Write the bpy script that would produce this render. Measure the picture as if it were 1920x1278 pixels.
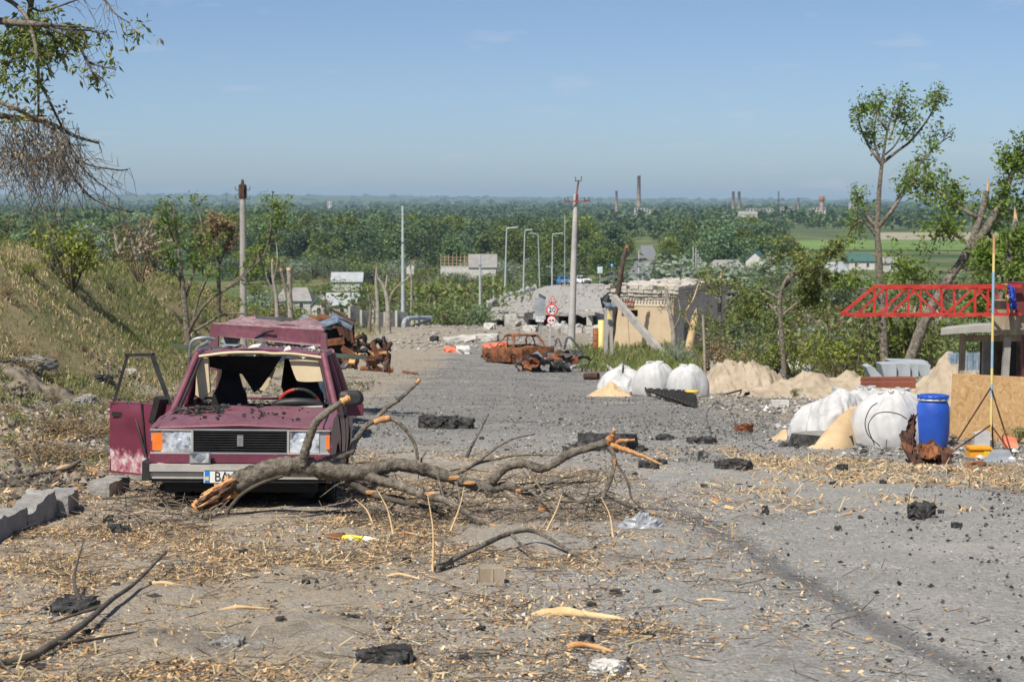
import bpy, bmesh, math
import numpy as np
from mathutils import Matrix, Vector
for o in list(bpy.data.objects): bpy.data.objects.remove(o)
SC = bpy.context.scene
COL = SC.collection
# ------------------------------------------------------------------ camera
F, CX, CY, HOR = 3600.0, 960.0, 639.0, 375.0
TILT = math.atan((CY - HOR) / F)
cam = bpy.data.cameras.new('camera'); camo = bpy.data.objects.new('camera', cam); COL.objects.link(camo)
cam.sensor_width = 36.0; cam.lens = F / 1920 * 36; cam.clip_start = 0.5; cam.clip_end = 40000
camo.location = (0, 0, 0); camo.rotation_euler = (math.pi / 2 - TILT, 0, 0)
cam.dof.use_dof = True; cam.dof.focus_distance = 17.5; cam.dof.aperture_fstop = 6.3
SC.camera = camo
# ------------------------------------------------------------------ sky and sun
SUN = Vector((-0.36, -0.60, 0.98)).normalized()
ELEV = math.asin(SUN.z); AZ = math.atan2(SUN.x, SUN.y)
W = bpy.data.worlds.new('World'); SC.world = W; W.use_nodes = True
wn = W.node_tree.nodes; wl = W.node_tree.links; wn.clear()
sky = wn.new('ShaderNodeTexSky'); sky.sky_type = 'NISHITA'; sky.sun_disc = False
sky.sun_elevation = ELEV; sky.sun_rotation = AZ
sky.altitude = 0; sky.air_density = 0.58; sky.dust_density = 0.72; sky.ozone_density = 3.3
wbg = wn.new('ShaderNodeBackground'); wbg.inputs['Strength'].default_value = 0.079
wout = wn.new('ShaderNodeOutputWorld')
# a faint pinkish cloud high in the sky, by direction
wtc = wn.new('ShaderNodeTexCoord'); wnz = wn.new('ShaderNodeTexNoise'); wmp = wn.new('ShaderNodeMapping')
wmp.inputs['Scale'].default_value = (14, 14, 60); wnz.inputs['Scale'].default_value = 1.6; wnz.inputs['Detail'].default_value = 6
wrp = wn.new('ShaderNodeValToRGB'); wrp.color_ramp.elements[0].position = 0.60; wrp.color_ramp.elements[1].position = 0.92
wmx = wn.new('ShaderNodeMix'); wmx.data_type = 'RGBA'; wmx.inputs[7].default_value = (6.6, 6.3, 7.0, 1)
wml = wn.new('ShaderNodeMath'); wml.operation = 'MULTIPLY'; wml.inputs[1].default_value = 0.45
wl.new(wtc.outputs['Generated'], wmp.inputs['Vector']); wl.new(wmp.outputs['Vector'], wnz.inputs['Vector'])
wl.new(wnz.outputs['Fac'], wrp.inputs['Fac']); wl.new(wrp.outputs['Color'], wml.inputs[0])
wl.new(wml.outputs[0], wmx.inputs[0]); wl.new(sky.outputs['Color'], wmx.inputs[6])
wl.new(wmx.outputs[2], wbg.inputs['Color']); wl.new(wbg.outputs['Background'], wout.inputs['Surface'])
sl = bpy.data.lights.new('sun', 'SUN'); sl.energy = 4.2; sl.angle = math.radians(0.53); sl.color = (1.0, 0.94, 0.85)
so = bpy.data.objects.new('sun', sl); COL.objects.link(so); so.rotation_euler = SUN.to_track_quat('Z', 'Y').to_euler()
SC.view_settings.view_transform = 'Standard'; SC.view_settings.look = 'None'
SC.view_settings.exposure = 0.5; SC.view_settings.gamma = 1.0; SC.view_settings.use_curve_mapping = False
SC.cycles.max_bounces = 6; SC.cycles.transparent_max_bounces = 6; SC.cycles.volume_bounces = 0
SC.cycles.use_denoising = True
# ------------------------------------------------------------------ helpers
RNG = np.random.default_rng(11)
def rng(s): return np.random.default_rng(s)
def sstep(a, b, x):
    t = np.clip((np.asarray(x, float) - a) / (b - a), 0, 1); return t * t * (3 - 2 * t)
def vnoise(x, y, s=0):
    """cheap smooth 2D value noise in -1..1"""
    x = np.asarray(x, float); y = np.asarray(y, float); xi = np.floor(x); yi = np.floor(y); fx = x - xi; fy = y - yi
    def h(a, b):
        v = np.sin(a * 127.1 + b * 311.7 + s * 74.7) * 43758.5453; return (v - np.floor(v)) * 2 - 1
    fx = fx * fx * (3 - 2 * fx); fy = fy * fy * (3 - 2 * fy)
    return (h(xi, yi) * (1 - fx) + h(xi + 1, yi) * fx) * (1 - fy) + (h(xi, yi + 1) * (1 - fx) + h(xi + 1, yi + 1) * fx) * fy
def fbm(x, y, s=0, o=3):
    r = 0; a = 1
    for k in range(o): r = r + a * vnoise(x * 2 ** k, y * 2 ** k, s + k); a *= .5
    return r
class MB:
    """collects shapes, builds ONE mesh object"""
    def __init__(s): s.V = []; s.F = []; s.n = 0
    def add(s, v, f, smooth=False, mi=0):
        v = np.asarray(v, float).reshape(-1, 3)
        if isinstance(f, np.ndarray): s.F.append((f + s.n, smooth, mi))
        else:
            by = {}
            for q in f: by.setdefault(len(q), []).append(q)
            for q in by.values(): s.F.append((np.array(q) + s.n, smooth, mi))
        s.V.append(v); s.n += len(v); return s
    def box(s, c, d, rot=None, mi=0):
        v = np.array([[x, y, z] for z in (-.5, .5) for y in (-.5, .5) for x in (-.5, .5)]) * np.array(d)
        if rot is not None: v = v @ np.array(rot).T
        f = [(0, 2, 3, 1), (4, 5, 7, 6), (0, 1, 5, 4), (1, 3, 7, 5), (3, 2, 6, 7), (2, 0, 4, 6)]
        return s.add(v + np.array(c), f, False, mi)
    def beam(s, a, b, w, h=None, mi=0, up=(0, 0, 1)):
        a = np.array(a, float); b = np.array(b, float); h = w if h is None else h
        t = b - a; L = np.linalg.norm(t); t /= L; u = np.array(up, float)
        if abs(t @ u) > .97: u = np.array([0, 1, 0.])
        x = np.cross(u, t); x /= np.linalg.norm(x); z = np.cross(t, x)
        return s.box((a + b) / 2, (w, L, h), np.stack([x, t, z], 1), mi)
    def tube(s, P, r, n=8, cap=True, mi=0, jag=0, seed=0, smooth=True):
        P = np.array(P, float); m = len(P); r = np.broadcast_to(np.array(r, float), (m,))
        T = np.gradient(P, axis=0); T /= np.linalg.norm(T, axis=1)[:, None] + 1e-9
        u = np.array([0, 0, 1.]) if abs(T[0][2]) < .9 else np.array([1., 0, 0])
        A = np.linspace(0, 2 * np.pi, n, endpoint=False); rr = rng(seed); V = []
        for i in range(m):
            x = u - T[i] * (u @ T[i]); x /= np.linalg.norm(x) + 1e-9; y = np.cross(T[i], x); u = x
            k = 1 + (jag * rr.uniform(-1, 1, n) if jag else 0)
            V.append(P[i] + (r[i] * k * np.cos(A))[:, None] * x + (r[i] * k * np.sin(A))[:, None] * y)
        V = np.concatenate(V); a = np.arange(n); b = (a + 1) % n
        f = np.concatenate([np.stack([i * n + a, i * n + b, (i + 1) * n + b, (i + 1) * n + a], 1) for i in range(m - 1)])
        s.add(V, f, smooth, mi)
        if cap: 
            s.add(V[:n], [tuple(range(n))[::-1]], False, mi); s.add(V[-n:], [tuple(range(n))], False, mi)
        return s
    def cyl(s, a, b, r0, r1=None, n=12, mi=0): return s.tube([a, b], [r0, r0 if r1 is None else r1], n, True, mi)
    def lathe(s, c, prof, n=24, mi=0, smooth=True, axis='z'):
        A = np.linspace(0, 2 * np.pi, n, endpoint=False); V = []
        for r, z in prof: V.append(np.stack([r * np.cos(A), r * np.sin(A), np.full(n, z)], 1))
        V = np.concatenate(V)
        if axis == 'y': V = V[:, [0, 2, 1]] * np.array([1, 1, 1])
        if axis == 'x': V = V[:, [2, 1, 0]]
        a = np.arange(n); b = (a + 1) % n
        f = np.concatenate([np.stack([i * n + a, i * n + b, (i + 1) * n + b, (i + 1) * n + a], 1) for i in range(len(prof) - 1)])
        return s.add(V + np.array(c), f, smooth, mi)
    def prism(s, pts, d, mi=0):
        """closed 3D outline pts swept by vector d"""
        p = np.array(pts, float); n = len(p); V = np.concatenate([p, p + np.array(d)])
        f = [tuple(range(n))[::-1], tuple(range(n, 2 * n))] + [(i, (i + 1) % n, n + (i + 1) % n, n + i) for i in range(n)]
        return s.add(V, f, False, mi)
    def grid(s, X, Y, Z, smooth=True, mi=0, mask=None):
        a, b = X.shape; V = np.stack([X, Y, Z], -1).reshape(-1, 3); I = np.arange(a * b).reshape(a, b)
        f = np.stack([I[:-1, :-1], I[1:, :-1], I[1:, 1:], I[:-1, 1:]], -1).reshape(-1, 4)
        if mask is not None: f = f[mask.reshape(-1)]
        return s.add(V, f, smooth, mi)
    def hull(s, c, d, n=14, seed=0, mi=0, rot=0):
        rr = rng(seed); p = rr.normal(size=(n, 3)); p /= np.linalg.norm(p, axis=1)[:, None]; p = np.sign(p) * np.abs(p) ** .7
        p = p * np.array(d) / 2; cs, sn = math.cos(rot), math.sin(rot); p = p @ np.array([[cs, sn, 0], [-sn, cs, 0], [0, 0, 1]])
        bm = bmesh.new(); vs = [bm.verts.new(q) for q in p]; bmesh.ops.convex_hull(bm, input=vs)
        for v in [v for v in bm.verts if not v.link_faces]: bm.verts.remove(v)
        bm.verts.index_update(); V = [v.co[:] for v in bm.verts]; f = [[v.index for v in q.verts] for q in bm.faces]; bm.free()
        return s.add(np.array(V) + np.array(c), f, False, mi)
    def rbox(s, c, d, n=7, amp=.02, seed=0, rnd=.35, mi=0, rot=None):
        """weathered block: rounded, pitted box"""
        t = np.linspace(-1, 1, n); A, B = np.meshgrid(t, t, indexing='ij'); O = np.ones_like(A); dd = np.array(d) / 2
        for ax in range(3):
            for sg in (-1, 1):
                q = [None] * 3; q[ax] = O * sg; q[(ax + 1) % 3] = A * sg; q[(ax + 2) % 3] = B; V = np.stack(q, -1).reshape(-1, 3)
                nr = (np.abs(V) ** 6).sum(1) ** (1 / 6); V = V / (1 + rnd * .35 * (nr - 1))[:, None]; V = V * dd
                w = V / max(d) * 5; nz = np.stack([fbm(w[:, 1] * 1.7 + k * 3, w[:, 2] * 1.7 + w[:, 0] * 1.3 + k, seed + k) for k in range(3)], 1); V = V + nz * amp
                if rot is not None: V = V @ np.array(rot).T
                I = np.arange(n * n).reshape(n, n); s.add(V + np.array(c), np.stack([I[:-1, :-1], I[1:, :-1], I[1:, 1:], I[:-1, 1:]], -1).reshape(-1, 4), False, mi)
        return s
    def sticks(s, A, B, r0, r1, mi=0):
        A = np.asarray(A, float); B = np.asarray(B, float); n = len(A); t = B - A; t /= np.linalg.norm(t, axis=1)[:, None] + 1e-9
        u = np.where(np.abs(t[:, 2:3]) > .8, np.array([[1., 0, 0]]), np.array([[0, 0, 1.]]))
        x = np.cross(t, u); x /= np.linalg.norm(x, axis=1)[:, None] + 1e-9; y = np.cross(t, x)
        r0 = np.broadcast_to(r0, (n,))[:, None]; r1 = np.broadcast_to(r1, (n,))[:, None]; V = []
        for P, r in ((A, r0), (B, r1)):
            for k in range(3):
                a = 2.0944 * k; V.append(P + r * (math.cos(a) * x + math.sin(a) * y))
        V = np.stack(V, 1).reshape(-1, 3); b = np.arange(n)[:, None] * 6
        f = np.concatenate([b + np.array([[k, (k + 1) % 3, 3 + (k + 1) % 3, 3 + k]]) for k in range(3)])
        return s.add(V, f, True, mi)
    def leaves(s, P, L, wd=.5, seed=0, droop=.3, mi=0, up=.5):
        rr = rng(seed); P = np.asarray(P, float); n = len(P); L = np.broadcast_to(L, (n,))[:, None] * rr.uniform(.6, 1.3, (n, 1))
        t = rr.normal(size=(n, 3)); t[:, 2] = t[:, 2] * .6 - droop; t /= np.linalg.norm(t, axis=1)[:, None]
        nn = rr.normal(size=(n, 3)); nn[:, 2] += up; x = np.cross(t, nn); x /= np.linalg.norm(x, axis=1)[:, None] + 1e-9
        m = np.cross(x, t); V = np.stack([P, P + t * L * .45 + x * L * wd * .5 + m * L * .06, P + t * L, P + t * L * .45 - x * L * wd * .5 + m * L * .06], 1).reshape(-1, 3)
        return s.add(V, np.arange(n * 4).reshape(n, 4), False, mi)
    def build(s, name, mats, parent=None, local=False):
        V = np.concatenate(s.V)
        if parent is not None and not local:
            V = V - np.array(WLOC[parent.name])
        me = bpy.data.meshes.new(name); me.vertices.add(len(V)); me.vertices.foreach_set('co', V.astype(np.float32).ravel())
        nl = sum(f.size for f, _, _ in s.F); nf = sum(len(f) for f, _, _ in s.F)
        me.loops.add(nl); me.polygons.add(nf)
        me.loops.foreach_set('vertex_index', np.concatenate([f.ravel() for f, _, _ in s.F]).astype(np.int32))
        tot = np.concatenate([np.full(len(f), f.shape[1]) for f, _, _ in s.F]); st = np.concatenate([[0], np.cumsum(tot)[:-1]])
        me.polygons.foreach_set('loop_start', st.astype(np.int32)); me.polygons.foreach_set('loop_total', tot.astype(np.int32))
        me.polygons.foreach_set('use_smooth', np.concatenate([np.full(len(f), q) for f, q, _ in s.F]))
        me.polygons.foreach_set('material_index', np.concatenate([np.full(len(f), m) for f, _, m in s.F]).astype(np.int32))
        me.update(calc_edges=True); me.validate()
        for m in (mats if isinstance(mats, (list, tuple)) else [mats]): me.materials.append(M[m] if isinstance(m, str) else m)
        o = bpy.data.objects.new(name, me); COL.objects.link(o)
        if parent is not None: o.parent = parent; WLOC[o.name] = WLOC[parent.name]
        else: WLOC[o.name] = (0, 0, 0)
        return o
WLOC = {}
def tag(o, label=None, cat=None, group=None, kind=None):
    if label: o['label'] = label
    if cat: o['category'] = cat
    if group: o['group'] = group
    if kind: o['kind'] = kind
    return o
def thing(name, loc, label, cat, group=None, rz=0):
    o = bpy.data.objects.new(name, None); COL.objects.link(o); o.location = loc; o.rotation_euler = (0, 0, rz)
    WLOC[o.name] = tuple(loc); o.empty_display_size = .2; return tag(o, label, cat, group)
def solo(mb, name, mats, label, cat, group=None, base=None):
    """a thing that is one mesh, origin at base"""
    V = np.concatenate(mb.V)
    if base is None: base = np.array([V[:, 0].mean(), V[:, 1].mean(), V[:, 2].min()])
    mb.V = [v - base for v in mb.V]; o = mb.build(name, mats); o.location = base; WLOC[o.name] = tuple(base)
    return tag(o, label, cat, group)
def copy_tree(o, parent=None):
    c = o.copy(); COL.objects.link(c); c.parent = parent; WLOC[c.name] = (0, 0, 0)
    for ch in list(o.children): copy_tree(ch, c)
    return c
_ct, _st = math.cos(TILT), math.sin(TILT)
def ray(u, v):
    a = (u - CX) / F; b = (CY - v) / F
    return np.array([a, _ct + b * _st, -_st + b * _ct])
def P(u, v, d):
    r = ray(u, v); return r * (d / r[1])
def G(u, v, lift=0.0):
    """where the line of sight through a photo point meets the ground"""
    r = ray(u, v); t = np.geomspace(4, 9000, 9000) / r[1]; z = r[2] * t; h = H(r[0] * t, r[1] * t)
    k = np.argmax(z < h); t = t[max(k, 1)]
    return np.array([r[0] * t, r[1] * t, float(H(r[0] * t, r[1] * t)) + lift])
def path(pts, n=6, wob=0, seed=0):
    """smooth curve through points"""
    p = np.array(pts, float); k = len(p); out = []; q = np.concatenate([[2 * p[0] - p[1]], p, [2 * p[-1] - p[-2]]])
    for i in range(k - 1):
        for t in np.linspace(0, 1, n, endpoint=False):
            a, b, c, d = q[i:i + 4]; out.append(.5 * (2 * b + (c - a) * t + (2 * a - 5 * b + 4 * c - d) * t * t + (3 * b - a - 3 * c + d) * t ** 3))
    out.append(p[-1]); out = np.array(out)
    if wob: out[1:-1] += rng(seed).normal(0, wob, (len(out) - 2, 3))
    return out
# ------------------------------------------------------------------ materials
M = {}
def _mat(name):
    m = bpy.data.materials.new(name); m.use_nodes = True; M[name] = m; nt = m.node_tree
    b = nt.nodes['Principled BSDF']; return m, nt, nt.nodes, nt.links, b
def ramp(ns, stops, interp='LINEAR'):
    r = ns.new('ShaderNodeValToRGB'); e = r.color_ramp; e.interpolation = interp
    while len(e.elements) < len(stops): e.elements.new(.5)
    for el, (p, c) in zip(e.elements, stops): el.position = p; el.color = (*c, 1) if len(c) == 3 else c
    return r
def tnoise(ns, ls, vec, scale, detail=6, rough=.6, dist=0):
    t = ns.new('ShaderNodeTexNoise'); t.inputs['Scale'].default_value = scale; t.inputs['Detail'].default_value = detail
    t.inputs['Roughness'].default_value = rough; t.inputs['Distortion'].default_value = dist; ls.new(vec, t.inputs['Vector']); return t
def mat(name, stops, rough=.8, scale=4, detail=6, bump=.2, bscale=None, metal=0, spec=.4, dist=0, stretch=None, world=False, coat=0, speck=None, bd=.02):
    """noise colour ramp + bump"""
    m, nt, ns, ls, b = _mat(name)
    if not isinstance(stops[0], (list, tuple)): stops = [(0, stops), (1, stops)]
    if world: vec = ns.new('ShaderNodeNewGeometry').outputs['Position']
    else: vec = ns.new('ShaderNodeTexCoord').outputs['Object']
    if stretch:
        mp = ns.new('ShaderNodeMapping'); mp.inputs['Scale'].default_value = stretch; ls.new(vec, mp.inputs['Vector']); vec = mp.outputs['Vector']
    t = tnoise(ns, ls, vec, scale, detail, .62, dist); r = ramp(ns, stops); ls.new(t.outputs['Fac'], r.inputs['Fac']); col = r.outputs['Color']
    if speck:
        t2 = tnoise(ns, ls, vec, speck[1], 3, .7); r2 = ramp(ns, [(speck[2], (0, 0, 0)), (speck[2] + .05, (1, 1, 1))]); ls.new(t2.outputs['Fac'], r2.inputs['Fac'])
        mx = ns.new('ShaderNodeMix'); mx.data_type = 'RGBA'; ls.new(r2.outputs['Color'], mx.inputs[0]); ls.new(col, mx.inputs[6]); mx.inputs[7].default_value = (*speck[0], 1); col = mx.outputs[2]
    ls.new(col, b.inputs['Base Color']); b.inputs['Roughness'].default_value = rough; b.inputs['Metallic'].default_value = metal
    b.inputs['Specular IOR Level'].default_value = spec; b.inputs['Coat Weight'].default_value = coat
    if bump:
        t3 = tnoise(ns, ls, vec, bscale or scale * 4, 8, .65); bp = ns.new('ShaderNodeBump'); bp.inputs['Strength'].default_value = bump; bp.inputs['Distance'].default_value = bd
        ls.new(t3.outputs['Fac'], bp.inputs['Height']); ls.new(bp.outputs['Normal'], b.inputs['Normal'])
    return m
def leafmat(name, stops, trans=.35, rough=.6, obj_var=0.0):
    """each leaf (mesh island) takes its own colour from the ramp"""
    m, nt, ns, ls, b = _mat(name); g = ns.new('ShaderNodeNewGeometry'); r = ramp(ns, stops); ls.new(g.outputs['Random Per Island'], r.inputs['Fac'])
    col = r.outputs['Color']
    if obj_var:
        oi = ns.new('ShaderNodeObjectInfo'); hv = ns.new('ShaderNodeHueSaturation'); mr = ns.new('ShaderNodeMapRange')
        mr.inputs[3].default_value = 1 - obj_var; mr.inputs[4].default_value = 1 + obj_var; ls.new(oi.outputs['Random'], mr.inputs[0]); ls.new(mr.outputs[0], hv.inputs['Value'])
        mh = ns.new('ShaderNodeMath'); mh.operation = 'MULTIPLY_ADD'; mh.inputs[1].default_value = -.09 * obj_var / .35; mh.inputs[2].default_value = .5 + .045 * obj_var / .35
        wn_ = ns.new('ShaderNodeTexWhiteNoise'); wn_.noise_dimensions = '1D'; ls.new(oi.outputs['Random'], wn_.inputs['W']); ls.new(wn_.outputs['Value'], mh.inputs[0]); ls.new(mh.outputs[0], hv.inputs['Hue'])
        ms = ns.new('ShaderNodeMapRange'); ms.inputs[3].default_value = .55; ms.inputs[4].default_value = 1.15; ls.new(wn_.outputs['Value'], ms.inputs[0]); ls.new(ms.outputs[0], hv.inputs['Saturation'])
        ls.new(col, hv.inputs['Color']); col = hv.outputs['Color']
    ls.new(col, b.inputs['Base Color']); b.inputs['Roughness'].default_value = rough; b.inputs['Specular IOR Level'].default_value = .25
    if trans:
        tr = ns.new('ShaderNodeBsdfTranslucent'); ls.new(col, tr.inputs['Color']); mx = ns.new('ShaderNodeMixShader'); mx.inputs[0].default_value = trans
        ls.new(b.outputs[0], mx.inputs[1]); ls.new(tr.outputs[0], mx.inputs[2]); ls.new(mx.outputs[0], ns['Material Output'].inputs['Surface'])
    return m
mat('maroon', [(.3, (.125, .02, .042)), (.55, (.165, .032, .06)), (.72, (.23, .09, .11))], rough=.42, scale=2.2, bump=.05, bscale=5, spec=.5, coat=.25, speck=((.42, .36, .34), 38, .69))
mat('maroon_dusty', [(.3, (.10, .022, .04)), (.6, (.16, .06, .075)), (.8, (.25, .17, .17))], rough=.6, scale=3, bump=.08, speck=((.5, .46, .43), 30, .66))
mat('scraped_paint', [(.44, (.14, .02, .045)), (.5, (.42, .16, .19)), (.56, (.62, .55, .52))], rough=.6, scale=3.5, bump=.1)
mat('black_plastic', [(.3, (.012, .012, .013)), (.75, (.045, .043, .04))], rough=.5, scale=8, bump=.05)
mat('black_cloth', [(.3, (.008, .008, .009)), (.7, (.02, .019, .018))], rough=.95, scale=8, bump=.1)
mat('rubber', [(.3, (.014, .014, .014)), (.7, (.05, .047, .043))], rough=.85, scale=9, bump=.2)
mat('red_leather', [(.3, (.3, .02, .015)), (.7, (.42, .05, .04))], rough=.5, scale=8, bump=.05)
mat('beige_vinyl', [(.3, (.55, .44, .27)), (.7, (.66, .55, .36))], rough=.6, scale=5, bump=.05, speck=((.3, .22, .13), 20, .68))
mat('chrome', [(.3, (.35, .35, .34)), (.7, (.55, .55, .53))], rough=.35, scale=8, bump=.05, metal=.8)
mat('aluminium', [(.3, (.40, .38, .34)), (.7, (.58, .56, .5))], rough=.45, scale=5, bump=.05, metal=.35)
mat('lamp_glass', [(.36, (.1, .11, .12)), (.46, (.42, .44, .46)), (.6, (.72, .75, .78))], rough=.12, scale=9, bump=.25, bscale=40, metal=.25, spec=.8)  # dark and bright reflections painted into the lens colour as blotchy noise
mat('lamp_bowl', [(.36, (.2, .22, .25)), (.5, (.6, .66, .72)), (.65, (.8, .85, .9))], rough=.25, scale=16, bump=.4, bscale=40, metal=.3)
mat('reflector', [(.3, (.25, .27, .3)), (.7, (.8, .82, .84))], rough=.18, scale=6, bump=.3, bscale=12, metal=.85)
mat('amber', [(.3, (.75, .16, .02)), (.7, (.9, .26, .04))], rough=.25, scale=9, bump=.2)
mat('plate_white', [(.3, (.68, .68, .64)), (.7, (.8, .8, .77))], rough=.5, scale=6, bump=0)
mat('plate_blue', (.03, .2, .6), rough=.5, bump=0)
mat('ink', (.012, .012, .014), rough=.6, bump=0)
mat('rust', [(.25, (.045, .022, .015)), (.42, (.13, .05, .024)), (.55, (.235, .088, .034)), (.72, (.34, .15, .06))], rough=.85, scale=4.5, bump=.3, dist=.6)
mat('rust_dark', [(.3, (.022, .017, .015)), (.5, (.07, .032, .02)), (.68, (.2, .075, .03))], rough=.85, scale=5, bump=.35, dist=.5)
mat('burnt_metal', [(.3, (.03, .03, .03)), (.5, (.09, .088, .085)), (.62, (.2, .2, .2)), (.75, (.2, .085, .035))], rough=.65, scale=5, bump=.3, dist=.5, metal=.2)
mat('crumpled_silver', [(.3, (.11, .12, .13)), (.5, (.33, .36, .39)), (.7, (.5, .53, .56))], rough=.5, scale=5, bump=.2, metal=.3)
mat('crumpled_blue', [(.3, (.10, .14, .19)), (.5, (.24, .31, .38)), (.7, (.42, .49, .55))], rough=.5, scale=4, bump=.2, metal=.25)
mat('bark', [(.34, (.06, .05, .038)), (.47, (.185, .158, .122)), (.6, (.285, .25, .2)), (.72, (.38, .345, .29))], rough=.95, scale=14, detail=9, bump=1.0, bscale=34, bd=.05, stretch=(1, 1, 1))
mat('bark_pale', [(.3, (.16, .14, .11)), (.5, (.3, .27, .22)), (.72, (.44, .4, .33))], rough=.9, scale=3, bump=.6, bscale=14)
mat('bark_dark', [(.3, (.035, .028, .022)), (.5, (.085, .07, .055)), (.7, (.16, .135, .105))], rough=.9, scale=5, bump=.5, bscale=20)
mat('torn_wood', [(.3, (.33, .13, .045)), (.5, (.5, .26, .11)), (.68, (.66, .42, .2))], rough=.85, scale=7, bump=.5, bscale=30, stretch=(1, 1, .4))
mat('splinter_wood', [(.3, (.5, .33, .16)), (.55, (.66, .48, .26)), (.75, (.74, .6, .38))], rough=.85, scale=7, bump=.4, bscale=30)
mat('plank', [(.3, (.2, .16, .11)), (.55, (.33, .27, .19)), (.75, (.45, .38, .28))], rough=.85, scale=9, bump=.4, bscale=30, stretch=(1, 1, .3))
mat('concrete', [(.3, (.24, .228, .205)), (.5, (.34, .325, .295)), (.72, (.44, .42, .385))], rough=.9, scale=2.2, bump=.35, bscale=14, speck=((.2, .19, .17), 9, .66))
mat('concrete_pale', [(.3, (.33, .32, .29)), (.5, (.44, .425, .39)), (.72, (.54, .52, .48))], rough=.9, scale=1.2, bump=.3, bscale=8, speck=((.28, .26, .23), 3, .64))
mat('concrete_blue', [(.3, (.26, .29, .31)), (.5, (.33, .365, .385)), (.72, (.42, .455, .47))], rough=.9, scale=2, bump=.2, bscale=16)
mat('limestone', [(.3, (.4, .39, .36)), (.55, (.58, .565, .53)), (.8, (.7, .69, .65))], rough=.9, scale=5, bump=.4, bscale=20)
mat('asphalt_chunk', [(.3, (.018, .018, .018)), (.5, (.045, .044, .043)), (.68, (.11, .105, .1))], rough=.95, scale=16, bump=.9, bscale=60, speck=((.28, .27, .25), 55, .66))
mat('asphalt_top', [(.3, (.17, .165, .15)), (.6, (.27, .26, .24)), (.8, (.34, .33, .3))], rough=.95, scale=10, bump=.5, bscale=60, speck=((.42, .41, .38), 60, .63))
mat('sand', [(.3, (.44, .31, .17)), (.55, (.56, .41, .24)), (.75, (.64, .49, .3))], rough=.95, scale=2.5, bump=.35, bscale=30, speck=((.3, .2, .1), 24, .68))
mat('earth', [(.3, (.12, .1, .075)), (.5, (.21, .175, .13)), (.75, (.32, .275, .21))], rough=.95, scale=3, bump=.8, bscale=16)
mat('sand_grey', [(.3, (.27, .22, .155)), (.5, (.37, .305, .22)), (.75, (.46, .385, .285))], rough=.95, scale=1.6, bump=.6, bscale=16, speck=((.2, .17, .13), 8, .64))
mat('bag_white', [(.3, (.36, .362, .355)), (.5, (.5, .502, .495)), (.75, (.56, .56, .55))], rough=.55, scale=2.5, bump=.35, bscale=5, bd=.04, speck=((.45, .42, .37), 13, .69))
mat('bag_grey', [(.3, (.36, .355, .34)), (.6, (.52, .51, .49)), (.8, (.62, .61, .58))], rough=.6, scale=3, bump=.35, bscale=7, bd=.03)
mat('barrel_blue', [(.3, (.014, .06, .34)), (.6, (.022, .095, .47)), (.8, (.07, .14, .42))], rough=.45, scale=3, bump=.04, spec=.5, speck=((.42, .47, .6), 17, .72))
mat('osb', [(.3, (.46, .26, .1)), (.45, (.62, .38, .17)), (.58, (.68, .44, .21)), (.72, (.76, .57, .33))], rough=.8, scale=11, detail=3, bump=.25, bscale=30, dist=1.5)
mat('arm_red', [(.3, (.22, .045, .035)), (.7, (.34, .09, .06))], rough=.7, scale=4, bump=.1)
mat('red_paint', [(.3, (.36, .022, .018)), (.55, (.5, .04, .03)), (.68, (.42, .12, .085)), (.8, (.3, .1, .06))], rough=.6, scale=6, bump=.05)
mat('dark_red_paint', [(.3, (.1, .02, .02)), (.7, (.18, .04, .035))], rough=.6, scale=4, bump=.05)
mat('red_brown', [(.3, (.16, .05, .03)), (.7, (.28, .09, .05))], rough=.75, scale=3, bump=.1)
mat('sign_red', [(.3, (.6, .03, .03)), (.7, (.7, .06, .05))], rough=.4, scale=4, bump=0)
mat('sign_white', [(.3, (.72, .72, .7)), (.7, (.82, .82, .8))], rough=.4, scale=4, bump=0)
mat('sign_blue', [(.3, (.05, .22, .5)), (.7, (.07, .3, .62))], rough=.4, scale=2, bump=0)
mat('sign_pale_blue', [(.3, (.4, .55, .62)), (.7, (.6, .72, .76))], rough=.4, scale=2, bump=0)
mat('yellow_paint', [(.3, (.68, .42, .03)), (.7, (.78, .55, .06))], rough=.45, scale=4, bump=.05)
mat('pale_yellow', [(.3, (.62, .5, .16)), (.7, (.72, .6, .25))], rough=.6, scale=3, bump=.05)
mat('pale_blue_paint', [(.3, (.2, .36, .5)), (.7, (.35, .5, .6))], rough=.6, scale=4, bump=.05)
mat('blue_cloth', [(.3, (.015, .05, .4)), (.7, (.03, .1, .55))], rough=.8, scale=8, bump=.1)
mat('blue_print', [(.3, (.03, .22, .55)), (.7, (.08, .35, .68))], rough=.6, scale=8, bump=.1)
mat('orange_plastic', [(.3, (.75, .3, .01)), (.7, (.85, .42, .03))], rough=.4, scale=5, bump=.03)
mat('orange_cloth', [(.3, (.7, .12, .06)), (.7, (.8, .25, .14))], rough=.7, scale=5, bump=.1)
mat('steel_grey', [(.3, (.28, .3, .32)), (.6, (.42, .45, .47)), (.8, (.5, .5, .48))], rough=.5, scale=3, bump=.1, metal=.4)
mat('steel_dark', [(.3, (.06, .06, .06)), (.7, (.16, .155, .15))], rough=.6, scale=4, bump=.1, metal=.3)
mat('galvanised', [(.3, (.42, .46, .48)), (.7, (.58, .62, .64))], rough=.45, scale=4, bump=.05, metal=.3)
mat('green_metal', [(.3, (.06, .085, .06)), (.7, (.13, .16, .12))], rough=.5, scale=4, bump=.1)
mat('army_green', [(.3, (.1, .125, .085)), (.7, (.19, .22, .155))], rough=.7, scale=3, bump=.1)
mat('charred_wood', [(.3, (.02, .016, .013)), (.5, (.07, .05, .036)), (.7, (.15, .11, .075))], rough=.95, scale=4, bump=.5, bscale=18)
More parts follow.
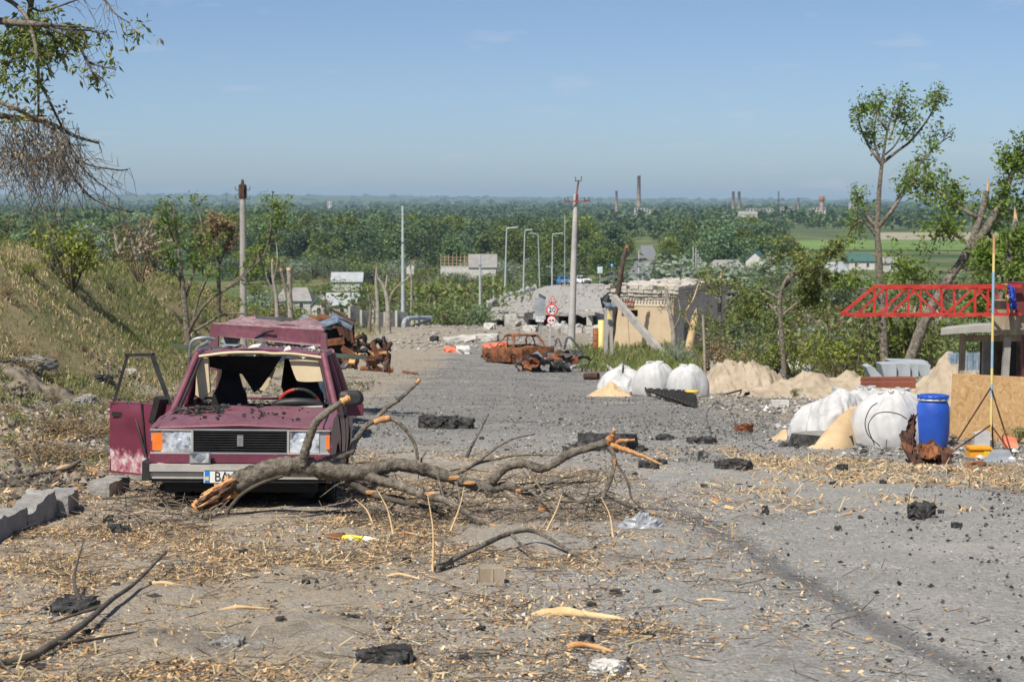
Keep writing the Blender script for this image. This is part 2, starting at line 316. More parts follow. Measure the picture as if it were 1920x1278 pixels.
mat('plaster_ochre', [(.3, (.46, .36, .235)), (.55, (.53, .42, .28)), (.75, (.58, .48, .34))], rough=.92, scale=1.3, bump=.2, bscale=12, speck=((.36, .15, .08), 5, .70))
mat('plaster_pale', [(.3, (.5, .44, .32)), (.6, (.62, .55, .42)), (.8, (.68, .62, .5))], rough=.92, scale=1.5, bump=.2, bscale=10)
mat('brick_pale', [(.3, (.36, .33, .28)), (.55, (.5, .465, .4)), (.75, (.6, .57, .5))], rough=.92, scale=3, bump=.5, bscale=14)
mat('brick_red', [(.3, (.26, .1, .06)), (.55, (.36, .16, .1)), (.75, (.5, .36, .28))], rough=.92, scale=4, bump=.3, bscale=12)
mat('whitewash', [(.3, (.45, .435, .395)), (.6, (.58, .565, .52)), (.8, (.64, .625, .59))], rough=.9, scale=.6, bump=.1, speck=((.4, .36, .3), 1.4, .68))
mat('slate_roof', [(.3, (.2, .19, .175)), (.6, (.28, .27, .25)), (.8, (.35, .34, .32))], rough=.9, scale=.8, bump=.3, bscale=6)
mat('tin_roof', [(.3, (.34, .36, .37)), (.6, (.43, .45, .46)), (.8, (.33, .28, .25))], rough=.5, scale=.6, bump=.1, metal=.2)
mat('green_roof', [(.3, (.04, .1, .085)), (.7, (.07, .15, .125))], rough=.6, scale=1, bump=.1)
mat('window_dark', [(.3, (.015, .016, .018)), (.7, (.04, .045, .05))], rough=.25, scale=2, bump=0)
mat('rafter', [(.3, (.3, .2, .12)), (.7, (.45, .32, .2))], rough=.9, scale=2, bump=.2)
mat('chimney_brick', [(.3, (.3, .2, .16)), (.6, (.42, .3, .24)), (.8, (.5, .42, .36))], rough=.9, scale=.15, bump=.1)
mat('lattice', [(.3, (.05, .055, .06)), (.7, (.1, .1, .1))], rough=.7, scale=.5, bump=0)
mat('polythene', [(.3, (.22, .23, .24)), (.7, (.42, .44, .46))], rough=.25, scale=8, bump=.5, bscale=14, spec=.7)
mat('yellow_label', [(.3, (.68, .52, .05)), (.7, (.78, .66, .12))], rough=.4, scale=9, bump=.1)
mat('field_green', [(.3, (.09, .15, .035)), (.55, (.14, .22, .045)), (.8, (.2, .26, .08))], rough=.9, scale=.012, bump=0, world=True)
mat('field_tan', [(.3, (.26, .24, .15)), (.7, (.36, .32, .22))], rough=.9, scale=.01, bump=0, world=True)
mat('far_asphalt', [(.3, (.16, .16, .165)), (.7, (.22, .22, .22))], rough=.9, scale=.3, bump=0, world=True)
leafmat('leaf_fresh', [(0, (0.091, 0.169, 0.026)), (.5, (0.169, 0.260, 0.046)), (1, (0.260, 0.338, 0.078))], .4)
leafmat('leaf_olive', [(0, (.085, .13, .03)), (.45, (.17, .23, .05)), (.8, (.25, .28, .085)), (1, (.34, .31, .13))], .35)
leafmat('leaf_dry', [(0, (.12, .085, .045)), (.5, (.24, .17, .09)), (1, (.36, .28, .15))], .2)
leafmat('leaf_silver', [(0, (0.138, 0.184, 0.127)), (.5, (0.241, 0.299, 0.218)), (1, (0.368, 0.425, 0.333))], .25)
leafmat('leaf_wood', [(0, (0.046, 0.094, 0.020)), (.5, (0.113, 0.188, 0.036)), (1, (0.225, 0.300, 0.073))], .3, obj_var=.42)
leafmat('leaf_far', [(0, (0.043, 0.081, 0.023)), (.5, (0.091, 0.144, 0.041)), (1, (0.158, 0.207, 0.067))], .25)
leafmat('leaf_shrub', [(0, (0.058, 0.104, 0.023)), (.5, (0.130, 0.202, 0.039)), (1, (0.234, 0.286, 0.085))], .3, obj_var=.3)
leafmat('grass_mix', [(0, (.09, .13, .03)), (.35, (.16, .19, .055)), (.6, (.31, .26, .12)), (1, (.45, .37, .2))], .3)
leafmat('grass_green', [(0, (.08, .14, .03)), (.5, (.17, .22, .06)), (.8, (.28, .28, .11)), (1, (.4, .36, .18))], .3)
leafmat('straw', [(0, (.33, .25, .13)), (.6, (.48, .38, .21)), (1, (.6, .5, .32))], .15)
leafmat('chips', [(0, (.15, .09, .05)), (.25, (.36, .2, .08)), (.55, (.5, .31, .14)), (.8, (.6, .43, .24)), (1, (.7, .56, .36))], .0, .85)
leafmat('twig', [(0, (.07, .055, .042)), (.5, (.16, .13, .1)), (1, (.3, .24, .18))], .0, .9)
leafmat('gravel', [(0, (.06, .058, .055)), (.35, (.17, .165, .15)), (.7, (.3, .29, .27)), (.93, (.42, .41, .38)), (1, (.66, .65, .62))], .0, .9)
leafmat('tar_crumbs', [(0, (.014, .014, .014)), (.7, (.05, .048, .045)), (1, (.12, .115, .11))], .0, .95)
leafmat('cloth_scraps', [(0, (.6, .6, .58)), (.5, (.35, .34, .32)), (.8, (.25, .3, .34)), (1, (.5, .2, .12))], .1, .8)
mat('concrete_kerb', [(.3, (.2, .19, .175)), (.5, (.29, .28, .26)), (.72, (.38, .37, .34))], rough=.95, scale=5, bump=.8, bscale=24, speck=((.14, .13, .12), 12, .66), bd=.03)
leafmat('pale_rubble', [(0, (.12, .11, .1)), (.5, (.25, .235, .21)), (.9, (.38, .36, .33)), (1, (.55, .53, .5))], .0, .9)

def door_paint():
    m, nt, ns, ls, b = _mat('door_paint'); tc = ns.new('ShaderNodeTexCoord').outputs['Object']; sx = ns.new('ShaderNodeSeparateXYZ'); ls.new(tc, sx.inputs[0])
    n1 = tnoise(ns, ls, tc, 5, 8, .7).outputs['Fac']; n2 = tnoise(ns, ls, tc, 12, 6, .7).outputs['Fac']
    a = ns.new('ShaderNodeMath'); a.operation = 'MULTIPLY_ADD'; ls.new(n1, a.inputs[0]); a.inputs[1].default_value = -.5; ls.new(sx.outputs[2], a.inputs[2])
    r = ramp(ns, [(.16, (1, 1, 1)), (.21, (0, 0, 0))]); ls.new(a.outputs[0], r.inputs[0]); c = ramp(ns, [(.35, (.16, .03, .055)), (.45, (.4, .15, .19)), (.55, (.55, .4, .4)), (.65, (.66, .62, .6))]); ls.new(n2, c.inputs[0])
    mx = ns.new('ShaderNodeMix'); mx.data_type = 'RGBA'; ls.new(r.outputs[0], mx.inputs[0]); mx.inputs[6].default_value = (.15, .028, .054, 1); ls.new(c.outputs[0], mx.inputs[7]); ls.new(mx.outputs[2], b.inputs['Base Color']); b.inputs['Roughness'].default_value = .45
door_paint()

def car_paint(name, base, dark, dust, amt):
    """worn paint with road dust lying on the upward faces"""
    m, nt, ns, ls, b = _mat(name); tc = ns.new('ShaderNodeTexCoord').outputs['Object']; ge = ns.new('ShaderNodeNewGeometry'); sx = ns.new('ShaderNodeSeparateXYZ'); ls.new(ge.outputs['Normal'], sx.inputs[0])
    n1 = tnoise(ns, ls, tc, 2.6, 8, .68).outputs['Fac']; n2 = tnoise(ns, ls, tc, 34, 4, .7).outputs['Fac']; n3 = tnoise(ns, ls, tc, 9, 8, .75, 1.0).outputs['Fac']
    r1 = ramp(ns, [(.35, dark), (.62, base)]); ls.new(n1, r1.inputs[0]); up = ramp(ns, [(.25, (.18,) * 3), (.95, (1,) * 3)]); ls.new(sx.outputs[2], up.inputs[0])
    du = ramp(ns, [(.36, (.12,) * 3), (.62, (amt,) * 3)]); ls.new(n3, du.inputs[0]); f = ns.new('ShaderNodeMath'); f.operation = 'MULTIPLY'; ls.new(up.outputs[0], f.inputs[0]); ls.new(du.outputs[0], f.inputs[1])
    sp = ramp(ns, [(.66, (0,) * 3), (.70, (.75,) * 3)]); ls.new(n2, sp.inputs[0]); g2 = ns.new('ShaderNodeMath'); g2.operation = 'MAXIMUM'; ls.new(f.outputs[0], g2.inputs[0]); ls.new(sp.outputs[0], g2.inputs[1])
    mx = ns.new('ShaderNodeMix'); mx.data_type = 'RGBA'; ls.new(g2.outputs[0], mx.inputs[0]); ls.new(r1.outputs[0], mx.inputs[6]); mx.inputs[7].default_value = (*dust, 1); ls.new(mx.outputs[2], b.inputs['Base Color'])
    ro = ns.new('ShaderNodeMapRange'); ls.new(g2.outputs[0], ro.inputs[0]); ro.inputs[3].default_value = .36; ro.inputs[4].default_value = .95; ls.new(ro.outputs[0], b.inputs['Roughness'])
    bp = ns.new('ShaderNodeBump'); bp.inputs['Strength'].default_value = .12; bp.inputs['Distance'].default_value = .02; ls.new(n3, bp.inputs['Height']); ls.new(bp.outputs[0], b.inputs['Normal'])
car_paint('maroon', (.165, .03, .06), (.11, .017, .038), (.34, .26, .26), .32); car_paint('maroon_dusty', (.17, .04, .065), (.11, .022, .042), (.42, .34, .33), .75)

leafmat('verge_mix', [(0, (.03, .03, .028)), (.35, (.1, .09, .075)), (.7, (.22, .19, .155)), (.95, (.34, .31, .27)), (1, (.5, .48, .45))], .0, .95)

leafmat('gravel_dark', [(0, (.05, .05, .048)), (.4, (.13, .128, .12)), (.8, (.23, .225, .21)), (.96, (.33, .32, .3)), (1, (.55, .54, .5))], .0, .9)
# ------------------------------------------------------------------ terrain
def _tab(D, Z, k=9):
    x = np.concatenate([np.arange(-60, 700, 2.0), np.arange(700, 15000, 50.0)]); z = np.interp(x, D, Z)
    zz = z.copy(); w = 5
    for i in range(len(x)):
        a, b = max(0, i - w), min(len(x), i + w + 1); h = min(i - a, b - 1 - i); zz[i] = z[i - h:i + h + 1].mean()
    return x, zz
_far = ([700, 1000, 7000, 9500, 11500, 15000], [-27.5, -28, -28, -16, 6, 8])
T_MID = _tab([-60, 0, 16, 25, 50, 88, 144, 154, 164, 184, 215, 300, 380, 420, 500, 600] + _far[0], [1.75, -1.7, -2.62, -3.2, -5.07, -7.45, -9.4, -10.0, -12.6, -13.6, -17, -21, -20, -18.6, -23, -26] + _far[1])
T_LEFT = _tab([-60, 0, 16, 25, 50, 88, 135, 160, 200, 300, 420, 600] + _far[0], [1.75, -1.7, -2.62, -3.2, -5.07, -7.45, -9.2, -11, -16, -22, -25, -27] + _far[1])
T_RIGHT = _tab([-60, 0, 16, 25, 50, 88, 110, 150, 200, 300, 420, 600] + _far[0], [1.75, -1.7, -2.62, -3.2, -5.07, -7.7, -8.9, -11.2, -13.6, -18, -22, -27] + _far[1])
def xc(y): return np.interp(y, [0, 100, 184, 420, 600, 1000, 3000], [0, 0, 3, 19, 38, 71, 200])
def crest(y): return np.interp(y, [-60, 20, 45, 60, 80, 100, 122, 140], [3.0, -.4, -.85, -1.5, -3.1, -5.6, -8.6, -12])
def H0(x, y):
    x = np.asarray(x, float); y = np.asarray(y, float); dx = x - xc(y)
    zm = np.interp(y, *T_MID); zl = np.interp(y, *T_LEFT); zr = np.interp(y, *T_RIGHT)
    wl_ = sstep(-9, -22, dx); wr_ = sstep(9, 20, dx)
    z = zm + (zl - zm) * wl_ + (zr - zm) * wr_
    t = sstep(0, 1, (-8.6 - x + .6 * vnoise(y * .25, 0, 4)) / 6.2); c = crest(y)
    z = z + np.maximum(c - z, 0) * t * (y < 141)
    z = z - sstep(-24, -60, x) * sstep(150, 60, y) * 3.0
    far = sstep(6500, 11500, y); z = z + far * (26 * sstep(1500, -2600, x) - 14 * sstep(500, 3000, x) + 5 * vnoise(x / 900, y / 1500, 2))
    return z
def H(x, y):
    x = np.asarray(x, float); y = np.asarray(y, float); z = H0(x, y)
    off = np.clip((np.abs(x - .4) - 4.2) / 3, 0, 1) * sstep(400, 150, y)
    z = z + off * (.10 * fbm(x * .5, y * .5, 3) + .05 * fbm(x * 2.1, y * 2.1, 5)) + .02 * fbm(x * .8, y * .5, 9) * sstep(150, 60, y)
    z = z + .13 * sstep(-3.85, -4.15, x) * sstep(48, 30, y)
    return z
def in_road(x, y): return sstep(-3.95, -3.6, x) * sstep(5.4, 4.4, x) * sstep(128, 112, y)
# the ground: one sheet to the horizon
ys = np.concatenate([np.linspace(-30, 4, 30)[:-1], np.geomspace(4, 14500, 470)])
uu = np.linspace(-1, 1, 281); uu = np.sign(uu) * np.abs(uu) ** 1.35
Y, U = np.meshgrid(ys, uu, indexing='ij'); X = U * (26 + .52 * np.maximum(Y, 0))
g = MB().grid(X, Y, H(X, Y) - .09 * in_road(X, Y)).build('ground', 'concrete'); tag(g, kind='structure')
# the asphalt road running down to the bridge
ys = np.geomspace(5, 145, 420) - 1.5; xs = np.linspace(-4.3, 5.9, 120); Y, X = np.meshgrid(ys, xs, indexing='ij')
edge = np.minimum(sstep(-4.2, -3.75, X), sstep(5.8, 4.6 , X + .5 * vnoise(Y * .4, 0, 8)))
Z = H(X, Y) + .006 + .014 * fbm(X * 3.1, Y * 1.7, 12) - .10 * (1 - edge) + .02 * np.maximum(0, fbm(X * .9, Y * .35, 21)) * sstep(30, 20, Y)
Z -= .016 * sstep(.2, .03, np.abs(X - (2.895 - .0868 * Y) )) * sstep(30, 18, Y)
rd = MB().grid(X, Y, Z).build('road', 'concrete'); tag(rd, kind='structure')

def m_math(ns, ls, op, a, b=None, c=None):
    n = ns.new('ShaderNodeMath'); n.operation = op
    for i, q in enumerate((a, b, c)):
        if q is None: continue
        if isinstance(q, (int, float)): n.inputs[i].default_value = q
        else: ls.new(q, n.inputs[i])
    return n.outputs[0]
def m_mix(ns, ls, f, a, b):
    n = ns.new('ShaderNodeMix'); n.data_type = 'RGBA'
    for i, q in ((0, f), (6, a), (7, b)):
        if isinstance(q, (int, float)): n.inputs[i].default_value = q
        elif isinstance(q, tuple): n.inputs[i].default_value = (*q, 1)
        else: ls.new(q, n.inputs[i])
    return n.outputs[2]
def m_step(ns, ls, a, b, x):
    n = ns.new('ShaderNodeMapRange'); n.interpolation_type = 'SMOOTHSTEP'; n.inputs[1].default_value = a; n.inputs[2].default_value = b
    if a > b: n.inputs[1].default_value = b; n.inputs[2].default_value = a; n.inputs[3].default_value = 1; n.inputs[4].default_value = 0
    ls.new(x, n.inputs[0]); return n.outputs[0]
def ground_material():
    m, nt, ns, ls, b = _mat('ground_mix'); pos = ns.new('ShaderNodeNewGeometry').outputs['Position']
    sx = ns.new('ShaderNodeSeparateXYZ'); ls.new(pos, sx.inputs[0]); x, y, z = sx.outputs
    n1 = tnoise(ns, ls, pos, .45, 8, .65).outputs['Fac']; n2 = tnoise(ns, ls, pos, 6, 8, .7).outputs['Fac']; n3 = tnoise(ns, ls, pos, .02, 6, .6).outputs['Fac']
    dirt = ramp(ns, [(.3, (.17, .14, .105)), (.5, (.3, .26, .2)), (.7, (.43, .385, .315))]); ls.new(n2, dirt.inputs[0])
    drygrass = ramp(ns, [(.36, (.11, .13, .045)), (.47, (.18, .175, .08)), (.56, (.27, .22, .12)), (.7, (.33, .26, .15))]); ls.new(m_math(ns, ls, 'ADD', m_math(ns, ls, 'MULTIPLY', n1, .6), m_math(ns, ls, 'MULTIPLY', n2, .4)), drygrass.inputs[0])
    green = ramp(ns, [(.36, (.045, .075, .022)), (.5, (.09, .12, .04)), (.64, (.17, .165, .075))]); ls.new(n3, green.inputs[0])
    bank = m_step(ns, ls, -8.2, -10.0, m_math(ns, ls, 'ADD', x, m_math(ns, ls, 'MULTIPLY', n1, .8)))
    c = m_mix(ns, ls, bank, dirt.outputs[0], drygrass.outputs[0])
    xr_ = m_math(ns, ls, 'SUBTRACT', x, 2.5); xr_ = m_math(ns, ls, 'ADD', m_math(ns, ls, 'ABSOLUTE', xr_), m_math(ns, ls, 'MULTIPLY', n1, 4.0))
    mid = m_math(ns, ls, 'MAXIMUM', m_step(ns, ls, 185, 205, y), m_math(ns, ls, 'MULTIPLY', m_step(ns, ls, 120, 165, y), m_step(ns, ls, 11, 15, xr_))); c = m_mix(ns, ls, mid, c, green.outputs[0])
    ls.new(c, b.inputs['Base Color']); b.inputs['Roughness'].default_value = .95; b.inputs['Specular IOR Level'].default_value = .2
    bp = ns.new('ShaderNodeBump'); bp.inputs['Strength'].default_value = .8; bp.inputs['Distance'].default_value = .06
    ls.new(tnoise(ns, ls, pos, 9, 10, .75).outputs['Fac'], bp.inputs['Height']); ls.new(bp.outputs[0], b.inputs['Normal']); return m
def road_material():
    m, nt, ns, ls, b = _mat('road_mix'); pos = ns.new('ShaderNodeNewGeometry').outputs['Position']
    sx = ns.new('ShaderNodeSeparateXYZ'); ls.new(pos, sx.inputs[0]); x, y, z = sx.outputs
    n1 = tnoise(ns, ls, pos, .6, 7, .62).outputs['Fac']; n2 = tnoise(ns, ls, pos, 22, 8, .75).outputs['Fac']; n3 = tnoise(ns, ls, pos, 3, 8, .7).outputs['Fac']
    vo = ns.new('ShaderNodeTexVoronoi'); vo.inputs['Scale'].default_value = 55; ls.new(pos, vo.inputs['Vector'])
    asp = ramp(ns, [(.3, (.15, .147, .136)), (.48, (.27, .264, .244)), (.62, (.37, .358, .328)), (.75, (.47, .455, .415))]); ls.new(n2, asp.inputs[0])
    stone = ramp(ns, [(0, (.1, .098, .095)), (.5, (.29, .28, .26)), (.85, (.43, .415, .38)), (1, (.66, .64, .6))]); 
    sc_ = ns.new('ShaderNodeSeparateColor'); ls.new(vo.outputs['Color'], sc_.inputs[0]); ls.new(sc_.outputs[0], stone.inputs[0])
    grav = m_step(ns, ls, .40, .62, n3)
    c = m_mix(ns, ls, m_math(ns, ls, 'MULTIPLY', grav, .7), asp.outputs[0], stone.outputs[0])
    c = m_mix(ns, ls, m_math(ns, ls, 'MULTIPLY', m_step(ns, ls, 20, 34, y), .5), c, (.125, .123, .118))
    # sawdust and dry-leaf crumbs ground into the left side
    xe = m_math(ns, ls, 'ADD', x, m_math(ns, ls, 'MULTIPLY', m_math(ns, ls, 'SUBTRACT', n1, .5), 5.0))
    lit = m_step(ns, ls, 1.6, -1.2, xe); far = m_step(ns, ls, 27, 19, y)
    lit = m_math(ns, ls, 'MULTIPLY', m_math(ns, ls, 'MULTIPLY', lit, far), m_step(ns, ls, .30, .52, n3))
    saw = ramp(ns, [(.3, (.2, .15, .1)), (.5, (.35, .275, .18)), (.7, (.5, .41, .28))]); ls.new(n2, saw.inputs[0])
    c = m_mix(ns, ls, m_math(ns, ls, 'MULTIPLY', lit, .66), c, saw.outputs[0])
    xq = m_math(ns, ls, 'ADD', m_math(ns, ls, 'ABSOLUTE', m_math(ns, ls, 'SUBTRACT', x, .5)), m_math(ns, ls, 'MULTIPLY', m_math(ns, ls, 'SUBTRACT', n1, .5), 5.0)); drt = ramp(ns, [(.3, (.17, .14, .105)), (.5, (.3, .26, .2)), (.7, (.43, .385, .315))]); ls.new(n2, drt.inputs[0])
    c = m_mix(ns, ls, m_math(ns, ls, 'MULTIPLY', m_step(ns, ls, 2.9, 4.3, xq), m_step(ns, ls, 24, 40, y)), c, drt.outputs[0])
    c = m_mix(ns, ls, m_math(ns, ls, 'MULTIPLY', m_step(ns, ls, 100, 122, y), .8), c, drt.outputs[0])
    # pale dust drift and dark tar streaks
    dust = m_step(ns, ls, .54, .70, n1); c = m_mix(ns, ls, m_math(ns, ls, 'MULTIPLY', dust, .45), c, (.43, .4, .35))
    ln = m_math(ns, ls, 'ABSOLUTE', m_math(ns, ls, 'SUBTRACT', m_math(ns, ls, 'ADD', x, m_math(ns, ls, 'MULTIPLY', n3, .05)), m_math(ns, ls, 'MULTIPLY_ADD', y, -.0868, 2.92)))
    trk = m_math(ns, ls, 'MULTIPLY', m_step(ns, ls, .17, .03, ln), m_math(ns, ls, 'MULTIPLY', m_step(ns, ls, 20, 15, y), m_step(ns, ls, .25, .5, n3)))
    c = m_mix(ns, ls, m_math(ns, ls, 'MULTIPLY', trk, .62), c, (.085, .087, .09))
    dk = m_math(ns, ls, 'MULTIPLY', m_step(ns, ls, .44, .33, n1), .5); c = m_mix(ns, ls, dk, c, (.085, .083, .08))
    ls.new(c, b.inputs['Base Color']); b.inputs['Roughness'].default_value = .92; b.inputs['Specular IOR Level'].default_value = .25
    bp = ns.new('ShaderNodeBump'); bp.inputs['Strength'].default_value = .9; bp.inputs['Distance'].default_value = .02
    hh = m_math(ns, ls, 'ADD', n2, m_math(ns, ls, 'MULTIPLY', vo.outputs['Distance'], -.6)); ls.new(hh, bp.inputs['Height']); ls.new(bp.outputs[0], b.inputs['Normal']); return m
g.data.materials[0] = ground_material(); rd.data.materials[0] = road_material()
# fields and far road
def sheet(name, m, L, Rr, ys_, lift):
    Y = np.repeat(np.array(ys_, float)[:, None], 9, 1); t = np.linspace(0, 1, 9)[None, :]
    X = np.array(L, float)[:, None] * (1 - t) + np.array(Rr, float)[:, None] * t
    o = MB().grid(X, Y, H(X, Y) + lift).build(name, m); return tag(o, kind='structure')
yy = np.linspace(416, 1180, 60); xl = xc(yy) - np.interp(yy, [416, 600, 1180], [5, 4.6, 3.6]); xr = xc(yy) + np.interp(yy, [416, 600, 1180], [5, 4.8, 3.6])
sheet('far_road', 'far_asphalt', xl, xr, yy, .25)
yy = np.linspace(1060, 1320, 20); sheet('green_field', 'field_green', (1498 - 960) / F * yy, (1785 - 960) / F * yy + 30, yy, .4)
yy = np.linspace(1330, 1640, 20); sheet('stubble_field', 'field_tan', (1640 - 960) / F * yy, (1800 - 960) / F * yy + 60, yy, .4)
# ------------------------------------------------------------------ foliage tools
def crown_points(rr, n, blobs):
    B = np.array(blobs, float); w = B[:, 3] ** 2; k = rr.choice(len(B), n, p=w / w.sum()); d = rr.normal(size=(n, 3)); d /= np.linalg.norm(d, axis=1)[:, None]
    return B[k, :3] + d * (B[k, 3] * rr.uniform(.72, 1.05, n))[:, None]
def make_wood_tree(seed, style):
    """a tree of unit height: trunk + crown of leaf clumps"""
    rr = rng(seed); root = thing('wood_tree', (0, 0, 0), '', '')
    tr = MB(); top = {'round': .45, 'tall': .4, 'willow': .35}[style]; wd = {'round': .33, 'tall': .2, 'willow': .36}[style]
    tr.tube(path([(0, 0, -.05), (rr.normal(0, .01), 0, .2), (rr.normal(0, .02), rr.normal(0, .02), .55), (0, 0, .85)], 3), np.linspace(.026, .006, 10), 6)
    for k in range(5):
        a = rr.uniform(0, 6.28); h = rr.uniform(.2, .5); tr.tube(path([(0, 0, h), (.5 * wd * math.cos(a), .5 * wd * math.sin(a), h + .12), (wd * .9 * math.cos(a), wd * .9 * math.sin(a), h + .25)], 2), np.linspace(.011, .003, 5), 4)
    blobs = []
    for k in range(22):
        a = rr.uniform(0, 6.28); z = rr.uniform(.2, .9); prof = math.sin(min(1, (z - .08) / .84) * math.pi) ** .6
        q = wd * prof * math.sqrt(rr.uniform(.1, 1)); blobs.append((q * math.cos(a), q * math.sin(a), z, rr.uniform(.08, .16) * (1.15 if style != 'tall' else .85)))
    cr = MB(); Pn = crown_points(rr, 2300, blobs); Pn = Pn[Pn[:, 2] > .05]
    cr.leaves(Pn, .052 if style != 'willow' else .06, .62, seed, .25 if style != 'willow' else .9, 0, .9)
    tr.build('trunk', 'bark_dark', root); cr.build('crown', 'leaf_wood', root); return root
WOOD = [make_wood_tree(20 + i, st) for i, st in enumerate(['round', 'tall', 'willow', 'round', 'willow', 'round'])]
def place(proto_list, used, k, loc, sc, rz, label, cat, group=None):
    o = proto_list[k]
    if id(o) in used: o = copy_tree(o)
    used.add(id(proto_list[k])); o.location = loc; o.scale = sc; o.rotation_euler = (0, 0, rz); tag(o, label, cat, group); return o
_used = set(); rr = rng(5)
YT_U = [-200, 0, 200, 560, 700, 900, 1000, 1080, 1150, 1190, 1240, 1300, 1420, 1480, 1500, 1790, 1900, 2100]
YT_V = [402, 400, 395, 398, 396, 404, 398, 404, 402, 425, 440, 394, 400, 430, 474, 480, 425, 420]
ntree = 0
for d, step, extra in ((980, 46, 0), (900, 48, 4), (830, 50, 8), (760, 54, 16), (700, 58, 26), (640, 64, 44), (570, 74, 66), (500, 84, 92)):
    u = -160 + rr.uniform(0, step)
    while u < 2080:
        dd = d + rr.uniform(-35, 35); uu_ = u + rr.normal(0, 8); u += step * rr.uniform(.75, 1.25)
        x = (uu_ - CX) / F * dd; z = float(H(x, dd)); offr = x - float(xc(dd))
        if abs(offr) < 11 or (1160 < uu_ < 1228 and dd < 1000): continue
        if dd < 690 and 480 < uu_ < 1010: continue
        if dd < 600 and (uu_ < 480 or uu_ > 1480): continue
        yt = float(np.interp(uu_, YT_U, YT_V)) + extra + rr.uniform(-3, 16)
        if 1490 < uu_ < 1800 and yt < 472: yt = 474 + rr.uniform(0, 14)
        h = -z - (yt - HOR) / F * dd
        if h < 5: continue
        h = min(h, 25); k = rr.integers(0, 6)
        if uu_ < 480: k = rr.choice([2, 4, 1, 0])
        if uu_ < 480: lab, grp = 'silvery green tree in the wood showing above the left grass bank', 'trees above the left bank'
        elif uu_ < 1010: lab, grp = 'broad dark green tree in the dense wood behind the ruined village houses', 'trees behind the ruined village'
        elif uu_ < 1200: lab, grp = 'leafy green tree lining the left side of the distant road', 'trees left of the distant road'
        elif uu_ < 1490: lab, grp = 'leafy green tree in the wood right of the distant road', 'trees right of the distant road'
        else: lab, grp = 'low tree in front of the green field behind the red barrier', 'trees before the green field'
        w = rr.uniform(.95, 1.35) * (1 if h > 12 else 1.3)
        place(WOOD, _used, k, (x, dd, z), (h * w, h * w, h), rr.uniform(0, 6.28), lab, 'tree', grp); ntree += 1
for d in range(590, 1080, 42):   # trees flanking the distant road
    for sd, lab, grp in ((-1, 'leafy green tree lining the left side of the distant road', 'trees left of the distant road'), (1, 'leafy green tree in the wood right of the distant road', 'trees right of the distant road')):
        dd = d + rr.uniform(-15, 15); h = rr.uniform(9, 13); x = float(xc(dd)) + sd * (5.5 + h * .42 + rr.uniform(0, 3)); place(WOOD, _used, int(rr.integers(0, 6)), (x, dd, float(H(x, dd))), (h * 1.1, h * 1.1, h), rr.uniform(0, 6), lab, 'tree', grp)

# ------------------------------------------------------------------ the far wood, one mass to the horizon
rr = rng(8); n = 3900; dist = np.exp(rr.uniform(math.log(1120), math.log(12600), n)); ang = rr.uniform(-.31, .31, n); fx = ang * dist; fz = H(fx, dist)
ok = ~((fx > .14 * dist) & (fx < .245 * dist) & (dist < 1700)); ok &= ~((np.abs(fx - xc(dist)) < 12) & (dist < 1300))
clump = fbm(fx / 260, dist / 420, 31); ok &= (clump > -.75) | (dist > 4000); fx, fz, dist = fx[ok], fz[ok], dist[ok]
fw = MB(); K = 85
hh = rr.uniform(7, 17, len(fx)) * (1 + .25 * np.clip(clump[ok], -1, 1)) * np.where(dist > 8500, .75, 1); rad = hh * rr.uniform(.5, .95, len(fx)) * np.where(dist > 8500, 3.5, np.where(dist > 3500, 2.2, 1.1))
dv = rr.normal(size=(len(fx), K, 3)); dv /= np.linalg.norm(dv, axis=2)[..., None]; dv[..., 2] = np.abs(dv[..., 2]) * 1.0 - .15
lump = 1 + .25 * np.sin(dv[..., 0] * 5 + np.arange(len(fx))[:, None]) * np.cos(dv[..., 1] * 6 + np.arange(len(fx))[:, None] * 2)
Pp = np.stack([fx, dist, fz + hh * .4], 1)[:, None, :] + dv * np.stack([rad * .6, rad * .6, hh * .6], 1)[:, None, :] * (lump * rr.uniform(.8, 1.05, lump.shape))[..., None]
fw.leaves(Pp.reshape(-1, 3), np.repeat(hh * .3 * np.where(dist > 3500, 1.5, 1), K), .8, 3, .2, 0, 1.0)
tag(fw.build('far_forest', 'leaf_far'), kind='stuff')['label'] = 'hazy green woodland stretching across the plain to the horizon'
# ------------------------------------------------------------------ far industry
def chimney(u, vt, d, w, label, bands=3):
    t = P(u, vt, d); zb = float(H(t[0], d)); h = t[2] - zb; r = .68 * w / F * d / 2
    o = thing('factory_chimney', (t[0], d, zb), label, 'chimney', 'factory chimneys on the skyline')
    MB().lathe((t[0], d, zb), [(r * 1.5, 0), (r * 1.25, h * .3), (r, h * .97), (r * 1.12, h * .972), (r * 1.12, h), (r * .8, h), (r * .8, h - 2)], 16).build('stack', 'chimney_brick', o)
    for k in range(bands):
        q = .3 + .62 * k / max(1, bands - 1); rr_ = r * (1.25 - .25 * (q - .3) / .67) * 1.06
        MB().lathe((t[0], d, zb + h * q), [(rr_, 0), (rr_, h * .012)], 16).build('band', 'lattice', o)
chimney(1198, 328, 2600, 9, 'tallest brick factory chimney, above the long white factory hall', 5)
chimney(1156, 357, 3200, 6, 'short brick chimney next to the tallest chimney, standing to its left', 3)
chimney(1375, 358, 2900, 7, 'left one of the twin brick chimneys beside the lattice pylon', 4)
chimney(1386, 358, 2920, 7, 'right one of the twin brick chimneys beside the lattice pylon', 4)
chimney(1497, 370, 3300, 5, 'small lone brick chimney between the lattice pylon and the water tower', 2)
